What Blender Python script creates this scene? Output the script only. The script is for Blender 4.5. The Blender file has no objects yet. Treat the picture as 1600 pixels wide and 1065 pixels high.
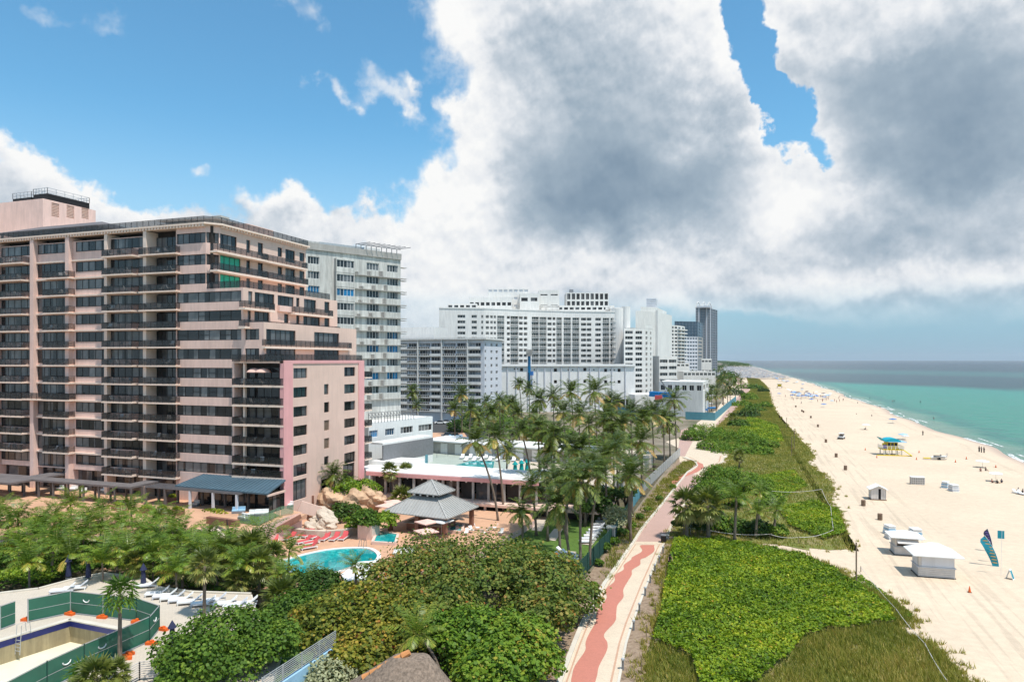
import bpy, math, random
import numpy as np
from mathutils import Vector, Matrix
random.seed(7)
RNG = np.random.default_rng(11)
sc = bpy.context.scene
COL = sc.collection
R = math.radians
PI = math.pi

# ------------------------------------------------------------------ camera
CAM_H = 26.0; FPX = 1070.0; YAW = R(19.1)
cam_d = bpy.data.cameras.new('camera')
cam = bpy.data.objects.new('camera', cam_d)
COL.objects.link(cam)
cam.location = (0, 0, CAM_H)
cam.rotation_euler = (R(90), 0, YAW)
cam_d.sensor_width = 36.0
cam_d.lens = 36.0 * FPX / 1600.0
cam_d.shift_y = 29.5 / 1600.0
cam_d.clip_start = 0.5
cam_d.clip_end = 60000.0
sc.camera = cam
sc.view_settings.view_transform = 'Standard'
sc.view_settings.look = 'None'
sc.view_settings.gamma = 1.0
EXPO = 0.40
sc.view_settings.exposure = EXPO
sc.view_settings.use_curve_mapping = False
try:
    sc.cycles.max_bounces = 8
    sc.cycles.diffuse_bounces = 3
    sc.cycles.glossy_bounces = 3
    sc.cycles.transmission_bounces = 6
    sc.cycles.transparent_max_bounces = 12
    sc.cycles.volume_bounces = 0
    sc.cycles.sample_clamp_indirect = 6.0
    sc.cycles.caustics_reflective = False
    sc.cycles.caustics_refractive = False
except Exception:
    pass

# survey helpers: the photograph's sight lines turned into ground points of the place
FW = (-math.sin(YAW), math.cos(YAW)); RT = (math.cos(YAW), math.sin(YAW))
def ray(px):
    a = (px - 800.0) / FPX
    return (FW[0] + a * RT[0], FW[1] + a * RT[1])
def G(px, py, z=0.0):
    d = (CAM_H - z) * FPX / (py - 562.0)
    r = ray(px)
    return Vector((r[0] * d, r[1] * d, z))
def onX(px, X):
    r = ray(px); return r[1] * X / r[0]
def onY(px, Y):
    r = ray(px); return r[0] * Y / r[1]
def dep(x, y): return x * FW[0] + y * FW[1]
def hz(py, x, y): return CAM_H + (562.0 - py) / FPX * dep(x, y)
def AT(px, py, d):
    r = ray(px); return Vector((r[0] * d, r[1] * d, CAM_H + (562.0 - py) / FPX * d))

# ------------------------------------------------------------------ world: Nishita sky with cumulus
SUN_EL = 68.0; SUN_AZ = 116.0
world = bpy.data.worlds.new('World'); sc.world = world
world.use_nodes = True
nt = world.node_tree
for n in list(nt.nodes): nt.nodes.remove(n)
class NB:
    """small expression helper for math nodes"""
    def __init__(s, nt): s.nt = nt; s.n = nt.nodes; s.l = nt.links
    def put(s, inp, v):
        if hasattr(v, 'is_linked'): s.l.new(v, inp)
        else: inp.default_value = v
    def m(s, op, a, b=0.0, c=None, clamp=False):
        n = s.n.new('ShaderNodeMath'); n.operation = op; n.use_clamp = clamp
        s.put(n.inputs[0], a); s.put(n.inputs[1], b)
        if c is not None: s.put(n.inputs[2], c)
        return n.outputs[0]
    def rng(s, v, a, b, c=0.0, d=1.0, smooth=True):
        n = s.n.new('ShaderNodeMapRange'); n.interpolation_type = 'SMOOTHSTEP' if smooth else 'LINEAR'
        s.put(n.inputs[0], v); s.put(n.inputs[1], a); s.put(n.inputs[2], b); s.put(n.inputs[3], c); s.put(n.inputs[4], d)
        return n.outputs[0]
    def mix(s, f, a, b, mode='MIX'):
        n = s.n.new('ShaderNodeMix'); n.data_type = 'RGBA'; n.blend_type = mode
        s.put(n.inputs[0], f); s.put(n.inputs[6], a); s.put(n.inputs[7], b)
        return n.outputs[2]
    def noise(s, vec, scale, detail=4.0, rough=0.55, dist=0.0, dim='3D'):
        n = s.n.new('ShaderNodeTexNoise'); n.noise_dimensions = dim
        if vec is not None: s.l.new(vec, n.inputs['Vector'])
        n.inputs['Scale'].default_value = scale; n.inputs['Detail'].default_value = detail
        n.inputs['Roughness'].default_value = rough; n.inputs['Distortion'].default_value = dist
        return n
    def ramp(s, f, stops, interp='LINEAR'):
        n = s.n.new('ShaderNodeValToRGB'); n.color_ramp.interpolation = interp
        e = n.color_ramp.elements
        e[0].position = stops[0][0]; e[0].color = c4(stops[0][1])
        e[1].position = stops[-1][0]; e[1].color = c4(stops[-1][1])
        for p, c in stops[1:-1]:
            k = e.new(p); k.color = c4(c)
        s.put(n.inputs[0], f)
        return n.outputs[0]
def c4(c):
    if isinstance(c, (int, float)): c = (c, c, c)
    return (c[0], c[1], c[2], 1.0)
def S(r, g, b):
    """sRGB 0-255 to linear"""
    f = lambda u: (u / 255.0) / 12.92 if u / 255.0 <= 0.04045 else ((u / 255.0 + 0.055) / 1.055) ** 2.4
    return (f(r), f(g), f(b))

W = NB(nt)
tc = W.n.new('ShaderNodeTexCoord')
dirv = tc.outputs['Generated']
sky = W.n.new('ShaderNodeTexSky'); sky.sky_type = 'NISHITA'; sky.sun_disc = False
sky.sun_elevation = R(SUN_EL); sky.sun_rotation = R(SUN_AZ)
sky.altitude = 20.0; sky.air_density = 1.0; sky.dust_density = 0.6; sky.ozone_density = 1.6
sepw = W.n.new('ShaderNodeSeparateXYZ'); W.l.new(dirv, sepw.inputs[0])
wx, wy, wz = sepw.outputs
az = W.m('ARCTAN2', wx, wy)
el = W.m('ARCSINE', wz)
w1 = W.noise(dirv, 5.0, 5.0, 0.55)
w2 = W.noise(dirv, 13.0, 6.0, 0.62)
sw1 = W.n.new('ShaderNodeSeparateColor'); W.l.new(w1.outputs['Color'], sw1.inputs[0])
sw2 = W.n.new('ShaderNodeSeparateColor'); W.l.new(w2.outputs['Color'], sw2.inputs[0])
def warped(base, a, b, ka, kb):
    t = W.m('MULTIPLY_ADD', W.m('SUBTRACT', a, 0.5), ka, base)
    return W.m('MULTIPLY_ADD', W.m('SUBTRACT', b, 0.5), kb, t)
azw = warped(az, sw1.outputs[0], sw2.outputs[0], 0.22, 0.10)
elw = warped(el, sw1.outputs[1], sw2.outputs[1], 0.20, 0.09)
def blob_sum(lst, A, E):
    """soft union of elliptical puffs given as (px, py, half width, half height, weight)"""
    acc = None
    for (px, py, rx, ry, wt) in lst:
        r = ray(px); a0 = math.atan2(r[0], r[1]); L = math.hypot(*r)
        e0 = math.atan2((562.0 - py) / FPX, L)
        ra = rx / FPX / L ; re = ry / FPX / L
        u = W.m('MULTIPLY', W.m('SUBTRACT', A, a0), 1.0 / ra)
        v = W.m('MULTIPLY', W.m('SUBTRACT', E, e0), 1.0 / re)
        q = W.m('ADD', W.m('MULTIPLY', u, u), W.m('MULTIPLY', v, v))
        val = W.m('MULTIPLY', W.m('EXPONENT', W.m('MULTIPLY', q, -0.9)), wt)
        acc = val if acc is None else W.m('ADD', acc, val)
    return acc
CLOUD = [(975, 130, 190, 170, 1.25), (800, 25, 110, 55, 0.7), (985, 25, 165, 80, 0.8), (1105, 250, 110, 120, 0.85), (1235, 322, 100, 50, 1.1), (870, 230, 130, 110, 0.9),
         (800, 320, 110, 90, 0.9), (700, 385, 75, 85, 0.9), (735, 195, 60, 22, 0.6), (690, 270, 45, 40, 0.5), (640, 440, 70, 65, 0.8), (850, 430, 260, 80, 1.1), (640, 530, 200, 60, 1.0),
         (1460, 90, 240, 200, 1.4), (1250, 60, 60, 70, 0.5), (1500, 330, 280, 100, 1.2), (1330, 420, 380, 60, 1.1), (1550, 420, 160, 70, 0.8),
         (30, 278, 70, 34, 0.9), (120, 325, 110, 34, 0.8), (300, 352, 130, 22, 0.55), (440, 318, 55, 34, 0.8), (520, 352, 70, 28, 0.75), (20, 345, 90, 40, 0.6),
         (490, 22, 46, 40, 0.5), (585, 98, 46, 40, 0.48), (512, 128, 24, 26, 0.48), (320, 272, 34, 22, 0.42), (75, 0, 100, 34, 0.46), (612, 160, 18, 32, 0.42), (645, 135, 16, 16, 0.4)]
DARK = [(1010, 330, 200, 62, 1.0), (1000, 200, 150, 120, 0.5), (850, 110, 110, 110, 0.32), (880, 270, 130, 70, 0.4), (1500, 160, 170, 105, 1.15), (1500, 235, 150, 50, 0.35), (1300, 150, 120, 70, 0.28),
        (1440, 352, 170, 40, 0.6), (1500, 455, 150, 30, 0.45), (60, 335, 110, 36, 0.5), (410, 345, 90, 26, 0.5), (1250, 462, 220, 18, 0.35), (880, 455, 200, 40, 0.22)]
HOLE = [(1190, 60, 46, 75, 2.1), (1218, 190, 34, 76, 1.9), (1275, 262, 36, 20, 1.1), (1130, 5, 60, 16, 0.8)]
LIGHT = [(1055, 75, 60, 55, 0.5), (1150, 130, 50, 70, 0.5), (1190, 230, 45, 60, 0.55), (1235, 322, 100, 42, 0.6), (1290, 300, 60, 30, 0.4), (735, 30, 45, 40, 0.4), (765, 200, 70, 40, 0.35), (690, 290, 70, 60, 0.5), (750, 340, 90, 70, 0.35), (690, 420, 90, 70, 0.45),
         (880, 400, 120, 40, 0.3), (1060, 410, 150, 22, 0.3), (1380, 415, 90, 24, 0.3), (1560, 410, 70, 30, 0.25), (1240, 215, 50, 50, 0.4), (1260, 40, 90, 60, 0.3), (1400, 80, 60, 18, 0.25), (440, 300, 40, 24, 0.5), (20, 262, 40, 24, 0.4), (150, 300, 60, 24, 0.3), (530, 345, 50, 20, 0.3)]
dens = blob_sum(CLOUD, azw, elw)
hole = blob_sum(HOLE, azw, elw)
fb = W.noise(dirv, 7.0, 10.0, 0.55)
fb2 = W.noise(dirv, 30.0, 8.0, 0.6)
# the same broken cumulus goes on around the whole sky outside the view
rest = W.noise(dirv, 2.6, 7.0, 0.55)
infront = W.rng(W.m('ABSOLUTE', W.m('ADD', az, YAW)), 0.72, 1.1, 0.0, 1.0)
high = W.rng(el, 0.55, 0.85, 0.0, 1.0)
outw = W.m('MAXIMUM', infront, high)
restd = W.m('MULTIPLY', W.rng(rest.outputs[0], 0.47, 0.66, 0.0, 1.0), outw)
dens = W.m('ADD', dens, restd)
dens = W.m('SUBTRACT', dens, hole)
d2 = W.m('ADD', dens, W.m('MULTIPLY', W.m('SUBTRACT', fb.outputs[0], 0.5), 1.0))
d3 = W.m('ADD', d2, W.m('MULTIPLY', W.m('SUBTRACT', fb2.outputs[0], 0.5), 0.34))
alpha = W.rng(d3, 0.30, 0.68)
# relief: the same noise looked up a little towards the sun tells lit puffs from shaded ones
vm = W.n.new('ShaderNodeVectorMath'); vm.operation = 'ADD'; W.l.new(dirv, vm.inputs[0]); vm.inputs[1].default_value = (0.010, -0.004, 0.034)
fo = W.noise(vm.outputs[0], 7.0, 4.0, 0.5)
fl = W.noise(dirv, 7.0, 4.0, 0.5)
vm2 = W.n.new('ShaderNodeVectorMath'); vm2.operation = 'ADD'; W.l.new(dirv, vm2.inputs[0]); vm2.inputs[1].default_value = (0.003, -0.001, 0.010)
fo2 = W.noise(vm2.outputs[0], 30.0, 5.0, 0.6)
rel = W.m('SUBTRACT', fl.outputs[0], fo.outputs[0])
rel2 = W.m('SUBTRACT', fb2.outputs[0], fo2.outputs[0])
dark = blob_sum(DARK, azw, elw)
dark = W.m('ADD', dark, W.m('MULTIPLY', W.rng(dens, 0.8, 1.6, 0.0, 0.35), outw))
thick = W.rng(d3, 0.5, 1.6, 0.04, 0.36)
shade = W.m('SUBTRACT', W.m('ADD', dark, thick), blob_sum(LIGHT, azw, elw))
lit = W.m('SUBTRACT', 1.0, W.m('MULTIPLY', W.rng(dark, 0.2, 1.0), 0.6))
shade = W.m('SUBTRACT', shade, W.m('MULTIPLY', W.m('MULTIPLY', rel, 2.2), lit))
shade = W.m('SUBTRACT', shade, W.m('MULTIPLY', W.m('MULTIPLY', rel2, 1.4), lit))
soft = W.noise(dirv, 4.0, 6.0, 0.5)
shade = W.m('ADD', shade, W.m('MULTIPLY', W.m('SUBTRACT', soft.outputs[0], 0.5), 1.0))
shade = W.rng(shade, -0.2, 2.35, 0.0, 1.0, smooth=False)
KS = 1.0 / 0.10 / (2 ** EXPO)      # cloud radiance in the units of the 0.10 strength background
def K(c): return tuple(u * KS for u in c)
cl = W.ramp(shade, [(0.0, K(S(252, 252, 251))), (0.17, K(S(234, 237, 241))), (0.36, K(S(198, 208, 218))), (0.56, K(S(162, 179, 194))), (0.76, K(S(134, 155, 174))), (1.0, K(S(104, 128, 150)))])
# thin haze towards the horizon
skyc = W.mix(1.0, sky.outputs[0], (0.80, 1.36, 1.42, 1.0), 'MULTIPLY')
hz1 = W.m('MULTIPLY', W.rng(el, 0.0, 0.34, 1.0, 0.0), 0.9)
hzcol = W.mix(W.rng(az, -0.45, 0.1, 0.0, 1.0), c4(K(S(196, 218, 234))), c4(K(S(150, 186, 210))))
sky2 = W.mix(hz1, skyc, hzcol)
lowfade = W.m('MAXIMUM', W.rng(el, 0.03, 0.11, 0.0, 1.0), W.rng(az, -0.22, -0.42, 0.0, 0.75))
skyn = W.mix(W.m('MULTIPLY', alpha, lowfade), sky2, cl)
below = W.rng(el, -0.02, 0.0, 0.0, 1.0)
bg = W.n.new('ShaderNodeBackground'); bg.inputs[1].default_value = 0.10
W.l.new(skyn, bg.inputs[0])
wo = W.n.new('ShaderNodeOutputWorld'); W.l.new(bg.outputs[0], wo.inputs[0])

# ------------------------------------------------------------------ sun
sun_d = bpy.data.lights.new('sun', 'SUN'); sun_d.energy = 3.6; sun_d.angle = R(0.53); sun_d.color = (1.0, 0.955, 0.88)
sun = bpy.data.objects.new('sun', sun_d); COL.objects.link(sun)
sdir = Vector((math.sin(R(SUN_AZ)) * math.cos(R(SUN_EL)), math.cos(R(SUN_AZ)) * math.cos(R(SUN_EL)), math.sin(R(SUN_EL))))
sun.rotation_euler = sdir.to_track_quat('Z', 'Y').to_euler()
sun.location = (60, -20, 120)

# ------------------------------------------------------------------ materials
def mat(name, color, rough=0.8, var=0.12, scale=1.0, spec=0.3, metal=0.0, bump=0.0, bscale=20.0, streak=0.0, emit=None, alpha=None, objvar=0.0):
    m = bpy.data.materials.new(name); m.use_nodes = True
    t = m.node_tree; N = NB(t)
    p = t.nodes['Principled BSDF']
    p.inputs['Roughness'].default_value = rough
    p.inputs['Specular IOR Level'].default_value = spec
    p.inputs['Metallic'].default_value = metal
    tcn = t.nodes.new('ShaderNodeTexCoord'); v = tcn.outputs['Object']
    nz = N.noise(v, scale, 5.0, 0.6)
    f = N.rng(nz.outputs[0], 0.3, 0.7, 1.0 - var, 1.0 + var, smooth=False)
    if streak:
        mp = t.nodes.new('ShaderNodeMapping'); mp.inputs['Scale'].default_value = (1.2, 1.2, 0.12)
        t.links.new(v, mp.inputs[0])
        n2 = N.noise(mp.outputs[0], 1.6, 6.0, 0.65)
        f = N.m('MULTIPLY', f, N.rng(n2.outputs[0], 0.38, 0.62, 1.0 - streak, 1.0))
    if objvar:
        oi = t.nodes.new('ShaderNodeObjectInfo')
        f = N.m('MULTIPLY', f, N.rng(oi.outputs['Random'], 0.0, 1.0, 1.0 - objvar, 1.0 + objvar, smooth=False))
    vmn = t.nodes.new('ShaderNodeVectorMath'); vmn.operation = 'SCALE'
    vmn.inputs[0].default_value = color[:3]; t.links.new(f, vmn.inputs['Scale'])
    t.links.new(vmn.outputs[0], p.inputs['Base Color'])
    if bump:
        b = t.nodes.new('ShaderNodeBump'); b.inputs['Strength'].default_value = bump; b.inputs['Distance'].default_value = 0.05
        n3 = N.noise(v, bscale, 4.0, 0.6); t.links.new(n3.outputs[0], b.inputs['Height']); t.links.new(b.outputs[0], p.inputs['Normal'])
    if alpha is not None: p.inputs['Alpha'].default_value = alpha
    return m
LEAFGAIN = (1.6, 1.42, 1.1)
def leafmat(name, stops, rough=0.45, spec=0.35, trans=0.25):
    """leaf colour varies leaf by leaf through the face attribute 'v'"""
    m = bpy.data.materials.new(name); m.use_nodes = True
    stops = [(q, tuple(min(.6, u * k) for u, k in zip(c, (1.38, 1.34, 1.15) if 'palm' in name or 'coconut' in name else LEAFGAIN))) for q, c in stops]; rough, spec = (.42, .4) if 'palm' in name or 'coconut' in name else (.55, .22)
    t = m.node_tree; N = NB(t); p = t.nodes['Principled BSDF']
    at = t.nodes.new('ShaderNodeAttribute'); at.attribute_name = 'v'
    oi = t.nodes.new('ShaderNodeObjectInfo')
    f = N.m('ADD', at.outputs['Fac'], N.m('MULTIPLY', N.m('SUBTRACT', oi.outputs['Random'], 0.5), 0.14))
    c = N.ramp(f, stops)
    t.links.new(c, p.inputs['Base Color'])
    p.inputs['Roughness'].default_value = rough; p.inputs['Specular IOR Level'].default_value = spec
    tr = t.nodes.new('ShaderNodeBsdfTranslucent'); 
    c2 = N.mix(1.0, c, (1.25, 1.35, 0.6, 1.0), 'MULTIPLY'); t.links.new(c2, tr.inputs[0])
    mx = t.nodes.new('ShaderNodeMixShader'); mx.inputs[0].default_value = trans
    t.links.new(p.outputs[0], mx.inputs[1]); t.links.new(tr.outputs[0], mx.inputs[2])
    t.links.new(mx.outputs[0], t.nodes['Material Output'].inputs[0])
    return m
def glassmat(name, dark, light, pw=1.15, share=0.45, rough=0.06):
    """window glass: panes behind which some curtains hang, pane by pane"""
    m = bpy.data.materials.new(name); m.use_nodes = True
    t = m.node_tree; N = NB(t); p = t.nodes['Principled BSDF']
    tcn = t.nodes.new('ShaderNodeTexCoord'); s = t.nodes.new('ShaderNodeSeparateXYZ'); t.links.new(tcn.outputs['Object'], s.inputs[0])
    oi = t.nodes.new('ShaderNodeObjectInfo')
    ix = N.m('FLOOR', N.m('DIVIDE', s.outputs[0], pw)); iz = N.m('FLOOR', N.m('DIVIDE', s.outputs[2], 2.9))
    cb = t.nodes.new('ShaderNodeCombineXYZ'); t.links.new(ix, cb.inputs[0]); t.links.new(iz, cb.inputs[1]); t.links.new(N.m('MULTIPLY', oi.outputs['Random'], 91.0), cb.inputs[2])
    wn = t.nodes.new('ShaderNodeTexWhiteNoise'); t.links.new(cb.outputs[0], wn.inputs['Vector'])
    # curtain drop height differs from pane to pane
    sw = t.nodes.new('ShaderNodeSeparateColor'); t.links.new(wn.outputs['Color'], sw.inputs[0])
    open_ = N.rng(wn.outputs['Value'], 1.0 - share - 0.05, 1.0 - share, 0.0, 1.0)
    nz = N.noise(tcn.outputs['Object'], 0.9, 3.0, 0.5)
    cur = N.m('MULTIPLY', open_, N.rng(sw.outputs[1], 0, 1, 0.45, 1.0))
    cur = N.m('MULTIPLY', cur, N.rng(nz.outputs[0], 0.3, 0.7, 0.6, 1.0))
    t.links.new(N.mix(cur, c4(dark), c4(light)), p.inputs['Base Color'])
    p.inputs['Roughness'].default_value = rough; p.inputs['Specular IOR Level'].default_value = 0.55
    return m
M = {}
M['pink'] = mat('pink_stucco', (0.82, 0.58, 0.50), 0.85, 0.08, 0.35, streak=0.10, bump=0.15, bscale=8)
M['pink_deep'] = mat('deep_pink_stucco', (0.80, 0.41, 0.40), 0.85, 0.06, 0.35, streak=0.06)
M['pink_light'] = mat('pale_slab_edge', (0.84, 0.67, 0.56), 0.85, 0.05, 0.6, streak=0.05)
M['tan'] = mat('tan_stucco', (0.77, 0.55, 0.455), 0.85, 0.05, 0.4, streak=0.06)
M['bronze'] = mat('dark_bronze_metal', (0.022, 0.019, 0.018), 0.5, 0.1, 3, metal=0.2)
M['rail'] = mat('black_railing', (0.018, 0.017, 0.017), 0.5, 0.1, 3)
M['smoke'] = mat('smoked_glass_panel', (0.035, 0.036, 0.038), 0.12, 0.15, 0.8, spec=0.5, alpha=0.5)
M['win'] = glassmat('window_glass', (0.018, 0.022, 0.026), (0.20, 0.21, 0.215))
M['windark'] = glassmat('dark_window_glass', (0.014, 0.016, 0.019), (0.16, 0.165, 0.17), share=0.35)
M['wincurtain'] = glassmat('curtained_glass', (0.03, 0.04, 0.05), (0.42, 0.45, 0.48), share=0.6, pw=3.0)
M['wingreen'] = mat('green_film_glass', (0.01, 0.42, 0.26), 0.2, 0.2, 0.5, spec=0.6)
M['winblue'] = glassmat('blue_window_film', (0.015, 0.05, 0.09), (0.01, 0.22, 0.48), pw=0.8, share=0.6)
M['white'] = mat('white_paint', (0.78, 0.77, 0.75), 0.75, 0.05, 0.3, streak=0.07)
M['whitefar'] = mat('white_hotel_stucco', (0.76, 0.735, 0.70), 0.8, 0.06, 0.08, streak=0.12)
M['dirty'] = mat('weathered_white_stucco', (0.62, 0.61, 0.57), 0.85, 0.14, 0.25, streak=0.28)
M['conc'] = mat('concrete', (0.42, 0.40, 0.37), 0.9, 0.14, 0.5, streak=0.15)
M['grey'] = mat('grey_stucco', (0.66, 0.67, 0.71), 0.85, 0.06, 0.3, streak=0.08)
M['roofwhite'] = mat('white_roof_membrane', (0.80, 0.79, 0.77), 0.7, 0.06, 0.2)
M['steel'] = mat('grey_steel', (0.25, 0.25, 0.26), 0.5, 0.1, 2, metal=0.4)
M['galv'] = mat('galvanised_steel', (0.52, 0.53, 0.53), 0.45, 0.08, 2, metal=0.4)
M['pergola'] = mat('grey_pergola_roof', (0.15, 0.135, 0.135), 0.7, 0.15, 0.8)
M['pergpost'] = mat('brown_grey_post', (0.13, 0.115, 0.11), 0.7, 0.15, 2)
M['blueroof'] = mat('slate_blue_metal_roof', (0.075, 0.125, 0.16), 0.45, 0.1, 0.7, spec=0.4)
M['gazebo'] = mat('grey_standing_seam_roof', (0.40, 0.39, 0.37), 0.6, 0.08, 0.8, spec=0.4, metal=0.2)
M['terra'] = mat('terracotta_deck', (0.56, 0.33, 0.21), 0.85, 0.13, 0.35, bump=0.1)
M['brick'] = mat('brown_brick', (0.26, 0.13, 0.09), 0.9, 0.2, 1.4)
M['rock'] = mat('sandstone_rock', (0.50, 0.33, 0.21), 0.9, 0.35, 0.6, bump=0.6, bscale=4)
M['rockpale'] = mat('pale_coral_rock', (0.52, 0.43, 0.34), 0.9, 0.3, 0.8, bump=0.6, bscale=4)
M['red'] = mat('coral_red_sling', (0.55, 0.085, 0.09), 0.8, 0.1, 2)
M['trunk'] = mat('grey_palm_trunk', (0.20, 0.155, 0.12), 0.9, 0.25, 3, bump=0.4, bscale=9)
M['trunkb'] = mat('brown_bark', (0.12, 0.085, 0.06), 0.9, 0.25, 3)
M['teal'] = mat('teal_fabric', (0.0, 0.27, 0.27), 0.8, 0.1, 2)
M['blue'] = mat('blue_fabric', (0.05, 0.19, 0.50), 0.75, 0.12, 2)
M['navy'] = mat('navy_fabric', (0.03, 0.035, 0.08), 0.8, 0.1, 2)
M['lightblue'] = mat('pale_blue_fabric', (0.32, 0.52, 0.68), 0.8, 0.1, 2)
M['orange'] = mat('orange_plastic', (0.72, 0.13, 0.02), 0.6, 0.1, 2)
M['yellow'] = mat('yellow_paint', (0.70, 0.52, 0.03), 0.6, 0.1, 2)
M['purple'] = mat('violet_paint', (0.16, 0.10, 0.38), 0.6, 0.1, 2)
M['canvas'] = mat('white_canvas', (0.82, 0.81, 0.79), 0.8, 0.03, 1)
M['pinkcanvas'] = mat('pale_pink_canvas', (0.74, 0.48, 0.40), 0.8, 0.06, 1)
M['woodwhite'] = mat('white_painted_wood', (0.62, 0.58, 0.55), 0.8, 0.08, 1.5)
M['wood'] = mat('weathered_wood', (0.24, 0.17, 0.12), 0.9, 0.2, 2)
M['orange_tile'] = mat('orange_ridge_tile', (0.55, 0.24, 0.09), 0.85, 0.15, 2)
M['thatch'] = mat('grey_brown_thatch', (0.22, 0.165, 0.125), 0.95, 0.45, 5, bump=0.8, bscale=16)
M['skin'] = mat('skin', (0.38, 0.22, 0.15), 0.7, 0.08, 3)
M['black'] = mat('black_cloth', (0.02, 0.02, 0.022), 0.85, 0.1, 3)
M['cloth'] = mat('patterned_cloth', (0.35, 0.12, 0.12), 0.85, 0.3, 5)
M['rubber'] = mat('black_rubber', (0.02, 0.02, 0.02), 0.8, 0.1, 3)
M['green_screen'] = mat('green_fence_screen', (0.03, 0.15, 0.095), 0.85, 0.18, 0.5, alpha=0.86)
M['darkgreen'] = mat('dark_green_windscreen', (0.015, 0.065, 0.05), 0.85, 0.15, 0.5, alpha=0.9)
M['tarp'] = mat('bright_blue_tarp', (0.01, 0.22, 0.55), 0.6, 0.15, 1)
M['tealwall'] = mat('teal_site_hoarding', (0.10, 0.27, 0.32), 0.8, 0.1, 0.6)
M['farglass'] = mat('blue_grey_tower_glass', (0.06, 0.10, 0.14), 0.25, 0.2, 0.02, spec=0.5)
M['asphalt'] = mat('asphalt', (0.06, 0.06, 0.06), 0.9, 0.2, 1)
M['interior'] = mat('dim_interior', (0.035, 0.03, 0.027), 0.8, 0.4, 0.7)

# ------------------------------------------------------------------ mesh builder
class MB:
    def __init__(s): s.v = []; s.f = []; s.mi = []
    def add(s, vs, fs, mi=0):
        o = len(s.v); s.v += [tuple(p) for p in vs]
        for f in fs: s.f.append(tuple(i + o for i in f)); s.mi.append(mi)
        return s
    def box(s, x0, y0, z0, x1, y1, z1, mi=0):
        if x0 > x1: x0, x1 = x1, x0
        if y0 > y1: y0, y1 = y1, y0
        if z0 > z1: z0, z1 = z1, z0
        return s.add([(x0,y0,z0),(x1,y0,z0),(x1,y1,z0),(x0,y1,z0),(x0,y0,z1),(x1,y0,z1),(x1,y1,z1),(x0,y1,z1)],
                     [(0,3,2,1),(4,5,6,7),(0,1,5,4),(1,2,6,5),(2,3,7,6),(3,0,4,7)], mi)
    def bar(s, a, b, w, h, mi=0):
        """box section from a to b, w wide, h tall"""
        a = Vector(a); b = Vector(b); d = (b - a).normalized()
        up = Vector((0, 0, 1)) if abs(d.z) < 0.95 else Vector((0, 1, 0))
        r = d.cross(up).normalized() * w / 2; u = r.cross(d).normalized() * h / 2
        vs = [a - r - u, a + r - u, a + r + u, a - r + u, b - r - u, b + r - u, b + r + u, b - r + u]
        return s.add(vs, [(3,2,1,0),(4,5,6,7),(0,1,5,4),(1,2,6,5),(2,3,7,6),(3,0,4,7)], mi)
    def tube(s, pts, rs, n=6, mi=0, cap=True):
        pts = [Vector(p) for p in pts]
        if not hasattr(rs, '__len__'): rs = [rs] * len(pts)
        o = len(s.v)
        for i, p in enumerate(pts):
            d = (pts[min(i + 1, len(pts) - 1)] - pts[max(i - 1, 0)]).normalized()
            up = Vector((0, 0, 1)) if abs(d.z) < 0.9 else Vector((1, 0, 0))
            r = d.cross(up).normalized(); u = r.cross(d)
            for k in range(n):
                a = 2 * PI * k / n
                s.v.append(tuple(p + (r * math.cos(a) + u * math.sin(a)) * rs[i]))
        for i in range(len(pts) - 1):
            for k in range(n):
                q = o + i * n
                s.f.append((q + k, q + (k + 1) % n, q + n + (k + 1) % n, q + n + k)); s.mi.append(mi)
        if cap:
            s.f.append(tuple(o + k for k in reversed(range(n)))); s.mi.append(mi)
            q = o + (len(pts) - 1) * n
            s.f.append(tuple(q + k for k in range(n))); s.mi.append(mi)
        return s
    def prism(s, poly, z0, z1, mi=0, side=None):
        n = len(poly)
        a = sum(poly[i][0] * poly[(i + 1) % n][1] - poly[(i + 1) % n][0] * poly[i][1] for i in range(n))
        if a < 0: poly = list(reversed(poly))
        vs = [(p[0], p[1], z0) for p in poly] + [(p[0], p[1], z1) for p in poly]
        o = len(s.v); s.v += vs
        s.f.append(tuple(o + i for i in reversed(range(n)))); s.mi.append(mi)
        s.f.append(tuple(o + n + i for i in range(n))); s.mi.append(mi)
        for i in range(n):
            j = (i + 1) % n
            s.f.append((o + i, o + j, o + n + j, o + n + i)); s.mi.append(mi if side is None else side)
        return s
    def lathe(s, prof, n=12, c=(0, 0), mi=0):
        o = len(s.v)
        for (r, z) in prof:
            for k in range(n):
                a = 2 * PI * k / n; s.v.append((c[0] + r * math.cos(a), c[1] + r * math.sin(a), z))
        for i in range(len(prof) - 1):
            for k in range(n):
                q = o + i * n; s.f.append((q + k, q + (k + 1) % n, q + n + (k + 1) % n, q + n + k)); s.mi.append(mi)
        return s
    def mesh(s, name, mats, off=None, smooth=False):
        me = bpy.data.meshes.new(name)
        vs = s.v if off is None else [(v[0] - off[0], v[1] - off[1], v[2] - off[2]) for v in s.v]
        me.from_pydata(vs, [], s.f)
        if not isinstance(mats, (list, tuple)): mats = [mats]
        for m in mats: me.materials.append(M[m] if isinstance(m, str) else m)
        if len(mats) > 1: me.polygons.foreach_set('material_index', s.mi)
        if smooth: me.polygons.foreach_set('use_smooth', [True] * len(me.polygons))
        return me
def obj(name, me, parent=None, loc=(0, 0, 0), rz=0.0, label=None, cat=None, group=None, kind=None, scale=None):
    o = bpy.data.objects.new(name, me); COL.objects.link(o)
    o.location = loc
    if rz: o.rotation_euler = (0, 0, rz)
    if scale: o.scale = scale if hasattr(scale, '__len__') else (scale,) * 3
    if parent: o.parent = parent
    tag(o, label, cat, group, kind)
    return o
def tag(o, label=None, cat=None, group=None, kind=None):
    if label: o['label'] = label
    if cat: o['category'] = cat
    if group: o['group'] = group
    if kind: o['kind'] = kind
    return o
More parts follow.
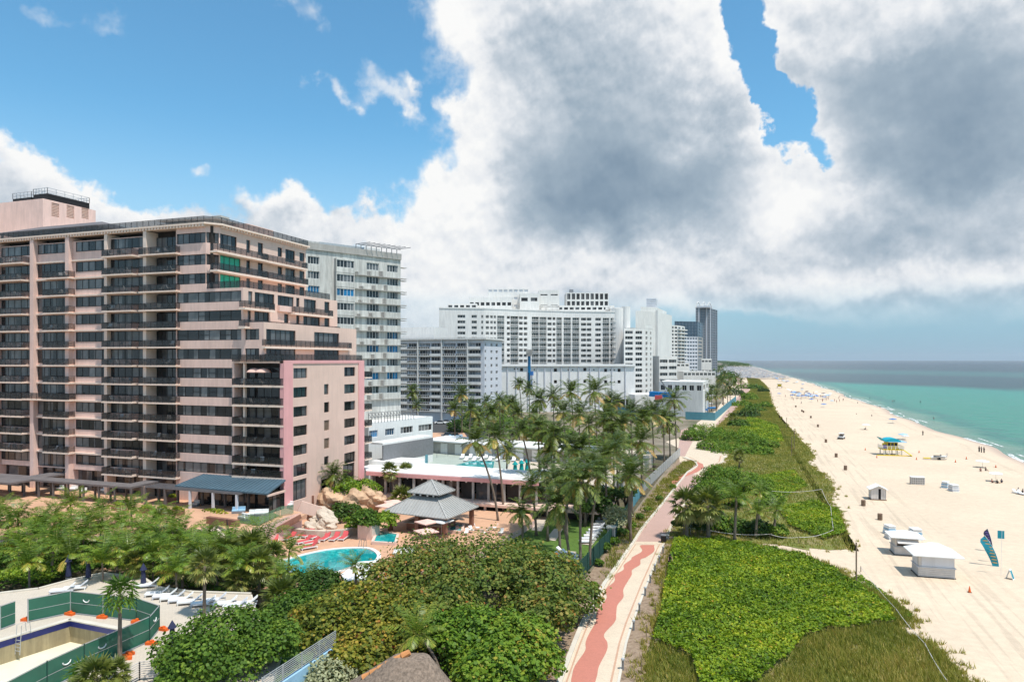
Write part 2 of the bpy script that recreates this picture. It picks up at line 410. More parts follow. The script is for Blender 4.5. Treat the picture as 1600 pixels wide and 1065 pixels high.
def thing(name, label, cat, loc=(0, 0, 0), rz=0.0, group=None):
    return obj(name, None, None, loc, rz, label, cat, group)
def part(name, mb, mats, parent, label=None, smooth=False):
    """mesh given in world coordinates under an unrotated thing"""
    return obj(name, mb.mesh(name, mats, off=parent.location, smooth=smooth), parent, label=label)
def dup(root, loc, rz=0.0, label=None, group=None, scale=None):
    r = root.copy(); COL.objects.link(r); r.location = loc; r.rotation_euler = (0, 0, rz)
    if scale: r.scale = (scale,) * 3 if not hasattr(scale, '__len__') else scale
    if label: r['label'] = label
    if group: r['group'] = group
    for ch in list(KIDS.get(root.name, root.children)):
        c = ch.copy(); COL.objects.link(c); c.parent = r
        for g in list(ch.children):
            d = g.copy(); COL.objects.link(d); d.parent = c
    return r
KIDS = {}

# ================================================================== SETTING
def sheet(name, poly, z, m, kind='structure'):
    mb = MB(); mb.v = [(p[0], p[1], z) for p in poly]; mb.f = [tuple(range(len(poly)))]; mb.mi = [0]
    a = sum(poly[i][0] * poly[(i + 1) % len(poly)][1] - poly[(i + 1) % len(poly)][0] * poly[i][1] for i in range(len(poly)))
    if a < 0: mb.f = [tuple(reversed(mb.f[0]))]
    o = obj(name, mb.mesh(name, m)); o['kind'] = kind
    return o
def custom(name, fn, rough=0.85, spec=0.2):
    m = bpy.data.materials.new(name); m.use_nodes = True
    t = m.node_tree; N = NB(t); p = t.nodes['Principled BSDF']
    p.inputs['Roughness'].default_value = rough; p.inputs['Specular IOR Level'].default_value = spec
    g = t.nodes.new('ShaderNodeNewGeometry'); s = t.nodes.new('ShaderNodeSeparateXYZ'); t.links.new(g.outputs['Position'], s.inputs[0])
    fn(t, N, p, g.outputs['Position'], s.outputs)
    return m
def shore(Y):
    k = [(-400, 70), (0, 70), (209, 67.5), (400, 68), (700, 68), (1070, 62), (1500, 52), (2277, 36), (5000, -70), (20000, -900)]
    for (a, b), (c, d) in zip(k, k[1:]):
        if Y <= c: return b + (d - b) * (Y - a) / (c - a)
    return k[-1][1]
def hills(Y): return 1.6 * math.sin(Y / 31.0) + 1.1 * math.sin(Y / 13.0 + 1) + 0.4 * math.sin(Y / 5.3)

def sandfn(t, N, p, pos, xyz):
    n1 = N.noise(pos, 0.05, 6, 0.6); n2 = N.noise(pos, 0.9, 6, 0.65); n3 = N.noise(pos, 7.0, 4, 0.6)
    mp = t.nodes.new('ShaderNodeMapping'); mp.inputs['Scale'].default_value = (1.0, 0.035, 1.0); t.links.new(pos, mp.inputs[0])
    tr = N.noise(mp.outputs[0], 1.1, 3, 0.5)
    f = N.m('MULTIPLY', N.rng(n1.outputs[0], 0.35, 0.65, 0.95, 1.04), N.rng(n2.outputs[0], 0.3, 0.7, 0.93, 1.05))
    # wheel tracks of the beach patrol along the dune
    lane = N.m('MULTIPLY', N.rng(xyz[0], 12.0, 18.0), N.rng(xyz[0], 30.0, 24.0))
    f = N.m('MULTIPLY', f, N.m('SUBTRACT', 1.0, N.m('MULTIPLY', N.m('MULTIPLY', lane, N.rng(tr.outputs[0], 0.52, 0.62)), 0.14)))
    f = N.m('MULTIPLY', f, N.rng(n3.outputs[0], 0.3, 0.7, 0.95, 1.03))
    dry = t.nodes.new('ShaderNodeVectorMath'); dry.operation = 'SCALE'; dry.inputs[0].default_value = (0.65, 0.515, 0.38); t.links.new(f, dry.inputs['Scale'])
    wet = N.rng(xyz[2], -0.42, -0.12, 1.0, 0.0)
    wrack = N.m('MULTIPLY', N.rng(N.m('ABSOLUTE', N.m('ADD', xyz[2], N.m('MULTIPLY', n2.outputs[0], 0.12))), 0.0, 0.035, 1.0, 0.0), N.rng(n3.outputs[0], 0.5, 0.6))
    c = N.mix(wet, dry.outputs[0], (0.46, 0.34, 0.27, 1))
    c = N.mix(N.m('MULTIPLY', wrack, 0.5), c, (0.16, 0.11, 0.07, 1))
    t.links.new(c, p.inputs['Base Color'])
    b = t.nodes.new('ShaderNodeBump'); b.inputs['Strength'].default_value = 0.5; b.inputs['Distance'].default_value = 0.12
    t.links.new(n2.outputs[0], b.inputs['Height']); t.links.new(b.outputs[0], p.inputs['Normal'])
M['sand'] = custom('beach_sand', sandfn)
# beach: cross sections from the dune to under the water
ys = [-60 + 6 * i for i in range(60)] + [300 + 20 * i for i in range(40)] + [1100 + 100 * i for i in range(20)] + [3100 + 900 * i for i in range(22)]
mb = MB(); prof = [(-1.0, 0.0), (-0.55, 0.02), (-0.3, 0.0), (-0.16, -0.04), (-0.06, -0.22), (0.0, -0.45), (0.08, -0.8), (0.35, -2.0)]
nprof = len(prof)
for Y in ys:
    sx = shore(Y) + hills(Y) * (1 if Y < 1500 else 0.3); x0 = -70 if Y < 600 else sx - 92
    for (u, z) in prof:
        mb.v.append((sx + u * (sx - x0 if u < 0 and u == -1.0 else 55), Y, z))
for i in range(len(ys) - 1):
    for k in range(nprof - 1):
        a = i * nprof + k; mb.f.append((a, a + 1, a + nprof + 1, a + nprof)); mb.mi.append(0)
o = obj('beach', mb.mesh('beach', 'sand', smooth=True)); o['kind'] = 'structure'

def groundfn(t, N, p, pos, xyz):
    n1 = N.noise(pos, 0.08, 6, 0.6); n2 = N.noise(pos, 1.2, 5, 0.6)
    c = N.ramp(n1.outputs[0], [(0.3, (0.10, 0.12, 0.05)), (0.5, (0.26, 0.21, 0.15)), (0.7, (0.36, 0.31, 0.24))])
    t.links.new(N.mix(0.4, c, n2.outputs['Color'], 'MULTIPLY'), p.inputs['Base Color'])
M['ground'] = custom('city_ground', groundfn)
sheet('ground', [(-6000, -200), (-16, -200), (-16, 900), (-60, 3000), (-1000, 21000), (-9000, 21000)], 0.03, 'ground')

def seafn(t, N, p, pos, xyz):
    mp = t.nodes.new('ShaderNodeMapping'); mp.inputs['Rotation'].default_value = (0, 0, R(-45)); mp.inputs['Scale'].default_value = (1.0, 0.25, 1.0); t.links.new(pos, mp.inputs[0])
    s = N.m('MULTIPLY', N.m('ADD', xyz[0], xyz[1]), 0.7071)
    n0 = N.noise(mp.outputs[0], 0.006, 5, 0.6); n1 = N.noise(pos, 0.02, 5, 0.6); n2 = N.noise(pos, 0.11, 5, 0.65)
    sn = N.m('ADD', s, N.m('MULTIPLY', N.m('SUBTRACT', n0.outputs[0], 0.5), 210.0))
    f = N.m('DIVIDE', sn, 4000.0)
    deep = N.ramp(f, [(0.0, (0.060, 0.235, 0.155)), (0.10, (0.038, 0.245, 0.170)), (0.162, (0.022, 0.250, 0.185)), (0.182, (0.014, 0.052, 0.066)), (0.27, (0.014, 0.055, 0.072)),
                       (0.31, (0.022, 0.115, 0.110)), (0.38, (0.022, 0.11, 0.115)), (0.43, (0.012, 0.048, 0.070)), (0.7, (0.010, 0.038, 0.065)), (1.0, (0.010, 0.038, 0.065))])
    # shallow water: distance from the shoreline taken from the slope of the shore
    dx = N.m('SUBTRACT', xyz[0], N.m('SUBTRACT', 69.0, N.m('MULTIPLY', N.m('MAXIMUM', N.m('SUBTRACT', xyz[1], 700.0), 0.0), 0.022)))
    dxn = N.m('ADD', dx, N.m('MULTIPLY', N.m('SUBTRACT', n1.outputs[0], 0.5), 26.0))
    sh = N.rng(dxn, 1.0, 12.0, 1.0, 0.0)
    weed = N.m('MULTIPLY', N.m('MULTIPLY', N.rng(dxn, 6.0, 11.0), N.rng(dxn, 24.0, 14.0)), 0.55)
    c = N.mix(N.m('MULTIPLY', weed, N.rng(n2.outputs[0], 0.35, 0.65, 0.4, 1.0)), deep, (0.05, 0.13, 0.12, 1))
    c = N.mix(N.m('MULTIPLY', sh, 0.7), c, (0.24, 0.30, 0.22, 1))
    c = N.mix(N.m('MULTIPLY', N.rng(n2.outputs[0], 0.3, 0.7), 0.22), c, (0.02, 0.07, 0.075, 1))
    t.links.new(c, p.inputs['Base Color'])
    p.inputs['Roughness'].default_value = 0.22; p.inputs['IOR'].default_value = 1.33
    w = N.noise(pos, 0.55, 6, 0.62); w2 = N.noise(pos, 0.07, 3, 0.6)
    h = N.m('ADD', w.outputs[0], N.m('MULTIPLY', w2.outputs[0], 2.5))
    b = t.nodes.new('ShaderNodeBump'); b.inputs['Strength'].default_value = 1.0; b.inputs['Distance'].default_value = 0.8
    t.links.new(h, b.inputs['Height']); t.links.new(b.outputs[0], p.inputs['Normal'])
M['sea'] = custom('sea_water', seafn, 0.25, 0.22)
mb = MB()
yy = [-200, 0, 300, 700, 1100, 1500, 2300, 3500, 5000, 8000, 12000, 20000, 30000]
for Y in yy:
    for X in (shore(min(Y, 20000)) - 26, 120, 300, 900, 3000, 9000, 30000): mb.v.append((X, Y, -0.42))
for i in range(len(yy) - 1):
    for k in range(6):
        a = i * 7 + k; mb.f.append((a, a + 1, a + 8, a + 7)); mb.mi.append(0)
o = obj('sea', mb.mesh('sea', 'sea')); o['kind'] = 'structure'
# breaking foam: low ragged ridges of white water along the shore
def foamfn(t, N, p, pos, xyz):
    n = N.noise(pos, 1.3, 6, 0.7); n2 = N.noise(pos, 0.05, 3, 0.5)
    p.inputs['Base Color'].default_value = (0.8, 0.8, 0.78, 1)
    a = N.m('MULTIPLY', N.rng(n.outputs[0], 0.40, 0.55), N.rng(n2.outputs[0], 0.46, 0.56))
    t.links.new(a, p.inputs['Alpha'])
M['foam'] = custom('sea_foam', foamfn)
for (off, w) in ((0.6, 0.9), (3.2, 0.5)):
    mb = MB(); prev = None; Y = 20.0
    while Y < 1500:
        sx = shore(Y) + hills(Y) + off + 0.7 * math.sin(Y / 9.0 + off) ; ww = w * (0.5 + 0.6 * abs(math.sin(Y / 17.0 + off * 3)))
        mb.v += [(sx - ww, Y, -0.40), (sx, Y, -0.33), (sx + ww * 0.6, Y, -0.405)]
        k = len(mb.v) - 6
        if k >= 0:
            mb.f += [(k, k + 1, k + 4, k + 3), (k + 1, k + 2, k + 5, k + 4)]; mb.mi += [0, 0]
        Y += 2.0 if Y < 500 else 12
    o = obj('sea_foam', mb.mesh('sea_foam', 'foam', smooth=True)); o['kind'] = 'stuff'; o['label'] = 'white foam where the small waves run up the beach'

# ---- beachwalk
def lerp(a, b, t): return a + (b - a) * t
LC = [(664, 1400), (849, 1120), (871, 1065), (893, 1008), (907, 974), (942, 912), (981, 857), (987, 849), (1002, 825), (1033, 788), (1062, 752), (1073, 738), (1089, 728), (1084, 721), (1066, 715)]
RC = [(860, 1400), (955, 1120), (969, 1065), (980, 1006), (990, 974), (1013, 912), (1035, 857), (1039, 849), (1054, 816), (1066, 795), (1089, 760), (1100, 745), (1112, 731), (1130, 722), (1136, 712)]
Lp = [G(*p) for p in LC]; Rp = [G(*p) for p in RC]
# the walk goes on north behind the sea grapes, then shows again further on
def walkstrip(name, L, Rr, a0, a1, z, m, h=0.0, kind='structure', parent=None):
    mb = MB()
    for l, r in zip(L, Rr):
        p = lerp(l, r, a0); q = lerp(l, r, a1)
        mb.v += [(p.x, p.y, z), (q.x, q.y, z)]
    n = len(L)
    for i in range(n - 1):
        a = 2 * i; mb.f.append((a, a + 1, a + 3, a + 2)); mb.mi.append(0)
    if h:
        o2 = len(mb.v)
        for (x, y, zz) in list(mb.v): mb.v.append((x, y, z - h))
        for i in range(n - 1):
            a = 2 * i
            mb.f += [(a + 2, a, a + o2, a + 2 + o2), (a + 1, a + 3, a + 3 + o2, a + 1 + o2)]; mb.mi += [0, 0]
        mb.f += [(1, 0, o2, o2 + 1)]; mb.mi += [0]
    o = obj(name, mb.mesh(name, m)); o['kind'] = kind
    return o
def dense(L, n=8):
    out = []
    for i in range(len(L) - 1):
        for k in range(n): out.append(lerp(L[i], L[i + 1], k / n))
    out.append(L[-1]); return out
Ld = dense(Lp); Rd = dense(Rp)
def pavefn(col, dark, sc=1.0, rows=True):
    def fn(t, N, p, pos, xyz):
        n1 = N.noise(pos, 0.5, 6, 0.65); n2 = N.noise(pos, 6.0, 4, 0.6)
        br = t.nodes.new('ShaderNodeTexBrick'); t.links.new(pos, br.inputs['Vector']); br.inputs['Scale'].default_value = 3.2 * sc
        br.inputs['Color1'].default_value = c4(col); br.inputs['Color2'].default_value = c4(tuple(c * 0.86 for c in col)); br.inputs['Mortar'].default_value = c4(dark)
        br.inputs['Mortar Size'].default_value = 0.012; br.inputs['Bias'].default_value = -0.2
        c = N.mix(N.rng(n1.outputs[0], 0.35, 0.75, 0.0, 0.30), br.outputs[0], c4(dark))
        c = N.mix(N.rng(n2.outputs[0], 0.3, 0.7, 0.0, 0.12), c, c4(dark))
        t.links.new(c, p.inputs['Base Color'])
    return fn
M['pave_cream'] = custom('cream_pavers', pavefn((0.70, 0.57, 0.43), (0.45, 0.36, 0.27)))
M['pave_red'] = custom('coral_red_pavers', pavefn((0.55, 0.21, 0.155), (0.40, 0.165, 0.12)))
M['pave_pink'] = custom('dusty_pink_pavers', pavefn((0.52, 0.34, 0.285), (0.36, 0.24, 0.20)))
M['pave_band'] = custom('tan_border_pavers', pavefn((0.56, 0.34, 0.23), (0.4, 0.25, 0.18)))
M['kerb'] = mat('cream_kerb_concrete', (0.60, 0.545, 0.46), 0.85, 0.1, 0.7, streak=0.0)
M['deck'] = mat('pale_pool_paving', (0.56, 0.48, 0.39), 0.85, 0.08, 0.5)
walkstrip('beachwalk', Ld, Rd, 0.02, 0.98, 0.10, 'pave_cream')
walkstrip('walk_border', Ld, Rd, 0.135, 0.165, 0.106, 'pave_band')
walkstrip('walk_border', Ld, Rd, 0.84, 0.875, 0.106, 'pave_band')
walkstrip('kerb', Ld, Rd, 0.0, 0.085, 0.24, 'kerb', 0.22)
walkstrip('kerb', Ld, Rd, 0.955, 1.0, 0.16, 'kerb', 0.15)
# brick-coloured stretch further on
i0 = 7 * 8; i1 = 11 * 8 + 1
walkstrip('brick_walk', Ld[i0:i1], Rd[i0:i1], 0.10, 0.90, 0.112, 'pave_pink')
# wavy coral ribbon
def ribbon(pts, z):
    mb = MB()
    L = [G(a, y) for a, b, y in pts]; Q = [G(b, y) for a, b, y in pts]
    def cat(P):
        out = []
        for i in range(len(P) - 1):
            p0 = P[max(i - 1, 0)]; p1 = P[i]; p2 = P[i + 1]; p3 = P[min(i + 2, len(P) - 1)]
            for k in range(6):
                t = k / 6.0
                out.append(0.5 * ((2 * p1) + (p2 - p0) * t + (2 * p0 - 5 * p1 + 4 * p2 - p3) * t * t + (3 * p1 - p0 - 3 * p2 + p3) * t ** 3))
        out.append(P[-1]); return out
    L = cat(L); Q = cat(Q)
    for l, q in zip(L, Q): mb.v += [(l.x, l.y, z), (q.x, q.y, z)]
    for i in range(len(L) - 1): mb.f.append((2 * i, 2 * i + 1, 2 * i + 3, 2 * i + 2)); mb.mi.append(0)
    o = obj('red_ribbon_paving', mb.mesh('red_ribbon_paving', 'pave_red')); o['kind'] = 'structure'
# (left edge, right edge, row) read along the wave
ribbon([(720, 790, 1400), (800, 850, 1220), (884, 920, 1090), (893, 932, 1060), (898, 936, 1042), (914, 948, 1018), (915, 949, 1005), (920, 944, 992), (931, 961, 972), (932, 963, 958),
        (940, 965, 946), (948, 974, 934), (946, 974, 922), (960, 981, 909), (961, 987, 899), (974, 988, 891), (975, 1000, 883), (986, 1001, 875), (988, 1010, 871), (1003, 1022, 862), (1000, 1022, 854), (1003, 1023, 852)], 0.118)
o = walkstrip('walk_cross_band', [G(988, 851), G(990, 847)], [G(1043, 851), G(1044, 847)], 0, 1, 0.118, 'pave_cream')
# darker curving band at the far bend
cb = [(1047, 755), (1060, 745), (1080, 737), (1090, 730), (1087, 724), (1072, 719)]
mbb = []
walkstrip('red_curved_band', dense([G(x, y) for x, y in cb]), dense([G(x + 7 + i, y + 1) for i, (x, y) in enumerate(cb)]), 0, 1, 0.122, 'pave_red')
# forecourt and cross path north of the bend
sheet('cream_forecourt', [G(1040, 690), G(1075, 680), G(1090, 660), G(1120, 640), G(1146, 622), G(1152, 622), G(1132, 650), G(1110, 668), G(1138, 700), G(1140, 722), G(1062, 722), G(1060, 700)], 0.06, 'pave_cream')
sheet('red_forecourt', [G(1058, 712), G(1064, 672), G(1076, 668), G(1082, 690), G(1070, 713)], 0.075, 'pave_pink')
sheet('far_walk', [G(1118, 664), G(1137, 640), G(1160, 610), G(1146, 590), G(1153, 588), G(1172, 606), G(1160, 630), G(1140, 662)], 0.09, 'pave_pink')
# sandy verge on both sides of the walk
def vergefn(t, N, p, pos, xyz):
    n = N.noise(pos, 1.8, 6, 0.7)
    t.links.new(N.ramp(n.outputs[0], [(0.32, (0.13, 0.09, 0.06)), (0.48, (0.27, 0.19, 0.13)), (0.7, (0.37, 0.28, 0.20))]), p.inputs['Base Color'])
M['verge'] = custom('sandy_verge', vergefn)
sheet('sandy_verge', [G(560, 1500), G(842, 1010), G(915, 905), G(1000, 790), G(1062, 715), G(1092, 718), G(1100, 740), G(1065, 810), G(1030, 960), G(900, 1500)], 0.05, 'verge')

# ---- property decks
def deckfn(t, N, p, pos, xyz):
    n1 = N.noise(pos, 0.4, 5, 0.6)
    br = t.nodes.new('ShaderNodeTexBrick'); t.links.new(pos, br.inputs['Vector']); br.inputs['Scale'].default_value = 1.3
    br.inputs['Color1'].default_value = (0.58, 0.50, 0.41, 1); br.inputs['Color2'].default_value = (0.54, 0.47, 0.385, 1); br.inputs['Mortar'].default_value = (0.40, 0.34, 0.28, 1); br.inputs['Mortar Size'].default_value = 0.012
    t.links.new(N.mix(N.rng(n1.outputs[0], 0.4, 0.7, 0, 0.2), br.outputs[0], (0.42, 0.36, 0.29, 1)), p.inputs['Base Color'])
M['southdeck'] = custom('cream_pool_deck_paving', deckfn)

# ================================================================== BUILDING KIT
_wc = {}
ORD = ('first', 'second', 'third', 'fourth', 'fifth', 'sixth', 'seventh', 'eighth', 'ninth', 'tenth', 'eleventh', 'twelfth', 'thirteenth')
def win_mesh(w, h, n, gm, fm, fr=0.07, split=0.0):
    """one framed window: frame mesh and glass mesh, origin at the lower left corner, facing -Y"""
    k = (round(w, 1), round(h, 2), n, gm, fm, split)
    if k in _wc: return _wc[k]
    f = MB()
    f.box(0, -0.05, 0, w, 0.03, fr); f.box(0, -0.05, h - fr, w, 0.03, h)
    f.box(0, -0.05, fr, fr, 0.03, h - fr); f.box(w - fr, -0.05, fr, w, 0.03, h - fr)
    for i in range(1, n):
        x = w * i / n; f.box(x - fr / 2, -0.04, fr, x + fr / 2, 0.03, h - fr)
    if split:
        for i in range(n):
            if i % 2 == 0: f.box(w * i / n + fr / 2, -0.035, h * split - fr / 2, w * (i + 1) / n - fr / 2, 0.03, h * split + fr / 2)
    g = MB(); g.box(0.02, 0.0, 0.02, w - 0.02, 0.02, h - 0.02)
    p = MB(); p.box(fr * 0.4, 0.0, 0.02, w / n - fr * 0.4, 0.02, h - 0.02)
    _wc[k] = (f.mesh('window', fm), g.mesh('glass', gm), p.mesh('pane', gm))
    return _wc[k]
def put_window(b, A, d, u0, u1, z0, z1, n, gm='win', fm='bronze', inset=0.2, panes=False, split=0.0, name='window'):
    w = u1 - u0; h = z1 - z0
    f, g, p = win_mesh(w, h, n, gm, fm, split=split)
    out = (d[1], -d[0])
    x = A[0] + d[0] * u0 - out[0] * inset; y = A[1] + d[1] * u0 - out[1] * inset
    o = obj(name, f, b, (x - b.location.x, y - b.location.y, z0 - b.location.z), math.atan2(d[1], d[0]))
    if panes:
        for i in range(n): obj('pane', p, o, (w * i / n, 0, 0))
    else: obj('glass', g, o)
    return o
def holed(mb, A, B, z0, z1, holes, depth=0.25, mi=0, mr=None):
    dx, dy = B[0] - A[0], B[1] - A[1]; L = math.hypot(dx, dy); dx /= L; dy /= L; ox, oy = dy, -dx
    if mr is None: mr = mi
    def pt(u, z, k=0.0): return (A[0] + dx * u - ox * k, A[1] + dy * u - oy * k, z)
    holes = [h for h in holes if h[1] > 0 and h[0] < L]
    holes = [(max(h[0], 0.0), min(h[1], L), max(h[2], z0), min(h[3], z1)) for h in holes]
    us = sorted({0.0, L} | {round(h[0], 4) for h in holes} | {round(h[1], 4) for h in holes})
    zs = sorted({z0, z1} | {round(h[2], 4) for h in holes} | {round(h[3], 4) for h in holes})
    us = [u for i, u in enumerate(us) if i == 0 or u - us[i - 1] > 6e-4]; zs = [z for i, z in enumerate(zs) if i == 0 or z - zs[i - 1] > 6e-4]; us[-1] = L
    def inhole(u, z): return any(h[0] - 1e-3 < u < h[1] + 1e-3 and h[2] - 1e-3 < z < h[3] + 1e-3 for h in holes)
    for j in range(len(zs) - 1):
        if zs[j + 1] - zs[j] < 1e-3: continue
        zc = (zs[j] + zs[j + 1]) / 2; run = None
        for i in range(len(us) - 1):
            if us[i + 1] - us[i] < 1e-4: continue
            uc = (us[i] + us[i + 1]) / 2
            if not inhole(uc, zc): run = [us[i], us[i + 1]] if run is None else [run[0], us[i + 1]]
            if run and (inhole(uc, zc) or i == len(us) - 2):
                mb.add([pt(run[0], zs[j]), pt(run[1], zs[j]), pt(run[1], zs[j + 1]), pt(run[0], zs[j + 1])], [(0, 1, 2, 3)], mi); run = None
    for (u0, u1, a, b) in holes:
        P = [pt(u0, a), pt(u1, a), pt(u1, b), pt(u0, b), pt(u0, a, depth), pt(u1, a, depth), pt(u1, b, depth), pt(u0, b, depth)]
        mb.add(P, [(0, 4, 5, 1), (1, 5, 6, 2), (2, 6, 7, 3), (3, 7, 4, 0)], mr)
def vec(A, B):
    L = math.hypot(B[0] - A[0], B[1] - A[1]); return ((B[0] - A[0]) / L, (B[1] - A[1]) / L), L
_rc = {}
def rail_mesh(L, h=1.05, mpost='rail', mpanel='smoke', sp=1.2, sides=0.0):
    k = (round(L, 1), h, mpost, mpanel, sides)
    if k in _rc: return _rc[k]
    f = MB(); n = max(1, round(L / sp))
    f.box(0, -0.03, h - 0.07, L, 0.03, h); f.box(0, -0.02, 0.06, L, 0.02, 0.11)
    for i in range(n + 1): f.box(L * i / n - 0.03, -0.025, 0, L * i / n + 0.03, 0.025, h - 0.07)
    f.box(0.03, -0.008, 0.13, L - 0.03, 0.008, h - 0.1, 1)
    if sides:
        for x in (0.0, L):
            f.box(x - 0.03, 0.03, h - 0.07, x + 0.03, sides, h); f.box(x - 0.008, 0.03, 0.13, x + 0.008, sides, h - 0.1, 1)
    _rc[k] = f.mesh('railing', [mpost, mpanel]); return _rc[k]
_sc = {}
def slab_mesh(L, D, t, m):
    k = (round(L, 1), round(D, 2), t, m)
    if k not in _sc: _sc[k] = MB().box(0, 0, -t, L, D, 0).mesh('balcony', m)
    return _sc[k]
def balcony(b, A, B, z, D=1.5, slab=True, h=1.05, m='pink_light', mpost='rail', mpanel='smoke', sides=True, t=0.22, name='balcony'):
    """slab whose front edge runs A to B, reaching back D; railing as its child"""
    d, L = vec(A, B); loc = (A[0] - b.location.x, A[1] - b.location.y, z - b.location.z); rz = math.atan2(d[1], d[0])
    if slab:
        o = obj(name, slab_mesh(L, D, t, m), b, loc, rz)
        obj('railing', rail_mesh(L - 0.1, h, mpost, mpanel, sides=D - 0.1 if sides else 0.0), o, (0.05, 0.06, 0))
    else: o = obj('railing', rail_mesh(L, h, mpost, mpanel, sides=0.0), b, loc, rz)
    return o
# small furniture that stands on the balconies
fm = MB(); fm.box(-0.28, -0.28, 0.38, 0.28, 0.25, 0.45); fm.add([(-0.28, 0.2, 0.42), (0.28, 0.2, 0.42), (0.28, 0.42, 0.95), (-0.28, 0.42, 0.95), (-0.28, 0.26, 0.42), (0.28, 0.26, 0.42), (0.28, 0.48, 0.95), (-0.28, 0.48, 0.95)],
    [(0, 1, 2, 3), (5, 4, 7, 6), (0, 3, 7, 4), (1, 5, 6, 2), (3, 2, 6, 7)])
SEATM = {c: fm.mesh('seat', c) for c in ('canvas', 'steel', 'red')}
lm = MB()
for sx in (-0.25, 0.25):
    for sy in (-0.22, 0.22): lm.box(sx - 0.02, sy - 0.02, 0, sx + 0.02, sy + 0.02, 0.38)
LEGM = lm.mesh('legs', 'steel')
def chair(x, y, z, rz, c, label, group):
    t = thing('balcony_chair', label, 'chair', (x, y, z), rz, group); obj('seat', SEATM[c], t); obj('legs', LEGM, t)

# ================================================================== PINK CONDOMINIUM
YS = 83.7
TZ = 4.3                                                   # terrace level
zt = [45.56, 42.22] + [39.3 - 2.9 * i for i in range(11)]  # window heads, top row first
pink = thing('condominium_tower', 'large stepped pink apartment building with rows of dark balconies and an annex', 'building', (-100, YS, TZ))
b = pink
XW = -215.0
def X(px, Y=YS): return onY(px, Y)
XA, XB, XC, XD = X(332), X(380), X(412), -64.3
YN = 107.0
ZR = 46.9
# core volumes, dark inside
core = MB()
core.box(XW, YS + 2.0, TZ, X(275), YN, ZR - 0.35)
core.box(X(275), YS + 0.5, TZ, XA - 0.6, YN, ZR - 0.35)
part('core', core, 'interior', b)
wall = MB(); holes = []; wins = []
A0 = (X(275), YS)
def southstrip(x0px, x1px, row, n, split=0.5, panes=True):
    u0 = X(x0px) - A0[0]; u1 = X(x1px) - A0[0]
    return (u0, u1, zt[row] - 1.62, zt[row], n)
# --- strip bay, rows 1-3 with a folded corner
XF = X(321.5)
def strip_rows(rows, xe, cham, zlo, zhi, nmain):
    hs = []
    for r in rows: hs.append((0.12, xe - 0.0 - A0[0] - (0.0 if cham else 0.35), zt[r] - 1.62, zt[r]))
    holed(wall, A0, (xe, YS), zlo, zhi, hs)
    for r in rows: put_window(b, A0, (1, 0), hs[0][0], hs[0][1], zt[r] - 1.62, zt[r], nmain, panes=True, split=0.5 if (r * 7) % 3 else 0.0, gm='win')
strip_rows([0, 1, 2], XF, True, zt[2] - 2.45, ZR, 5)
C1 = (XA, YS + 1.6)
hs = [(0.0, 1.85, zt[r] - 1.62, zt[r]) for r in range(3)]
holed(wall, (XF, YS), C1, zt[2] - 2.45, ZR, hs)
d, L = vec((XF, YS), C1)
for r in range(3): put_window(b, (XF, YS), d, 0.0, 1.85, zt[r] - 1.62, zt[r], 2, panes=True)
strip_rows([3, 4, 5, 6], XB, False, zt[6] - 1.9, zt[2] - 2.45, 6)
X366 = X(366)
strip_rows([7, 8, 9, 10, 11, 12], X366, False, TZ, zt[6] - 1.9, 7)
# rows 6,7: small window and pier towards the stepped corner
hs = [(0.35, 2.9, zt[r] - 1.62, zt[r]) for r in (5, 6)]
holed(wall, (XB, YS), (XC, YS), zt[6] - 1.9, zt[5] + 1.0, hs)
for r in (5, 6): put_window(b, (XB, YS), (1, 0), 0.35, 2.9, zt[r] - 1.62, zt[r], 3, panes=True)
# --- east faces of the steps
def east(Xe, rows, cols, y0, y1, zlo, zhi, m=0):
    hs = []
    for r in rows:
        for (p0, p1, hgt, n, g) in cols[r]:
            a = onX(p0, Xe); c = onX(p1, Xe); top = zt[r] - (0.0 if hgt > 1.2 else 0.1)
            hs.append((a - y0, c - y0, top - hgt, top)); put_window(b, (Xe, y0), (0, 1), a - y0, c - y0, top - hgt, top, n, gm=g, panes=(c - a > 2.2))
    holed(ewall, (Xe, y0), (Xe, y1), zlo, zhi, hs)
ewall = MB()
c12 = [(343, 370, 2.3, 4, 'windark'), (385, 391, 2.1, 1, 'windark'), (403, 411, 2.1, 1, 'windark'), (434, 441, 1.6, 1, 'windark'), (446, 461, 2.2, 3, 'windark'), (468, 476, 1.6, 1, 'windark')]
c12g = [(343, 376, 2.3, 4, 'wingreen')] + c12[1:]
cols = {0: c12, 1: c12g, 2: c12g,
        3: [(388, 394.5, 2.0, 1, 'win'), (398, 429, 2.2, 4, 'windark'), (434, 459, 1.7, 4, 'win'), (463, 468, 1.5, 1, 'win'), (475, 494, 2.2, 3, 'windark'), (507, 515, 2.0, 1, 'windark')],
        4: [(387, 392, 2.0, 1, 'windark'), (397.5, 421, 2.2, 3, 'windark'), (444, 451, 1.5, 1, 'win'), (463, 468, 1.5, 1, 'win'), (474, 500, 2.2, 4, 'windark'), (507, 515, 2.0, 1, 'windark')],
        5: [(416, 462, 2.3, 6, 'windark'), (491, 530, 2.3, 5, 'windark')], 6: [(416, 462, 2.3, 6, 'windark'), (491, 530, 2.3, 5, 'windark')]}
east(XA, [0, 1, 2], cols, YS + 1.6, YN, zt[2] - 2.45, ZR)
east(XB, [3, 4], cols, YS, YN + 1.5, zt[4] - 1.9, zt[2] - 2.45)
east(XC, [5, 6], cols, YS, YN + 2.0, zt[6] - 1.9, zt[4] - 1.9)
z7 = zt[6] - 1.9
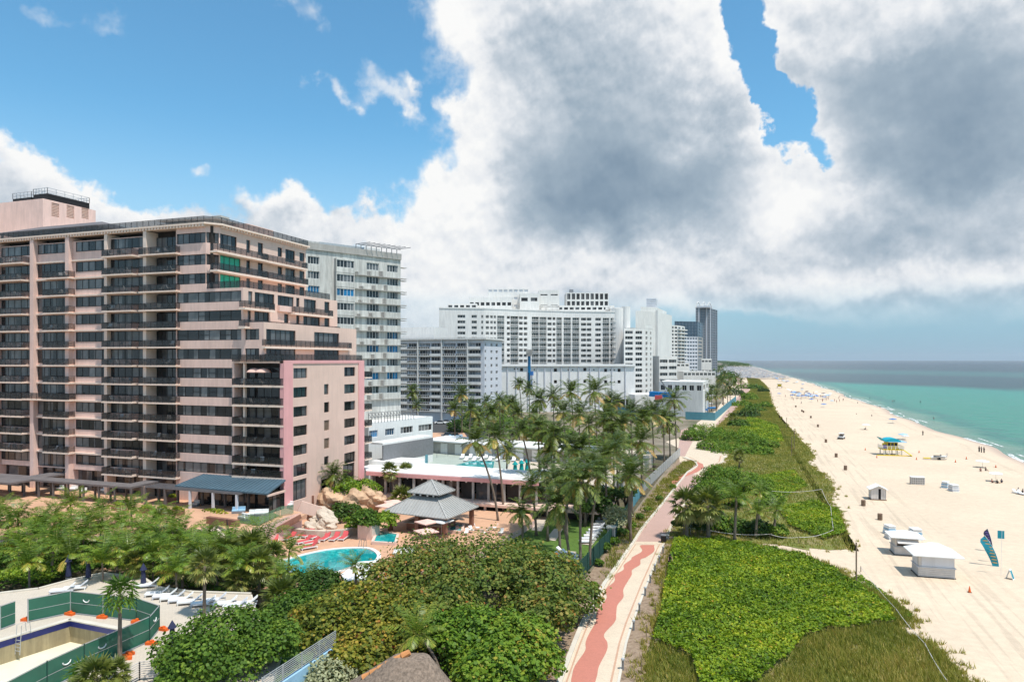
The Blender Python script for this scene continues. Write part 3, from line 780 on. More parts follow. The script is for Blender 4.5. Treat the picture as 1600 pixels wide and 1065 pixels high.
# step roofs
ewall.box(XA - 0.6, YS + 0.02, zt[2] - 2.75, XB - 0.02, YN + 1.45, zt[2] - 2.452)
ewall.box(XB - 0.6, YS + 0.3, zt[4] - 2.2, XC - 0.02, YN + 1.9, zt[4] - 1.902)
# north end walls
ewall.add([(XA, YN, zt[2] - 2.5), (XW, YN, zt[2] - 2.5), (XW, YN, ZR), (XA, YN, ZR)], [(0, 1, 2, 3)])
ewall.add([(XB, YN + 1.5, z7), (XW, YN + 1.5, z7), (XW, YN + 1.5, zt[2] - 2.45), (XB, YN + 1.5, zt[2] - 2.45)], [(0, 1, 2, 3)])
part('east_wall', ewall, 'tan', b)
# window and balcony bays of the south face
segs = [(-60, -8, 'B'), (0, 52, 'A'), (57, 107, 'B'), (112, 168, 'C'), (171, 227, 'A'), (232, 274.5, 'D')]
xs0 = X(-200)
def band(x0, x1, y, z0, z1): wall.box(x0, y, z0, x1, y + 0.3, z1)
for r in range(13):
    zb = zt[r] - 1.62; zs = zt[r + 1] + 0.12 if r < 12 else zb - 1.2       # window sill and slab level below
    if r == 12: zs = zt[12] - 2.75
    for (p0, p1, kind) in segs + [(-190, -130, 'A'), (-125, -68, 'C')]:
        x0 = X(p0); x1 = X(p1); w = x1 - x0
        yk = YS + (1.6 if kind == 'D' else 0.25)
        if kind == 'C':
            band(x0, x1, yk, zs + 0.25, zb); band(x0, X(p0 + 5), yk, zb, zt[r])
            put_window(b, (X(p0 + 5), yk), (1, 0), 0, x1 - X(p0 + 5), zb, zt[r], 5, panes=p0 > 50, inset=-0.0, gm='win')
            band(x0, x1, yk, zt[r], zt[r] + 0.14)
        elif kind == 'A':
            band(x0, x1, yk, zs + 0.25, zb); put_window(b, (x0, yk), (1, 0), 0.15, w - 0.1, zb, zt[r], 5, inset=0.0, gm='windark' if r % 3 else 'win'); band(x0, x1, yk, zt[r], zt[r] + 0.14)
        elif kind == 'B':
            if r >= 1: 
                band(x0, X(p0 + 9), yk, zs + 0.25, zb); put_window(b, (x0, yk), (1, 0), 0.15, w - 0.1, zb - 0.6, zt[r], 5, inset=-0.02, gm='windark' if r % 2 else 'win')
                band(X(p0 + 9), x1, yk + 0.05, zs + 0.25, zb - 0.6)
            else: band(x0, x1, yk, zs + 0.25, zb); put_window(b, (x0, yk), (1, 0), 0.15, w - 0.1, zb, zt[r], 5, inset=0.0)
            band(x0, x1, yk, zt[r], zt[r] + 0.14)
        else:
            put_window(b, (x0, yk), (1, 0), 0.1, w - 0.1, zs + 0.3, zt[r], 5, inset=-0.05, panes=True, gm='windark' if r % 4 else 'win')
    # slab ledge along the whole face
    sl = MB().box(XW, YS - 0.05, zs, X(274.8), YS + 2.0, zs + 0.25)
    if r < 12: part('floor_slab', sl, 'pink_light', b)
    # balconies in front
    D = 1.9
    for (p0, p1, pr, rows) in ((-150, -110, 1.3, 0), (-58, -12, 1.1, 1), (-9, 33, 1.3, 0), (66, 106.5, 1.1, 1), (158, 205, 1.5, 0), (216, 273.5, 1.0, 0)):
        if r < rows or (r == 12 and p0 < 150): continue
        yb = YS - pr; x0 = onY(p0, yb); x1 = onY(p1, yb)
        balcony(b, (x0, yb), (x1, yb), zs + 0.22, D=pr + (0.2 if p0 != 216 else 1.7))
        if p0 > -12:
            for k in range(2 + (r * 5 + p0) % 3):
                fx = x0 + 0.8 + (x1 - x0 - 1.6) * (((k + 1) * 0.37 + r * 0.23) % 1.0)
                chair(fx, yb + 0.65, zs + 0.22, (k * 1.3 + r) % 6.28, ('canvas', 'steel', 'canvas', 'steel')[(k + r) % 4], '%s chair, %s, %s balcony down in the %s bay of the pink building' % (('white', 'grey')[(k + r) % 2], ('first', 'second', 'third', 'fourth', 'fifth')[k], ORD[r], {-9: 'leftmost', 66: 'second', 158: 'fourth', 216: 'fifth'}[p0]), 'chairs on the south balconies of the pink building')
# continuous long balcony at one level
r = 8; yb = YS - 1.25; balcony(b, (onY(0, yb), yb), (onY(107, yb), yb), zt[9] + 0.42, D=1.4)
# pilasters
for p0, p1, dp in ((-66, -61, .55), (-7, -1, .55), (51.5, 57, .55), (106.5, 112, .55), (166.5, 171, .45), (227, 232, .45), (-128, -124, .5)):
    part('pilaster', MB().box(X(p0), YS - dp, TZ, X(p1), YS + 1.9, ZR - 0.6), 'pink_light' if p0 > 150 else 'pink', b)
part('wall', wall, 'pink', b)
# annex south: stacked balconies under the terrace, glazed behind
xa0 = X366; 
for r in range(7, 13):
    zs = (zt[r + 1] + 0.12) if r < 12 else TZ + 4.2
    y0 = YS - 0.55
    balcony(b, (xa0, y0), (XD + 0.05, YS - 0.15), zs + 0.2, D=2.1, t=0.28)
    put_window(b, (xa0, YS + 1.6), (1, 0), 0.1, XD - xa0 - 0.7, zs + 0.25, zt[r] + 0.05, 6, inset=0.0, panes=True, gm='windark')
    for k in range(3):
        chair(xa0 + 1.4 + k * 1.7, YS + 0.35, zs + 0.2, k * 1.1 + r, ('steel', 'canvas')[(k + r) % 2], '%s lounge chair, %s on the %s annex corner balcony from the top' % ('grey' if (k + r) % 2 == 0 else 'white', ('left', 'middle', 'right')[k], ORD[r - 7]), 'chairs on the annex corner balconies')
ax = MB(); ax.box(xa0 - 0.2, YS + 1.7, TZ, XD - 0.5, 105.4, z7 - 0.25)
part('annex_core', ax, 'interior', b)
ac = MB(); ac.box(X(378.5), YS + 0.15, TZ, X(381.5), YS + 0.55, z7 - 0.25); part('column', ac, 'pink_light', b)
sw = MB(); sw.box(xa0 - 0.25, YS + 0.02, TZ, xa0 - 0.02, YS + 2.0, z7 - 0.3); part('side_wall', sw, 'pink', b)
# lower glazing under the balconies
put_window(b, (xa0, YS + 0.6), (1, 0), 0.1, XD - xa0 - 0.6, TZ + 0.2, TZ + 3.9, 6, gm='windark', inset=0)
# annex east wall
aw = MB(); Y0 = YS; Y1 = 105.6; hs = []
for r in range(7, 13):
    for (p0, p1, hh, n, g) in ((458.5, 480, 1.55, 3, 'win'), (538, 555, 1.55, 3, 'windark')):
        a = onX(p0, XD) - Y0; c = onX(p1, XD) - Y0; z1 = zt[r] - 0.03; z0 = z1 - hh - (0.25 if r == 12 else 0)
        hs.append((a, c, z0, z1)); put_window(b, (XD, Y0), (0, 1), a, c, z0, z1, n, gm=g, panes=True, inset=0.22)
    if r > 7:
        a = onX(506.5, XD) - Y0; c = onX(513.5 if r in (8, 12) else 514.5, XD) - Y0; z1 = zt[r] + 0.2; z0 = z1 - (1.65 if r < 12 else 1.4)
        hs.append((a, c, z0, z1))
        if r in (10, 11):
            lv = MB()
            for q in range(9): lv.box(XD - 0.2, Y0 + a + .02, z0 + 0.02 + q * 0.18, XD - 0.12, Y0 + c - .02, z0 + 0.14 + q * 0.18)
            lv.box(XD - 0.23, Y0 + a, z0, XD - 0.2, Y0 + c, z1); part('louvre', lv, 'wood', b, label='tan louvred shutter')
        else: put_window(b, (XD, Y0), (0, 1), a, c, z0, z1, 1, gm='windark', inset=0.22)
a = onX(458, XD) - Y0; c = onX(479, XD) - Y0
hs.append((a, c, 4.9, 7.9)); put_window(b, (XD, Y0), (0, 1), a, c, 4.9, 7.9, 3, gm='windark', panes=True, inset=0.22)
a = onX(536, XD) - Y0; c = onX(554, XD) - Y0
hs.append((a, c, 5.2, 8.4)); put_window(b, (XD, Y0), (0, 1), a, c, 5.2, 8.4, 2, gm='windark', inset=0.22)
a = onX(502, XD) - Y0; c = onX(516, XD) - Y0
hs.append((a, c, 4.6, 6.9)); put_window(b, (XD, Y0), (0, 1), a, c, 4.6, 6.9, 1, gm='windark', inset=0.22)
holed(aw, (XD, Y0), (XD, Y1), 0.5, z7 - 0.0, hs)
aw.add([(XD, Y1, 0.5), (XC, Y1, 0.5), (XC, Y1, z7), (XD, Y1, z7)], [(0, 1, 2, 3)])
aw.box(xa0, YS - 0.1, z7 - 0.3, XD - 0.01, Y1, z7 - 0.02)
aw.box(XC - 0.3, Y1 - .01, 0.5, XB, YN + 2, z7 - 0.1)
part('annex_wall', aw, 'tan', b)
dp = MB(); dp.box(XD - 0.02, YS - 0.12, TZ - 0.3, XD + 0.14, onX(456.5, XD), z7 + 0.12); dp.box(XD + 0.0, onX(560, XD), 0.6, XD + 0.12, Y1 + 0.1, z7 + 0.12)
dp.box(XD - 0.02, onX(456.5, XD), z7 - 0.35, XD + 0.125, onX(560, XD), z7 + 0.12); dp.box(XD - 0.6, YS - 0.1, TZ, XD - 0.02, YS + 0.5, z7 - 0.02)
part('pink_trim', dp, 'pink_deep', b)
# little balconies on the annex north corner
for r in range(7, 13): balcony(b, (XD + 0.2, Y1 + 0.3), (XD + 0.2, Y1 + 2.6), zt[r] - 1.9, D=1.6)
# balconies and terraces of the east faces
def eb(p0, p1, Xe, pr, z, slab=True):
    xx = Xe + pr; y0 = onX(p0, xx); y1 = onX(p1, xx)
    if slab: balcony(b, (xx, y0), (xx, y1), z, D=pr - 0.02, t=0.3)
    else: balcony(b, (xx, y0), (xx, y1), z, slab=False)
def slabz(r): return zt[r + 1] + 0.34
eb(340, 419, XA, 1.5, slabz(0)); eb(419.5, 481, XA, 1.3, slabz(0))
eb(340, 419, XA, 1.5, slabz(1)); eb(419.5, 482, XA, 1.3, slabz(1))
zter = zt[2] - 2.45
balcony(b, (onY(322, YS + 0.1), YS + 0.12), (XB - 0.1, YS + 0.12), zter, slab=False)
eb(380, 420, XB, -0.12, zter, False); eb(420.3, 515, XB, -0.12, zter, False)
eb(383, 430, XB, 1.2, slabz(3) - 0.1); eb(461, 521, XB, 1.2, slabz(3) - 0.1)
eb(382.5, 470.5, XB, 1.2, slabz(4)); eb(472, 532, XB, 1.2, slabz(4))
eb(414.5, 550, XC, 0.7, slabz(5) - .05)
eb(414, 565, XD, -0.15, z7, False)
balcony(b, (XC + 0.1, YS + 0.1), (XD - 0.15, YS + 0.1), z7, slab=False)
balcony(b, (X366, YS - 0.4), (XD - 0.2, YS - 0.1), z7 - 2.95 + 2.9 - 0.0, slab=False)
# box bay in row 4
bb = MB().box(XB, onX(433, XB), zt[3] - 2.6, XB + 0.5, onX(460.5, XB), zt[3] - 1.66); part('bay_apron', bb, 'pink', b)
# cornice with dentils and roof
co = MB(); x1 = XA + 0.35
co.box(XW, YS - 0.45, ZR - 0.55, XF, YS + 0.0, ZR - 0.2)
co.box(XW, YS - 0.7, ZR - 0.2, XF + 0.3, YS + 0.3, ZR + 0.05)
co.add([(XF + 0.3, YS - 0.7, ZR - 0.2), (XA + 0.7, YS + 1.3, ZR - 0.2), (XA + 0.7, YN + 0.3, ZR - 0.2), (XF, YN + 0.3, ZR - 0.2), (XF + 0.3, YS - 0.7, ZR + 0.05), (XA + 0.7, YS + 1.3, ZR + 0.05), (XA + 0.7, YN + 0.3, ZR + 0.05), (XF, YN + 0.3, ZR + 0.05)],
       [(0, 3, 2, 1), (4, 5, 6, 7), (0, 1, 5, 4), (1, 2, 6, 5), (2, 3, 7, 6)])
co.box(XW, YS + 0.3, ZR - 0.35, XF, YN + 0.3, ZR - 0.02)
part('cornice', co, 'pink_light', b)
de = MB(); x = XW + 60
while x < XF: de.box(x, YS - 0.66, ZR - 0.5, x + 0.28, YS - 0.452, ZR - 0.202); x += 0.62
y = YS + 1.7
while y < YN: de.box(XA + 0.02, y, ZR - 0.52, XA + 0.5, y + 0.3, ZR - 0.202); y += 0.66
o = part('dentils', de, 'pink_light', b); o['kind'] = 'stuff'
balcony(b, (X(-100), YS - 0.4), (XF, YS - 0.4), ZR + 0.05, slab=False, h=1.0)
balcony(b, (XF, YS - 0.4), (XA + 0.45, YS + 1.4), ZR + 0.05, slab=False, h=1.0)
balcony(b, (XA + 0.45, YS + 1.4), (XA + 0.45, YN), ZR + 0.05, slab=False, h=1.0)
# ground floor front: columns and dark glass
gf = MB(); gf.box(XW, YS + 1.2, TZ, X(275), YS + 1.98, zt[12] - 2.75); part('lobby_glass', gf, 'windark', b)
# roof structures
ph = MB(); Yp = 95.0; xp = onY(67, Yp); zp = hz(310, xp, Yp)
holed(ph, (XW, Yp), (xp, Yp), ZR, zp, [])
lou = []
for (p0, p1, y0p, y1p) in ((80.5, 92.5, 316, 338), (104, 116, 320, 340), (127.5, 138.5, 324, 341)):
    a = onX(p0, xp) - Yp; c = onX(p1, xp) - Yp; zz = hz(y0p, xp, Yp + a); zb = hz(y1p, xp, Yp + a); lou.append((a, c, zb, zz))
y2 = onX(149.5, xp)
holed(ph, (xp, Yp), (xp, y2), ZR, zp, lou, 0.3)
ph.add([(XW, Yp, zp), (xp, Yp, zp), (xp, y2, zp), (XW, y2, zp), (xp, y2, ZR), (XW, y2, ZR)], [(0, 1, 2, 3), (4, 5, 3, 2)])
part('penthouse', ph, 'pink', b)
for (a, c, zb, zz) in lou:
    lv = MB(); k = 0
    while zb + k * 0.3 < zz: lv.box(xp - 0.3, Yp + a, zb + k * 0.3, xp - 0.1, Yp + c, zb + k * 0.3 + 0.12); k += 1
    lv.box(xp - 0.33, Yp + a, zb, xp - 0.3, Yp + c, zz)
    part('vent_grille', lv, 'tan', b)
pt = MB(); 
for (pa, pb, yt, zadd) in ((20, 49, 307, .0), (52, 115, 302, 0.4)):
    xa = onY(pa, Yp + 1.5); xb = min(onY(pb, Yp + 1.5), xp - 0.6) if pa < 30 else xp - 0.8
    xa = onY(pa, Yp + 1.5)
    yb2 = Yp + 1.5
    pt.box(xa, yb2, zp, xb, yb2 + (4 if pa < 30 else 9), zp + 1.0 + zadd, 0)
    z0 = zp + 1.0 + zadd; yy1 = yb2 + (4 if pa < 30 else 9)
    for (p, q) in (((xa, yb2), (xb, yb2)), ((xb, yb2), (xb, yy1)), ((xa, yy1), (xb, yy1)), ((xa, yb2), (xa, yy1))):
        for zz in (0.55, 1.1): pt.bar((p[0], p[1], z0 + zz), (q[0], q[1], z0 + zz), 0.07, 0.07, 1)
        n = 5
        for k in range(n + 1):
            xx, y_ = p[0] + (q[0] - p[0]) * k / n, p[1] + (q[1] - p[1]) * k / n; pt.box(xx - .035, y_ - .035, z0, xx + .035, y_ + .035, z0 + 1.1, 1)
part('equipment_platform', pt, ['bronze', 'galv'], b)
# dark roof canopy over the roof terrace
cn = MB(); e1 = AT(7, 347, 116); e2 = AT(172, 351.5, 104); zc = 48.6; 
xL, xR = onY(4, 86.5), onY(160, 86.5); yA, yB = 85.5, 95.0
zr = 50.3; xm = (xL + xR) / 2 + 4
cn.add([(xL, yA, zc), (xR, yA, zc), (xR + 1.5, yB, zc), (xL, yB, zc), (xL + 5, (yA + yB) / 2, zr), (xR - 4.5, (yA + yB) / 2, zr), (xL, yA, zc - 0.25), (xR, yA, zc - 0.25), (xR + 1.5, yB, zc - 0.25), (xL, yB, zc - 0.25)],
       [(0, 1, 5, 4), (1, 2, 5), (2, 3, 4, 5), (3, 0, 4), (0, 6, 7, 1), (1, 7, 8, 2), (2, 8, 9, 3), (3, 9, 6, 0), (6, 9, 8, 7)])
for k in range(8):
    x = xL + 0.6 + (xR - xL - 1.2) * k / 7
    for y in (yA + 0.5, yB - 0.5): cn.box(x - .1, y - .1, ZR, x + .1, y + .1, zc - .24)
part('roof_canopy', cn, 'pergola', b)
pb = MB(); pb.box(onY(246, 90), 90, ZR, onY(336, 90), 99, 48.9); part('rooftop_room', pb, 'dirty', b)
sb = MB(); sb.add([(onY(243, 89), 89, 49.3), (onY(338, 89), 89, 48.9), (onY(338, 89), 99.5, 48.9), (onY(243, 89), 99.5, 49.3), (onY(243, 89), 89, 49.5), (onY(338, 89), 89, 49.1), (onY(338, 89), 99.5, 49.1), (onY(243, 89), 99.5, 49.5)],
       [(3, 2, 1, 0), (4, 5, 6, 7), (0, 1, 5, 4), (1, 2, 6, 5), (2, 3, 7, 6), (3, 0, 4, 7)]); part('sloped_roof_slab', sb, 'white', b)
st = MB(); xs1 = XA - 2.0; st.box(xs1 - 4, onX(386, xs1), ZR, xs1, onX(427, xs1), hz(349, xs1, onX(386, xs1))); part('stair_head', st, 'pink', b)
un = MB(); un.box(onY(331, 92), 92, 49.1, onY(345, 92), 94, 50.1); part('air_handler', un, 'conc', b)
# terrace parasols on the annex balcony
for px in (398, 411):
    P = Vector((onY(px, YS + 0.7), YS + 0.7, zt[8] + 0.32 + 2.9 - 2.9))
    t = thing('patio_parasol', 'pale pink domed parasol on the top corner balcony of the annex, %s of two' % ('left' if px < 400 else 'right'), 'parasol', (P.x, P.y, zt[8] + 0.32), 0, 'pair of parasols on the annex balcony')
    m = MB(); m.lathe([(0.02, 2.55), (0.55, 2.45), (1.0, 2.2), (1.2, 1.95), (1.18, 1.9)], 12); obj('canopy', m.mesh('canopy', 'pinkcanvas', smooth=True), t)
    m = MB().tube([(0, 0, 0), (0, 0, 2.5)], 0.03); obj('pole', m.mesh('pole', 'steel'), t)

# ================================================================== GENERIC FAR TOWERS
def gridface(b, A, B, z0, z1, cols, fh, zt0, nrow, hh, gm, fm, m_wall, depth=0.3, panes=1, name='window', wname='wall', stuff=False, rows=None, skip=None, hhs=None, gms=None):
    """wall with a grid of windows; cols = [(u0,u1),...] in metres along A-B"""
    d, L = vec(A, B); w = MB(); hs = []
    big = MB()
    for r in range(nrow):
        for ci, (u0, u1) in enumerate(cols):
            if skip and skip(r, ci): continue
            t = zt0 - fh * r
            hh = hhs[ci] if hhs else hh; gm = gms[ci] if gms else gm
            hs.append((u0, u1, t - hh, t))
            if stuff:
                o_ = (d[1], -d[0]); k = depth * 0.85
                P = lambda u, z: (A[0] + d[0] * u - o_[0] * k, A[1] + d[1] * u - o_[1] * k, z)
                big.add([P(u0, t - hh), P(u1, t - hh), P(u1, t), P(u0, t)], [(0, 1, 2, 3)])
            else:
                f, g, p = win_mesh(u1 - u0, hh, panes, gm, fm, fr=0.1)
                key = ('far', f.name)
                if key not in _wc:
                    mb = MB()
                    ww = u1 - u0
                    mb.box(0, 0, 0, ww, 0.02, hh, 0)
                    for i in range(panes + 1): mb.box(ww * i / panes - .06, -0.06, 0, ww * i / panes + .06, 0, hh, 1)
                    mb.box(0, -0.06, 0, ww, 0, 0.1, 1); mb.box(0, -0.06, hh - 0.1, ww, 0, hh, 1)
                    _wc[key] = mb.mesh('window', [gm, fm])
                x = A[0] + d[0] * u0 - d[1] * depth * 0.85; y = A[1] + d[1] * u0 + d[0] * depth * 0.85
                obj(name, _wc[key], b, (x - b.location.x, y - b.location.y, t - hh - b.location.z), math.atan2(d[1], d[0]))
    holed(w, A, B, z0, z1, hs, depth)
    part(wname, w, m_wall, b)
    if stuff and big.f: o = part('glazing', big, gm, b); o['kind'] = 'stuff'
    return d, L

# ================================================================== WEATHERED WHITE TOWER BEHIND
P0 = AT(521, 562, 139.0); P1 = AT(626, 562, 150.0)
dd, LL = vec(P0, P1)
Pm = (P0.x - dd[0] * 9.0, P0.y - dd[1] * 9.0); Pn = (P1.x, P1.y)
wt = thing('apartment_tower', 'weathered off-white apartment tower under repair behind the pink building', 'building', (P0.x, P0.y, 2.0))
ZT = hz(392, P0.x, P0.y); ztop = hz(405.6, P0.x, P0.y)
FH = 2.9
Lf = math.hypot(Pn[0] - Pm[0], Pn[1] - Pm[1])
def U(px):
    r = ray(px); # intersection of the sight line with the facade
    a, c = r; den = a * dd[1] - c * dd[0]
    t = (Pm[0] * dd[1] - Pm[1] * dd[0]) / den
    x, y = a * t, c * t
    return (x - Pm[0]) * dd[0] + (y - Pm[1]) * dd[1]
colsw = [(U(481), U(499)), (U(573), U(592)), (U(605), U(622))]
w = MB(); hs = []
for r in range(10):
    t = ztop - FH * r + 0.2
    for ci, (u0, u1) in enumerate(colsw):
        if r > 2 and ci == 0: continue
        hs.append((u0, u1, t - 1.5, t))
        blue = (r in (6, 8) and ci == 1) or (r in (5, 6, 8) and ci == 2) or (r == 2 and ci == 0)
        put_window(wt, Pm, dd, u0, u1, t - 1.5, t, 4, gm='winblue' if blue else 'win', fm='white' , inset=0.2)
holed(w, Pm, Pn, 2.0, ZT, hs)
o_ = (dd[1], -dd[0])
back = [(Pm[0] - o_[0] * 26, Pm[1] - o_[1] * 26), (Pn[0] - o_[0] * 26, Pn[1] - o_[1] * 26)]
for a, c in ((Pn, back[1]), (back[1], back[0]), (back[0], Pm)): holed(w, a, c, 2.0, ZT, [])
w.add([(Pm[0], Pm[1], ZT - .3), (Pn[0], Pn[1], ZT - .3), (back[1][0], back[1][1], ZT - .3), (back[0][0], back[0][1], ZT - .3)], [(0, 1, 2, 3)])
part('wall', w, 'dirty', wt)
# projecting bays
for (pa, pb, rows) in ((522, 551, range(0, 6)),):
    u0, u1 = U(pa), U(pb)
    for r in rows:
        t = ztop - FH * r
        q0 = (Pm[0] + dd[0] * u0 + o_[0] * 0.9, Pm[1] + dd[1] * u0 + o_[1] * 0.9); q1 = (Pm[0] + dd[0] * u1 + o_[0] * 0.9, Pm[1] + dd[1] * u1 + o_[1] * 0.9)
        mb = MB(); z0 = t - 2.55; z1 = t + 0.28
        B0 = (Pm[0] + dd[0] * u0, Pm[1] + dd[1] * u0); B1 = (Pm[0] + dd[0] * u1, Pm[1] + dd[1] * u1)
        holed(mb, q0, q1, z0, z1, [(0.15, u1 - u0 - 0.15, t - 1.5, t)], 0.2)
        holed(mb, B0, q0, z0, z1, []); holed(mb, q1, B1, z0, z1, [])
        for zz in (z0, z1): mb.add([(B0[0], B0[1], zz), (q0[0], q0[1], zz), (q1[0], q1[1], zz), (B1[0], B1[1], zz)], [(0, 1, 2, 3)])
        o = part('bay', mb, 'dirty', wt)
        f, g, p = win_mesh(u1 - u0 - 0.3, 1.5, 5, 'winblue' if r == 2 else 'win', 'white')
        wo_ = obj('window', f, o, (q0[0] + dd[0] * .15 - o_[0] * .15 - wt.location.x, q0[1] + dd[1] * .15 - o_[1] * .15 - wt.location.y, t - 1.5 - wt.location.z), math.atan2(dd[1], dd[0]))
        g2 = obj('glass', g, o, wo_.location, math.atan2(dd[1], dd[0]))
# floor ledges, broken balcony stubs, fins, parapet
for r in range(10):
    t = ztop - FH * r - 2.62
    e = MB(); a = Vector((Pm[0] + dd[0] * U(551) + o_[0] * .25, Pm[1] + dd[1] * U(551) + o_[1] * .25, t)); c = Vector((Pn[0] + dd[0] * 1.2 + o_[0] * .25, Pn[1] + dd[1] * 1.2 + o_[1] * .25, t))
    e.bar(a, c, 0.7, 0.16); part('ledge', e, 'conc', wt)
    for k in range(3):
        uu = U(557 + k * 19 + (r * 7) % 9); h = 0.5 + ((r * 3 + k) % 3) * 0.3
        f = MB(); s_ = Vector((Pm[0] + dd[0] * uu + o_[0] * .2, Pm[1] + dd[1] * uu + o_[1] * .2, t + 0.1)); f.bar(s_, s_ + Vector((0, 0, h)), 0.8, 0.5); part('stub_parapet', f, 'conc', wt)
pp = MB(); c0 = Vector((Pm[0], Pm[1], ZT + 0.4)); c1 = Vector((Pn[0], Pn[1], ZT + 0.4))
pp.bar(c0 + Vector((o_[0], o_[1], 0)) * .1, c1 + Vector((o_[0], o_[1], 0)) * .1, 0.5, 1.3); part('parapet', pp, 'conc', wt)
for (pa, pb, zz, hgt, m) in ((505, 570, 1.0, 1.5, 'galv'), (480, 505, 1.0, 1.4, 'dirty'), (575, 600, 1.0, 1.6, 'white')):
    mb = MB(); u0, u1 = U(pa), U(pb); a = Vector((Pm[0] + dd[0] * u0 - o_[0] * 4, Pm[1] + dd[1] * u0 - o_[1] * 4, ZT + hgt / 2)); c = a + Vector((dd[0], dd[1], 0)) * (u1 - u0)
    mb.bar(a, c, 5, hgt + 0.6); part('rooftop_unit', mb, m, wt)
cl_ = MB()
for k in range(9):
    u = U(560 + k * 8); a = Vector((Pm[0] + dd[0] * u - o_[0] * 1, Pm[1] + dd[1] * u - o_[1] * 1, ZT + 1.0)); cl_.bar(a, a + Vector((0, 0, 1.2)), .12, .12)
    cl_.bar(a + Vector((0, 0, 1.2)), a + Vector((o_[0], o_[1], 0)) * 2.4 + Vector((dd[0], dd[1], 0)) * 2 + Vector((0, 0, 1.5)), .12, .12)
a = Vector((Pm[0] + dd[0] * U(560), Pm[1] + dd[1] * U(560), ZT + 2.0)); cl_.bar(a, a + Vector((dd[0], dd[1], 0)) * (U(626) - U(560)), .12, .12)
part('davit_frame', cl_, 'steel', wt)
for k in range(7):
    uu = U(625); f = MB(); z = ztop - FH * (k) - 0.1; s_ = Vector((Pn[0] - o_[0] * .5, Pn[1] - o_[1] * .5, z)); f.bar(s_, s_ + Vector((dd[0], dd[1], 0)) * 1.6, 1.2, 0.1); part('sunshade', f, 'dirty', wt)

# lower white block at the foot of the tower
lo = thing('annex_block', 'white two-storey block with teal edge at the foot of the weathered tower', 'building', (-62, 128, 0.5))
mb = MB(); q = [AT(576, 640, 136), AT(676, 640, 152)]
z1 = 26 - (650 - 562) / FPX * 152
A_ = (q[0].x, q[0].y); B_ = (q[1].x, q[1].y); d_, L_ = vec(A_, B_)
def UU(px):
    r = ray(px); den = r[0] * d_[1] - r[1] * d_[0]; t = (A_[0] * d_[1] - A_[1] * d_[0]) / den
    return (r[0] * t - A_[0]) * d_[0] + (r[1] * t - A_[1]) * d_[1]
hs = []
for (a, c) in ((577, 590), (602, 616), (626, 645), (654, 675)):
    u0, u1 = UU(a), UU(c); zz = z1 - 1.6; hs.append((u0, u1, zz - 1.4, zz)); put_window(lo, A_, d_, u0, u1, zz - 1.4, zz, 4, gm='winblue' if a < 610 else 'win', fm='white', inset=.2)
for (a, c) in ((602, 622), (628, 650)):
    u0, u1 = UU(a), UU(c); zz = z1 - 5.4; hs.append((u0, u1, zz - 1.0, zz)); put_window(lo, A_, d_, u0, u1, zz - 1.0, zz, 4, gm='winblue', fm='white', inset=.2)
holed(mb, A_, B_, 0.5, z1, hs); n_ = (d_[1], -d_[0])
bk = [(A_[0] - n_[0] * 16, A_[1] - n_[1] * 16), (B_[0] - n_[0] * 16, B_[1] - n_[1] * 16)]
holed(mb, B_, bk[1], 0.5, z1, []); holed(mb, bk[0], A_, 0.5, z1, [])
mb.add([(A_[0], A_[1], z1 - .2), (B_[0], B_[1], z1 - .2), (bk[1][0], bk[1][1], z1 - .2), (bk[0][0], bk[0][1], z1 - .2)], [(0, 1, 2, 3)])
part('wall', mb, 'white', lo)
# scaffold-like roof deck railings
rf = MB()
for k in range(16):
    u = L_ * k / 22; a = Vector((A_[0] + d_[0] * u, A_[1] + d_[1] * u, z1 - .2)); rf.bar(a, a + Vector((0, 0, 2.0)), .1, .1)
    if k: rf.bar(a + Vector((0, 0, 1.0)), a + Vector((0, 0, 1.9)) - Vector((d_[0], d_[1], 0)) * L_ / 22, .08, .08)
a = Vector((A_[0], A_[1], z1 + 1.0)); rf.bar(a, a + Vector((d_[0], d_[1], 0)) * L_ * 0.7, .1, .1); a.z += .9; rf.bar(a, a + Vector((d_[0], d_[1], 0)) * L_ * 0.7, .1, .1)
part('roof_railing', rf, 'steel', lo)
# low front wing with dark mesh windows
f1 = G(566, 735, 2.5); mb = MB(); 
mb.box(-66.5, 112, 0.5, -58, 118, 7.2); part('side_wing', mb, 'white', lo)
mb = MB(); mb.box(-58, 117.2, 2.5, -57.8, 118, 8.0); part('teal_edge', mb, 'tealwall', lo)
A2 = AT(598, 700, 128); B2 = AT(676, 690, 141); mb = MB(); d2_, L2 = vec((A2.x, A2.y), (B2.x, B2.y)); n2_ = (d2_[1], -d2_[0])
zt2 = hz(694, A2.x, A2.y)
mb.prism([(A2.x, A2.y), (B2.x, B2.y), (B2.x - n2_[0] * 3, B2.y - n2_[1] * 3), (A2.x - n2_[0] * 3, A2.y - n2_[1] * 3)], zt2 - .1, zt2 + .25); part('porch_roof', mb, 'white', lo)
mb = MB(); mb.bar((A2.x, A2.y, zt2 - 1.9), (B2.x, B2.y, zt2 - 1.9), .3, 3.4); part('porch_screen', mb, 'steel', lo)

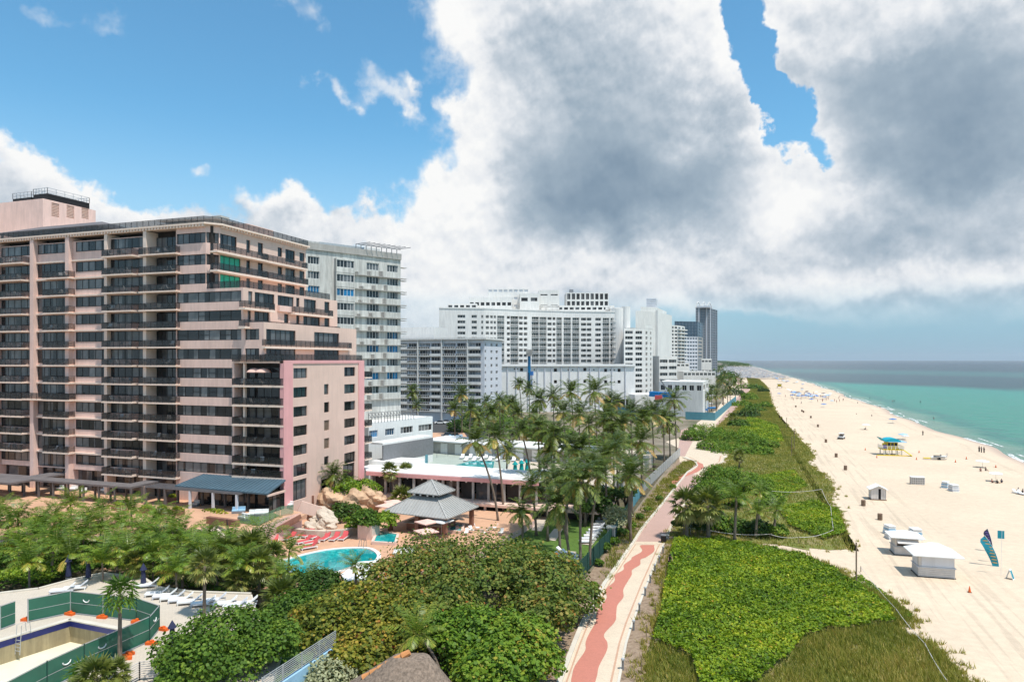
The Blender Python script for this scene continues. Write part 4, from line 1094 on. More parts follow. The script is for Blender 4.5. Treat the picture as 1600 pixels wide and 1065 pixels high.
# ================================================================== GREY-WHITE MID-RISE
YM = 261.0
mid = thing('apartment_block', 'long pale grey mid-rise with white roof edge and enclosed balconies beyond the palms', 'building', (-120, YM, 0))
xm0, xm1 = onY(575, YM), onY(757, YM); zm = hz(530, xm1, YM)
bays = [(600, 621), (625, 637), (638, 653), (655.5, 672), (673.5, 690), (693, 712), (714, 731), (732.5, 751)]
fh = 11.1 / FPX * 280 
colz = [(onY(a, YM) - xm0, onY(c, YM) - xm0) for a, c in bays]
gridface(mid, (xm0, YM), (xm1, YM), 0, zm, colz, fh, zm - 1.4, 10, 1.5, 'wincurtain', 'whitefar', 'grey', panes=4, depth=0.8)
gridface(mid, (xm1, YM), (xm1, onX(784, xm1)), 0, zm, [(onX(a, xm1) - YM, onX(c, xm1) - YM) for a, c in ((757.5, 759.6), (766.5, 769.5), (774.5, 777.8))], fh, zm - 1.4, 10, 1.3, 'win', 'whitefar', 'grey', panes=2)
mb = MB(); ye = onX(784, xm1); mb.add([(xm0, ye, 0), (xm0, YM, 0), (xm0, YM, zm), (xm0, ye, zm), (xm1, ye, 0), (xm1, ye, zm)], [(0, 1, 2, 3), (4, 0, 3, 5)]); part('rear_wall', mb, 'grey', mid)
mb = MB(); mb.box(xm0 - 1, YM - 1.2, zm, xm1 + 1, ye + 1, zm + 0.7); part('roof', mb, 'whitefar', mid)
for r in range(10):
    z = zm - 1.4 - fh * r - 1.5
    for bi, (a, c) in enumerate(bays):
        x0, x1 = onY(a, YM), onY(c, YM); darkb = bi in (2, 3, 5, 6)
        o = MB(); o.box(x0 - 0.1, YM - 0.9, z - 1.05, x1 + 0.1, YM - 0.02, z - 0.8, 0); o.box(x0, YM - 0.85, z - 0.8, x1, YM - 0.75, z + 0.05, 1)
        if darkb:
            n = 6
            for k in range(n): xx = x0 + (x1 - x0) * (k + .12) / n; o.box(xx, YM - 0.88, z - .68, xx + (x1 - x0) / n * .72, YM - 0.852, z - .05, 2)
        part('balcony', o, ['whitefar', 'whitefar', 'bronze'], mid)
mb = MB(); mb.box(onY(625, 285), 285, 0, onY(678, 285), 300, hz(511, onY(650, 285), 285)); part('stair_tower', mb, 'whitefar', mid)
for px in (654, 691, 731.5, 622):
    x = onY(px, YM); mb = MB().box(x - .25, YM - 1.0, 0, x + .25, YM, zm); part('pier', mb, 'whitefar', mid)

# ================================================================== LARGE WHITE HOTEL
hot = thing('resort_hotel', 'huge white curved resort hotel with long rows of balconies behind the parking block', 'building', (-60, 360, 0))
M['hotelglass'] = glassmat('hotel_balcony_glass', (0.03, 0.045, 0.045), (0.26, 0.28, 0.28), pw=2.2, share=0.5)
hpx = [(686, 354), (757, 358), (790, 364), (830, 371), (880, 378), (930, 381), (980, 383)]
hp = [AT(p, 562, d) for p, d in hpx]
zh = 26 + (562 - 483) / FPX * 360
FHh = 2.9
nr = 13
tops = zh - 3.2
colmap = {0: [(715, 727), (737, 745), (752, 755)], 1: [(759, 764), (766, 770), (771.5, 775), (777, 788)], 2: [(792, 797), (797.8, 810), (811, 817), (818.5, 824)],
          3: [(831, 842), (843, 854), (855.5, 862), (863.5, 868), (869.5, 878)], 4: [(881, 892), (894.5, 905), (908, 916), (917, 924)], 5: [(928.5, 939), (942, 952), (954, 964), (965.5, 977)]}
for s in range(6):
    A = (hp[s].x, hp[s].y); B = (hp[s + 1].x, hp[s + 1].y); d, L = vec(A, B)
    def uu(px):
        r = ray(px); den = r[0] * d[1] - r[1] * d[0]; t = (A[0] * d[1] - A[1] * d[0]) / den
        return (r[0] * t - A[0]) * d[0] + (r[1] * t - A[1]) * d[1]
    cc = [(max(.1, uu(a)), min(L - .1, uu(c))) for a, c in colmap[s]]
    wide = [u1 - u0 > 3.3 and s >= 1 for u0, u1 in cc]
    gridface(hot, A, B, 0, zh, cc, FHh, tops, nr, 1.75, 'windark', 'whitefar', 'whitefar', panes=3, depth=0.7 if s < 2 else 1.4, hhs=[2.5 if w_ else 1.5 for w_ in wide], gms=['hotelglass' if w_ else 'windark' for w_ in wide])
    # balcony rails over the loggia columns
    if s >= 1:
        for r in range(nr):
            mb = MB()
            for (u0, u1) in cc:
                if u1 - u0 > 3.3:
                    z = tops - FHh * r - 1.75
                    a = Vector((A[0] + d[0] * u0 + d[1] * .1, A[1] + d[1] * u0 - d[0] * .1, z + .45)); e = a + Vector((d[0], d[1], 0)) * (u1 - u0); mb.bar(a, e, .08, .12)
                    a.z -= .3; e.z -= .3; mb.bar(a, e, .06, .06)
                    mb.bar(a - Vector((0, 0, .45)) , e - Vector((0, 0, .45)), .9, .25)
            if mb.f: part('balcony_rail', mb, 'whitefar', hot)
mb = MB(); bkp = [(hp[-1].x - 10, hp[-1].y + 30), (hp[0].x - 5, hp[0].y + 40)]
pl = [(p.x, p.y) for p in hp] + bkp
mb.prism(pl, 0, zh - 0.02); 
core2 = MB(); ins = [(p.x + .2, p.y + 2.0) for p in hp] + bkp; core2.prism(ins, 0, zh - .3); part('core', core2, 'whitefar', hot)
rf = MB(); rf.prism([(p.x, p.y - .3) for p in hp] + bkp, zh, zh + .6); part('roof', rf, 'whitefar', hot)
# stepped penthouses
def blk(nm, b, p0, p1, d, ytop, zb, dp, m='whitefar', wins=None, gm='windark'):
    a = AT(p0, 562, d); c = AT(p1, 562, d); z1 = CAM_H + (562 - ytop) / FPX * d; dx_, L_ = vec((a.x, a.y), (c.x, c.y))
    hs = []
    if wins:
        n, z0f, z1f, rows = wins
        for r in range(rows):
            for k in range(n):
                u0 = L_ * (k + .16) / n; u1 = L_ * (k + .84) / n; h = (z1 - zb) / rows
                hs.append((u0, u1, zb + h * (r + z0f), zb + h * (r + z1f)))
    w_ = MB(); n_ = (dx_[1], -dx_[0]); A = (a.x, a.y); B = (c.x, c.y)
    holed(w_, A, B, zb, z1, hs, .4)
    bk = [(A[0] - n_[0] * dp, A[1] - n_[1] * dp), (B[0] - n_[0] * dp, B[1] - n_[1] * dp)]
    for p, q in ((B, bk[1]), (bk[1], bk[0]), (bk[0], A)): holed(w_, p, q, zb, z1, [])
    w_.add([(A[0], A[1], z1), (B[0], B[1], z1), (bk[1][0], bk[1][1], z1), (bk[0][0], bk[0][1], z1)], [(0, 1, 2, 3)])
    par = part(nm, w_, m, b)
    for (u0, u1, za, zc) in hs:
        x = A[0] + dx_[0] * u0 - n_[0] * .35; y = A[1] + dx_[1] * u0 - n_[1] * .35
        k = ('blk', round(u1 - u0, 1), round(zc - za, 1), gm)
        if k not in _wc: _wc[k] = MB().box(0, 0, 0, u1 - u0, .05, zc - za).mesh('window', gm)
        obj('window', _wc[k], par, (x - b.location.x, y - b.location.y, za - b.location.z), math.atan2(dx_[1], dx_[0]))
    return z1
blk('upper_storey', hot, 699, 745, 366, 474, zh + .6, 18, wins=(5, .3, .7, 1))
blk('upper_storey', hot, 733, 800, 374, 464, zh + .6, 16, wins=(8, .35, .6, 1))
blk('penthouse', hot, 762, 826, 384, 451, zh + .6, 14, wins=(8, .6, .9, 3), gm='grey')
blk('penthouse', hot, 812, 842, 380, 458, zh + .6, 16, wins=(2, .55, .75, 1))
blk('penthouse', hot, 842, 874, 386, 453, zh + .6, 14, wins=(2, .5, .62, 2))
blk('upper_storey', hot, 800, 960, 386, 477, zh + .6, 22, wins=(18, .3, .7, 1))
blk('glazed_penthouse', hot, 885, 951, 388, 457, zh + 2.8, 16, wins=(9, .12, .88, 2))
blk('upper_storey', hot, 946, 978, 386, 480, zh - 2, 16)
blk('rooftop_plant', hot, 890, 896, 392, 452, zh + 8, 3, m='steel')
# round end turrets of the hotel
for (px, d, yt, r_) in ((965, 386, 482, 4.5), (978, 384, 479, 2.5)):
    a = AT(px, 562, d); mb = MB().lathe([(r_, 20), (r_, CAM_H + (562 - yt) / FPX * d), (0.01, CAM_H + (562 - yt) / FPX * d)], 20, (a.x, a.y)); part('round_bay', mb, 'whitefar', hot)
# east wing of the hotel
A = AT(975, 562, 368); B = AT(1008, 562, 371); z1 = 26 + (562 - 512) / FPX * 369
A = (A.x, A.y); B = (B.x, B.y)
east_hot = hot
def uuf(A, B):
    d, L = vec(A, B)
    def f(px):
        r = ray(px); den = r[0] * d[1] - r[1] * d[0]; t = (A[0] * d[1] - A[1] * d[0]) / den
        return (r[0] * t - A[0]) * d[0] + (r[1] * t - A[1]) * d[1]
    return f
f = uuf(A, B)
gridface(hot, A, B, 0, z1, [(f(977), f(989)), (f(993), f(1003.5))], 2.9, z1 - 1.6, 13, 1.6, 'windark', 'whitefar', 'whitefar', panes=3, depth=.8)
C = AT(1020, 562, 384); C = (C.x, C.y)
gridface(hot, B, C, 0, z1 + 1.5, [(1.0, 4.5), (9.5, 12.0)], 2.9, z1 - 1.6, 13, 1.7, 'windark', 'whitefar', 'whitefar', panes=2, depth=.8)
mb = MB(); mb.prism([A, B, C, (C[0] - 22, C[1] + 14), (A[0] - 2, A[1] + 22)], z1 - .4, z1 - .1); part('roof', mb, 'whitefar', hot)

# parking podium with ribs
pod = thing('parking_podium', 'blank pale parking block with vertical ribs and small square vents below the hotel', 'building', (-55, 340, 0))
A = AT(779, 562, 338); B = AT(992, 562, 348); A = (A.x, A.y); B = (B.x, B.y); d, L = vec(A, B); zp2 = 26 - (572 - 562) / FPX * 342
f = uuf(A, B)
hsq = [(815, 577), (868, 578), (914, 577), (946.5, 578.5), (967.5, 578.5), (815, 596), (868, 596), (914, 595.5), (946.5, 596.5), (967.5, 596.5)]
hs = [(f(a) - .8, f(a) + .8, 26 - (y - 562) / FPX * 343 - .8, 26 - (y - 562) / FPX * 343 + .8) for a, y in hsq]
for (a, y) in ((784, 576), (804, 576), (809, 576), (835, 577), (840, 577), (888, 577.5), (895, 577.5), (921, 577.5), (928, 577.5), (954, 578), (960, 578), (835, 596), (804, 595), (888, 595), (921, 595.5), (928, 595.5), (954, 596.5), (960, 596.5)):
    hs.append((f(a) - .35, f(a) + .35, 26 - (y - 562) / FPX * 343 - .3, 26 - (y - 562) / FPX * 343 + .3))
hs.append((f(942), f(990) - 1, 0.6, 26 - (623 - 562) / FPX * 348))
w = MB(); holed(w, A, B, 0, zp2, hs, 1.0); n_ = (d[1], -d[0])
bk = [(A[0] - n_[0] * 18, A[1] - n_[1] * 18), (B[0] - n_[0] * 18, B[1] - n_[1] * 18)]
holed(w, B, bk[1], 0, zp2, []); holed(w, bk[0], A, 0, zp2, [])
part('wall', w, 'white', pod)
mb = MB(); mb.prism([(A[0] + n_[0] * .9, A[1] + n_[1] * .9), (B[0] + n_[0] * .9, B[1] + n_[1] * .9), bk[1], bk[0]], zp2, zp2 + .9); part('roof', mb, 'roofwhite', pod)
mb = MB(); q = [(A[0] - n_[0], A[1] - n_[1]), (B[0] - n_[0], B[1] - n_[1]), bk[1], bk[0]]; mb.prism(q, 0, zp2 - .3); part('core', mb, 'interior', pod)
for px in (793, 806.5, 825, 840, 851, 862, 877, 890, 904, 922, 936.5, 956, 977):
    u = f(px); x, y = A[0] + d[0] * u + n_[0] * .25, A[1] + d[1] * u + n_[1] * .25
    mb = MB(); mb.bar((x, y, 0.0), (x, y, zp2), .45, .55); part('rib', mb, 'grey', pod)

def simple(name, label, cat, p0, p1, d0, d1, ytop, dp, m, rows, cols_, gm='windark', fm=None, fh=None, hh=1.7, ratio=0.7, sidep=None, sidecols=2, top=1.0, panes=2, zb=0, sidem=None):
    A = AT(p0, 562, d0); B = AT(p1, 562, d1); A = (A.x, A.y); B = (B.x, B.y); z1 = CAM_H + (562 - ytop) / FPX * (d0 + d1) / 2
    t = thing(name, label, cat, (A[0], A[1], zb)); d, L = vec(A, B); n_ = (d[1], -d[0])
    fh = fh or (z1 - zb - top) / rows
    cc = [(L * (k + .5 - ratio / 2) / cols_, L * (k + .5 + ratio / 2) / cols_) for k in range(cols_)] if cols_ else []
    gridface(t, A, B, zb, z1, cc, fh, z1 - top, rows, hh, gm, fm or m, m, panes=panes, depth=.5)
    if sidep:
        C = AT(sidep[0], 562, sidep[1]); C = (C.x, C.y); _, L2 = vec(B, C)
        cc = [(L2 * (k + .5 - ratio / 2) / sidecols, L2 * (k + .5 + ratio / 2) / sidecols) for k in range(sidecols)] if sidecols else []
        gridface(t, B, C, zb, z1, cc, fh, z1 - top, rows, hh, gm, fm or m, sidem or m, panes=panes, depth=.5)
    else: C = (B[0] - n_[0] * dp, B[1] - n_[1] * dp)
    D = (A[0] + C[0] - B[0], A[1] + C[1] - B[1])
    w = MB(); 
    if not sidep: holed(w, B, C, zb, z1, [])
    holed(w, C, D, zb, z1, []); holed(w, D, A, zb, z1, []); w.add([(A[0], A[1], z1 - .3), (B[0], B[1], z1 - .3), (C[0], C[1], z1 - .3), (D[0], D[1], z1 - .3)], [(0, 1, 2, 3)])
    part('rear_wall', w, m, t)
    return t, A, B, C, D, z1
# rounded white tower
wt2, A, B, C, D, z1 = simple('hotel_tower', 'tall blank white tower with rounded shoulders and a curled roof sign', 'building', 993, 1026, 470, 476, 486, 25, 'whitefar', 15, 0, sidep=(1050, 520), sidecols=0)
c = AT(1022, 562, 500)
mb = MB(); mb.prism([(A[0] + 3, A[1] + 4), (B[0], B[1] + 1), (C[0] - 4, C[1]), (D[0] + 4, D[1] - 2)], z1 - .3, z1 + 3.0); part('shoulder', mb, 'whitefar', wt2)
a = AT(1010, 562, 485); e = AT(1026, 562, 487); mb = MB(); zz = 26 + (562 - 482) / FPX * 486
for k in range(5): mb.box(a.x + k * .0, a.y, z1 + 3.0 + k * 1.4, e.x, e.y + 5, z1 + 3.0 + k * 1.4 + (1.2))
mb.lathe([(.8, 0), (1.5, .8), (1.5, 1.6), (.8, 2.4)], 10, (a.x, a.y)); 
part('roof_crown', mb, 'grey', wt2)
mb = MB(); a = AT(1032, 562, 474.0); mb.box(B[0] - .5, B[1] - .6, 0, B[0] + .8, B[1] - .05, z1 + 1); part('vertical_fin', mb, 'whitefar', wt2)
# faint panel grooves
# four storey white block
simple('condo_block', 'four-storey white building with dark wraparound glazing beside the hotel', 'building', 1030, 1058, 386, 392, 556, 20, 'whitefar', 5, 2, fh=3.7, hh=1.9, ratio=.86, top=2.0, panes=5, zb=0)
bt, A, B, C, D, z1 = simple('apartment_tower', 'cream high-rise with deep curved balconies right of the blank white tower', 'building', 1048, 1059, 560, 566, 508, 20, 'whitefar', 14, 2, sidep=(1070, 585), sidecols=2, fh=2.9, hh=1.8, panes=2)
for r in range(14):
    z = z1 - 1.4 - 2.9 * r - 1.8; mb = MB(); mb.bar((B[0] + .8, B[1] - .8, z), (C[0] + 1.2, C[1], z), 2.2, .9); part('balcony', mb, 'whitefar', bt)
simple('apartment_tower', 'lower white stepped block in front of the cream high-rise', 'building', 1050, 1077, 540, 545, 567, 30, 'whitefar', 4, 4, hh=1.6, panes=2)
# blue glass towers
g1, A, B, C, D, z1 = simple('glass_tower', 'broad blue-grey glass tower behind the cream high-rise', 'building', 1054, 1090, 905, 915, 502, 35, 'farglass', 19, 7, sidep=(1098, 950), sidecols=2, fm='grey', gm='farglass', hh=2.4, ratio=.75, panes=2)
g2, A, B, C, D, z1 = simple('glass_tower', 'shorter grey tower with a concrete edge in front of the blue glass tower', 'building', 1069, 1090, 840, 846, 526, 30, 'grey', 12, 5, sidep=(1098, 870), sidecols=1, gm='farglass', hh=2.3, ratio=.7, sidem='conc')
g3, A, B, C, D, z1 = simple('glass_tower', 'tallest dark slate tower with pointed arches along its roof', 'building', 1087, 1110, 1010, 1022, 481, 40, 'steel', 27, 6, sidep=(1121, 1062), sidecols=3, gm='farglass', fm='grey', hh=2.3, ratio=.62)
g3.location.z = 0
for (P, Q, k) in ((A, B, 0), (A, B, 1), (A, B, 2)):
    d, L = vec(P, Q); w_ = L / 3; x0 = P[0] + d[0] * w_ * k * 1.15; y0 = P[1] + d[1] * w_ * k * 1.15; mb = MB()
    pts = []
    for i in range(9):
        s_ = i / 8; hgt = 8.5 * (1 - abs(2 * s_ - 1) ** 1.6); pts.append((x0 + d[0] * w_ * s_, y0 + d[1] * w_ * s_, z1 + hgt))
    mb.tube(pts, .9, 5); part('roof_arch', mb, 'whitefar', g3)
mb = MB(); mb.box(A[0], A[1] + 2, z1, B[0], B[1] + 20, z1 + 2.5); part('rooftop_storey', mb, 'grey', g3)
for px in (1092, 1104, 1110):
    x, y = (A[0] + (B[0] - A[0]) * (px - 1087) / 23., A[1] + (B[1] - A[1]) * (px - 1087) / 23.); mb = MB(); mb.box(x - .8, y - 1.2, 0, x + .8, y - .05, z1 + 1.5); part('fin', mb, 'grey', g3)
# low white beachfront buildings
simple('beach_pavilion', 'low white beachfront pavilion with big windows above the construction site', 'building', 1030, 1098, 318, 308, 596, 20, 'whitefar', 1, 6, hh=2.4, fh=8, top=1.6, ratio=.6, sidep=(1107, 340), sidecols=2)
simple('beach_pavilion', 'flat-roofed white pavilion among trees below the slate tower', 'building', 1068, 1118, 470, 470, 580, 20, 'whitefar', 2, 8, hh=1.8, top=1.0, ratio=.7)
simple('beach_house', 'small white gabled house in the trees beside the slate tower', 'building', 1096, 1112, 600, 600, 560, 12, 'whitefar', 3, 3, hh=1.7, top=1.5)
# site walls
def wallseg(name, label, pts, z0, h, t, m, cat='wall', postm=None):
    th = thing(name, label, cat, (pts[0][0], pts[0][1], z0)); mb = MB()
    for p, q in zip(pts, pts[1:]): mb.bar((p[0], p[1], z0 + h / 2), (q[0], q[1], z0 + h / 2), t, h)
    part('panel', mb, m, th); return th
p = [G(942, 640), G(1000, 641), G(1056, 644)]
simple('site_building', 'unfinished pale concrete terrace wall below the blue tarpaulins', 'building', 992, 1056, 340, 345, 616, 20, 'white', 1, 0)
simple('retaining_building', 'tan concrete retaining block between site wall and beach pavilion', 'building', 1056, 1100, 350, 342, 618, 8, 'conc', 1, 0)
th = thing('blue_tarpaulins', 'row of bright blue tarpaulin covers on the construction terrace', 'tarpaulin', (0, 0, 0)); P = AT(1017, 615, 312); Q = AT(1048, 617, 306); th.location = P; mb = MB()
for k in range(2):
    a = P.lerp(Q, k * .52); c = P.lerp(Q, k * .52 + .46); mb.bar(a, c, 3.5, 2.2)
part('cover', mb, 'tarp', th)
th = thing('crane_boom', 'thin dark crane boom leaning over the blue tarpaulins', 'crane', AT(1048, 620, 305)); mb = MB(); mb.bar(AT(1031, 592, 305), AT(1048, 616, 305), .5, .5); mb.bar(AT(1031, 592, 305), AT(1062, 594, 305), .25, .25); part('boom', mb, 'steel', th)
th = thing('crane_cab', 'red and dark excavator on the construction terrace', 'excavator', AT(1030, 622, 303)); mb = MB(); c = AT(1029, 621, 303); mb.box(c.x - 1.5, c.y - 1, c.z - 1, c.x + 1.5, c.y + 1, c.z + 1.0); part('cab', mb, 'red', th)
mb = MB(); mb.box(c.x - 2, c.y - 1.2, c.z - 1.8, c.x + 2, c.y + 1.2, c.z - 1.0); part('track', mb, 'rubber', th); mb = MB(); mb.bar((c.x, c.y, c.z), (c.x + 3, c.y, c.z + 3), .3, .3); mb.bar((c.x + 3, c.y, c.z + 3), (c.x + 5, c.y, c.z + .3), .25, .25); part('arm', mb, 'steel', th)
# teal hoardings
wallseg('site_hoarding', 'curved teal hoarding on the sand beyond the tall palms', [tuple(G(x, y))[:2] for x, y in ((955, 646), (975, 648), (995, 658), (1000, 662))], 0, 3.6, .15, 'tealwall', 'hoarding')
h2 = wallseg('site_hoarding', 'teal mesh hoarding in front of the blue covered lot by the walk', [tuple(G(x, y))[:2] for x, y in ((1071, 655), (1117, 657), (1150, 627))], 0, 3.4, .12, 'tealwall', 'hoarding')
c0 = G(1074, 648); 
th = thing('covered_pool_site', 'white and blue covered equipment inside the teal hoarding', 'equipment', G(1095, 645)); 
mb = MB()
for k, (px, py, w_, h_, m) in enumerate(((1082, 645, 5, 2.6, 0), (1098, 642, 7, 3.4, 1), (1092, 648, 8, 2.6, 0), (1110, 645, 5, 2.6, 0), (1104, 637, 6, 2.4, 1), (1080, 639, 4, 2.0, 0))):
    q = G(px, py); mb.bar((q.x - w_ / 2, q.y, h_ - .3), (q.x + w_ / 2, q.y + 1, h_), 4, .5, m)
part('cover', mb, ['tarp', 'canvas'], th)
# piling rig mast
rg = thing('drilling_rig', 'tall blue drilling rig mast in front of the parking block', 'rig', AT(827, 640, 320)); mb = MB()
t0 = AT(827, 612, 320); t1 = AT(827, 556, 320); mb.bar(t0, t1, 1.1, 1.1); part('mast', mb, 'winblue', rg)
mb = MB(); mb.bar(AT(827, 556, 320), AT(827, 546, 320), 2.6, 1.2); mb.bar(AT(822, 549, 320), AT(832, 549, 320), 1, 1.6); part('mast_head', mb, 'conc', rg)
mb = MB(); mb.bar(AT(830, 580, 320), AT(830, 586, 320), 1.8, 1.5); mb.bar(AT(831, 586, 320), AT(831, 610, 320), .35, .35); part('drill_head', mb, 'blue', rg)

# ================================================================== SITE LEVELS
def deck(name, poly, z0, z1, m, side, kind='structure'):
    mb = MB(); mb.prism([(p[0], p[1]) for p in poly], z0, z1, 0, 1)
    o = obj(name, mb.mesh(name, [m, side])); o['kind'] = kind; return o
T = [G(*p, TZ) for p in ((-120, 850), (150, 836), (250, 828), (318, 826), (330, 815), (372, 836), (450, 806), (472, 800))]
deck('terrace', [(-200, T[0].y)] + [(p.x, p.y) for p in T] + [(XD - 0.3, 84.0), (-200, 88)], 0.0, TZ, 'terra', 'pink')
PZ = 1.5
deck('pool_deck', [(-72, 60), (-46, 60), (-38, 70), (-33, 74), (-31, 100), (-33, 103.9), (XD - 1, 103.9), (XD - 1, 84.5), (-72, 84.5)], 0.0, PZ, 'terra', 'pink')
M['lawn'] = mat('clipped_lawn', (0.085, 0.15, 0.025), 0.95, 0.25, 2.5, bump=0.4, bscale=40)
M['soil'] = mat('planting_soil', (0.10, 0.085, 0.05), 0.95, 0.4, 0.8)
sheet('garden_ground', [(-200, 30), (-18.6, 30), (-18.6, 190), (-110, 190), (-110, 60), (-200, 60)], 0.045, 'soil')
sheet('lawn', [(-32, 72), (-19.5, 72), (-18.8, 118), (-31, 118)], 0.6, 'lawn')
sheet('lawn', [G(470, 1075, 2.4), G(400, 1075, 2.4), G(415, 1035, 2.4), G(455, 1010, 2.4), G(500, 1000, 2.4)], 2.5, 'lawn')
# pale cabana strips on the lawn
for q in (((850, 790), (868, 790), (846, 830), (830, 828)), ((866, 826), (880, 826), (868, 845), (852, 843)), ((936, 808), (950, 812), (925, 852), (908, 850)), ((875, 880), (904, 880), (900, 862), (878, 860))):
    sheet('garden_path', [G(a, c, .6) for a, c in q], 0.66, 'deck')
# south property: pale deck with a drained pool
SZ = 3.0
rim = [G(-190, 1060, SZ), G(0, 1000, SZ), G(110, 967, SZ), G(208, 986, SZ), G(-40, 1105, SZ)]
outer = [G(-260, 930, SZ), G(0, 927, SZ), G(60, 920, SZ), G(112, 906, SZ), G(160, 896, SZ), G(222, 902, SZ), G(245, 918, SZ), G(300, 925, SZ), G(392, 928, SZ), G(400, 960, SZ), G(440, 1010, SZ), G(410, 1110, SZ), G(300, 1200, SZ)]
# the paving is laid around the pool opening
mbd = MB()
def ring(quad): mbd.add([(p.x, p.y, SZ) for p in quad], [tuple(range(len(quad)))], 0)
ring([outer[0], rim[0], rim[1], outer[1]]); ring([outer[1], rim[1], rim[2], outer[3], outer[2]]); ring([outer[3], rim[2], outer[5], outer[4]]); ring([rim[2], rim[3], outer[6], outer[5]])
ring([rim[3], rim[4], outer[12], outer[11], outer[10], outer[9], outer[8], outer[7], outer[6]]); ring([rim[4], rim[0], G(-400, 1200, SZ), outer[12]])
me = mbd.mesh('pool_paving', 'southdeck')
o = obj('pool_paving', me); o['kind'] = 'structure'
kb = MB()
for p, q in zip(outer[1:9], outer[2:9]): kb.bar((p.x, p.y, SZ - 1.3), (q.x, q.y, SZ - 1.3), .3, 2.9)
for p, q in zip(outer[8:12], outer[9:13]): kb.bar((p.x, p.y, SZ - 1.5), (q.x, q.y, SZ - 1.5), .25, 2.96)
o = obj('planter_wall', kb.mesh('planter_wall', 'kerb')); tag(o, 'low curving cream wall along the planting bed behind the drained pool', 'garden wall')
dp_ = thing('drained_pool', 'drained swimming pool with a deep blue tile band and bare cream floor', 'pool', (rim[2].x, rim[2].y, SZ))
pz = 1.0; pw = MB(); pb_ = MB(); cp = MB()
for i in range(5):
    p, q = rim[i], rim[(i + 1) % 5]
    pw.add([(p.x, p.y, SZ - .62), (q.x, q.y, SZ - .62), (q.x, q.y, pz), (p.x, p.y, pz)], [(0, 1, 2, 3)]); pb_.add([(p.x, p.y, SZ - .02), (q.x, q.y, SZ - .02), (q.x, q.y, SZ - .62), (p.x, p.y, SZ - .62)], [(0, 1, 2, 3)])
    cp.bar((p.x, p.y, SZ + .03), (q.x, q.y, SZ + .03), .5, .1)
M['tileblue'] = mat('cobalt_tiles', (0.022, 0.035, 0.24), 0.35, 0.15, 3, spec=.5); M['plaster'] = mat('stained_pool_plaster', (0.40, 0.33, 0.20), 0.9, 0.15, 0.8, streak=0.25); M['plasterfloor'] = mat('pale_pool_floor', (0.74, 0.68, 0.50), 0.9, 0.1, 0.4)
part('pool_wall', pw, 'plaster', dp_); part('tile_band', pb_, 'tileblue', dp_); part('coping', cp, 'kerb', dp_)
pf = MB(); pf.add([(p.x, p.y, pz) for p in rim], [(0, 1, 2, 3, 4)]); part('pool_floor', pf, 'plasterfloor', dp_)
lad = MB(); p = G(32, 990, SZ)
for dx in (0, .55): lad.tube([(p.x + dx, p.y + .5, SZ), (p.x + dx, p.y + .4, SZ + .9), (p.x + dx, p.y - .3, SZ + .9), (p.x + dx, p.y - .45, SZ - 1.5)], .03, 5)
for k in range(4): lad.bar((p.x, p.y - .45, SZ - .3 - k * .3), (p.x + .55, p.y - .45, SZ - .3 - k * .3), .05, .05)
th = thing('pool_ladder', 'steel ladder hanging over the blue band of the drained pool', 'ladder', (p.x, p.y, SZ)); part('rails', lad, 'galv', th)
# screened temporary fence around it
fp = [(G(x, y, SZ)) for x, y in ((-80, 1003), (0, 984), (24, 975), (43, 972), (110, 958), (213, 970), (249, 983), (234, 1002), (132, 1049), (74, 1078), (0, 1120))]
FHT = 1.95
fence = thing('screened_fence', 'temporary fence with dark green screening around the drained pool', 'fence', (fp[4].x, fp[4].y, SZ))
for i, (p, q) in enumerate(zip(fp, fp[1:])):
    if i == 2: continue
    mb = MB(); L = (q - p).length; n = max(1, round(L / 3.3)); d = (q - p) / n
    for k in range(n):
        a = p + d * k + d * .01; c = p + d * (k + 1) - d * .01; mb = MB(); mb.bar((a.x, a.y, SZ + FHT / 2 + .1), (c.x, c.y, SZ + FHT / 2 + .1), .02, FHT - .1)
        s_ = part('screen_panel', mb, 'green_screen', fence)
        mb = MB(); mb.bar((a.x, a.y, SZ + FHT + .1), (c.x, c.y, SZ + FHT + .1), .05, .05); mb.bar((a.x, a.y, SZ + FHT * .52), (c.x, c.y, SZ + FHT * .52), .04, .04); mb.bar((a.x, a.y, SZ + .08), (c.x, c.y, SZ + .08), .05, .05); part('rail', mb, 'galv', fence)
        mb = MB().box(a.x - .035, a.y - .035, SZ, a.x + .035, a.y + .035, SZ + FHT + .15); part('post', mb, 'galv' if i < 5 else 'darkgreen', fence)
        if (i * 3 + k) % 2 == 0:     # the white crescent marks printed on the screening
            c_ = (a + c) / 2; u = (c - a).normalized(); pts = []
            for t in range(7):
                an = PI + PI * t / 6; pts.append((c_.x + u.x * .32 * math.cos(an), c_.y + u.y * .32 * math.cos(an) , SZ + 1.42 + .22 * math.sin(an)))
            mb = MB(); nrm = Vector((u.y, -u.x, 0)) * (0.03 if (Vector((0, 0, 0)) - c_).dot(Vector((u.y, -u.x, 0))) > 0 else -.03)
            mb.tube([Vector(t) + nrm for t in pts], .05, 4); part('crescent_mark', mb, 'canvas', fence)
def block(px, py, z, lab, rz=0.0, s=1.0):
    p = G(px, py, z); mb = MB(); mb.box(-.45 * s, -.2 * s, 0, .45 * s, .2 * s, .22 * s); mb.box(-.12, -.15, .22 * s, .12, .15, .34 * s)
    o = obj('fence_foot', mb.mesh('fence_foot', 'orange'), None, (p.x, p.y, z), rz); tag(o, lab, 'fence weight', 'orange feet of the screened fence')
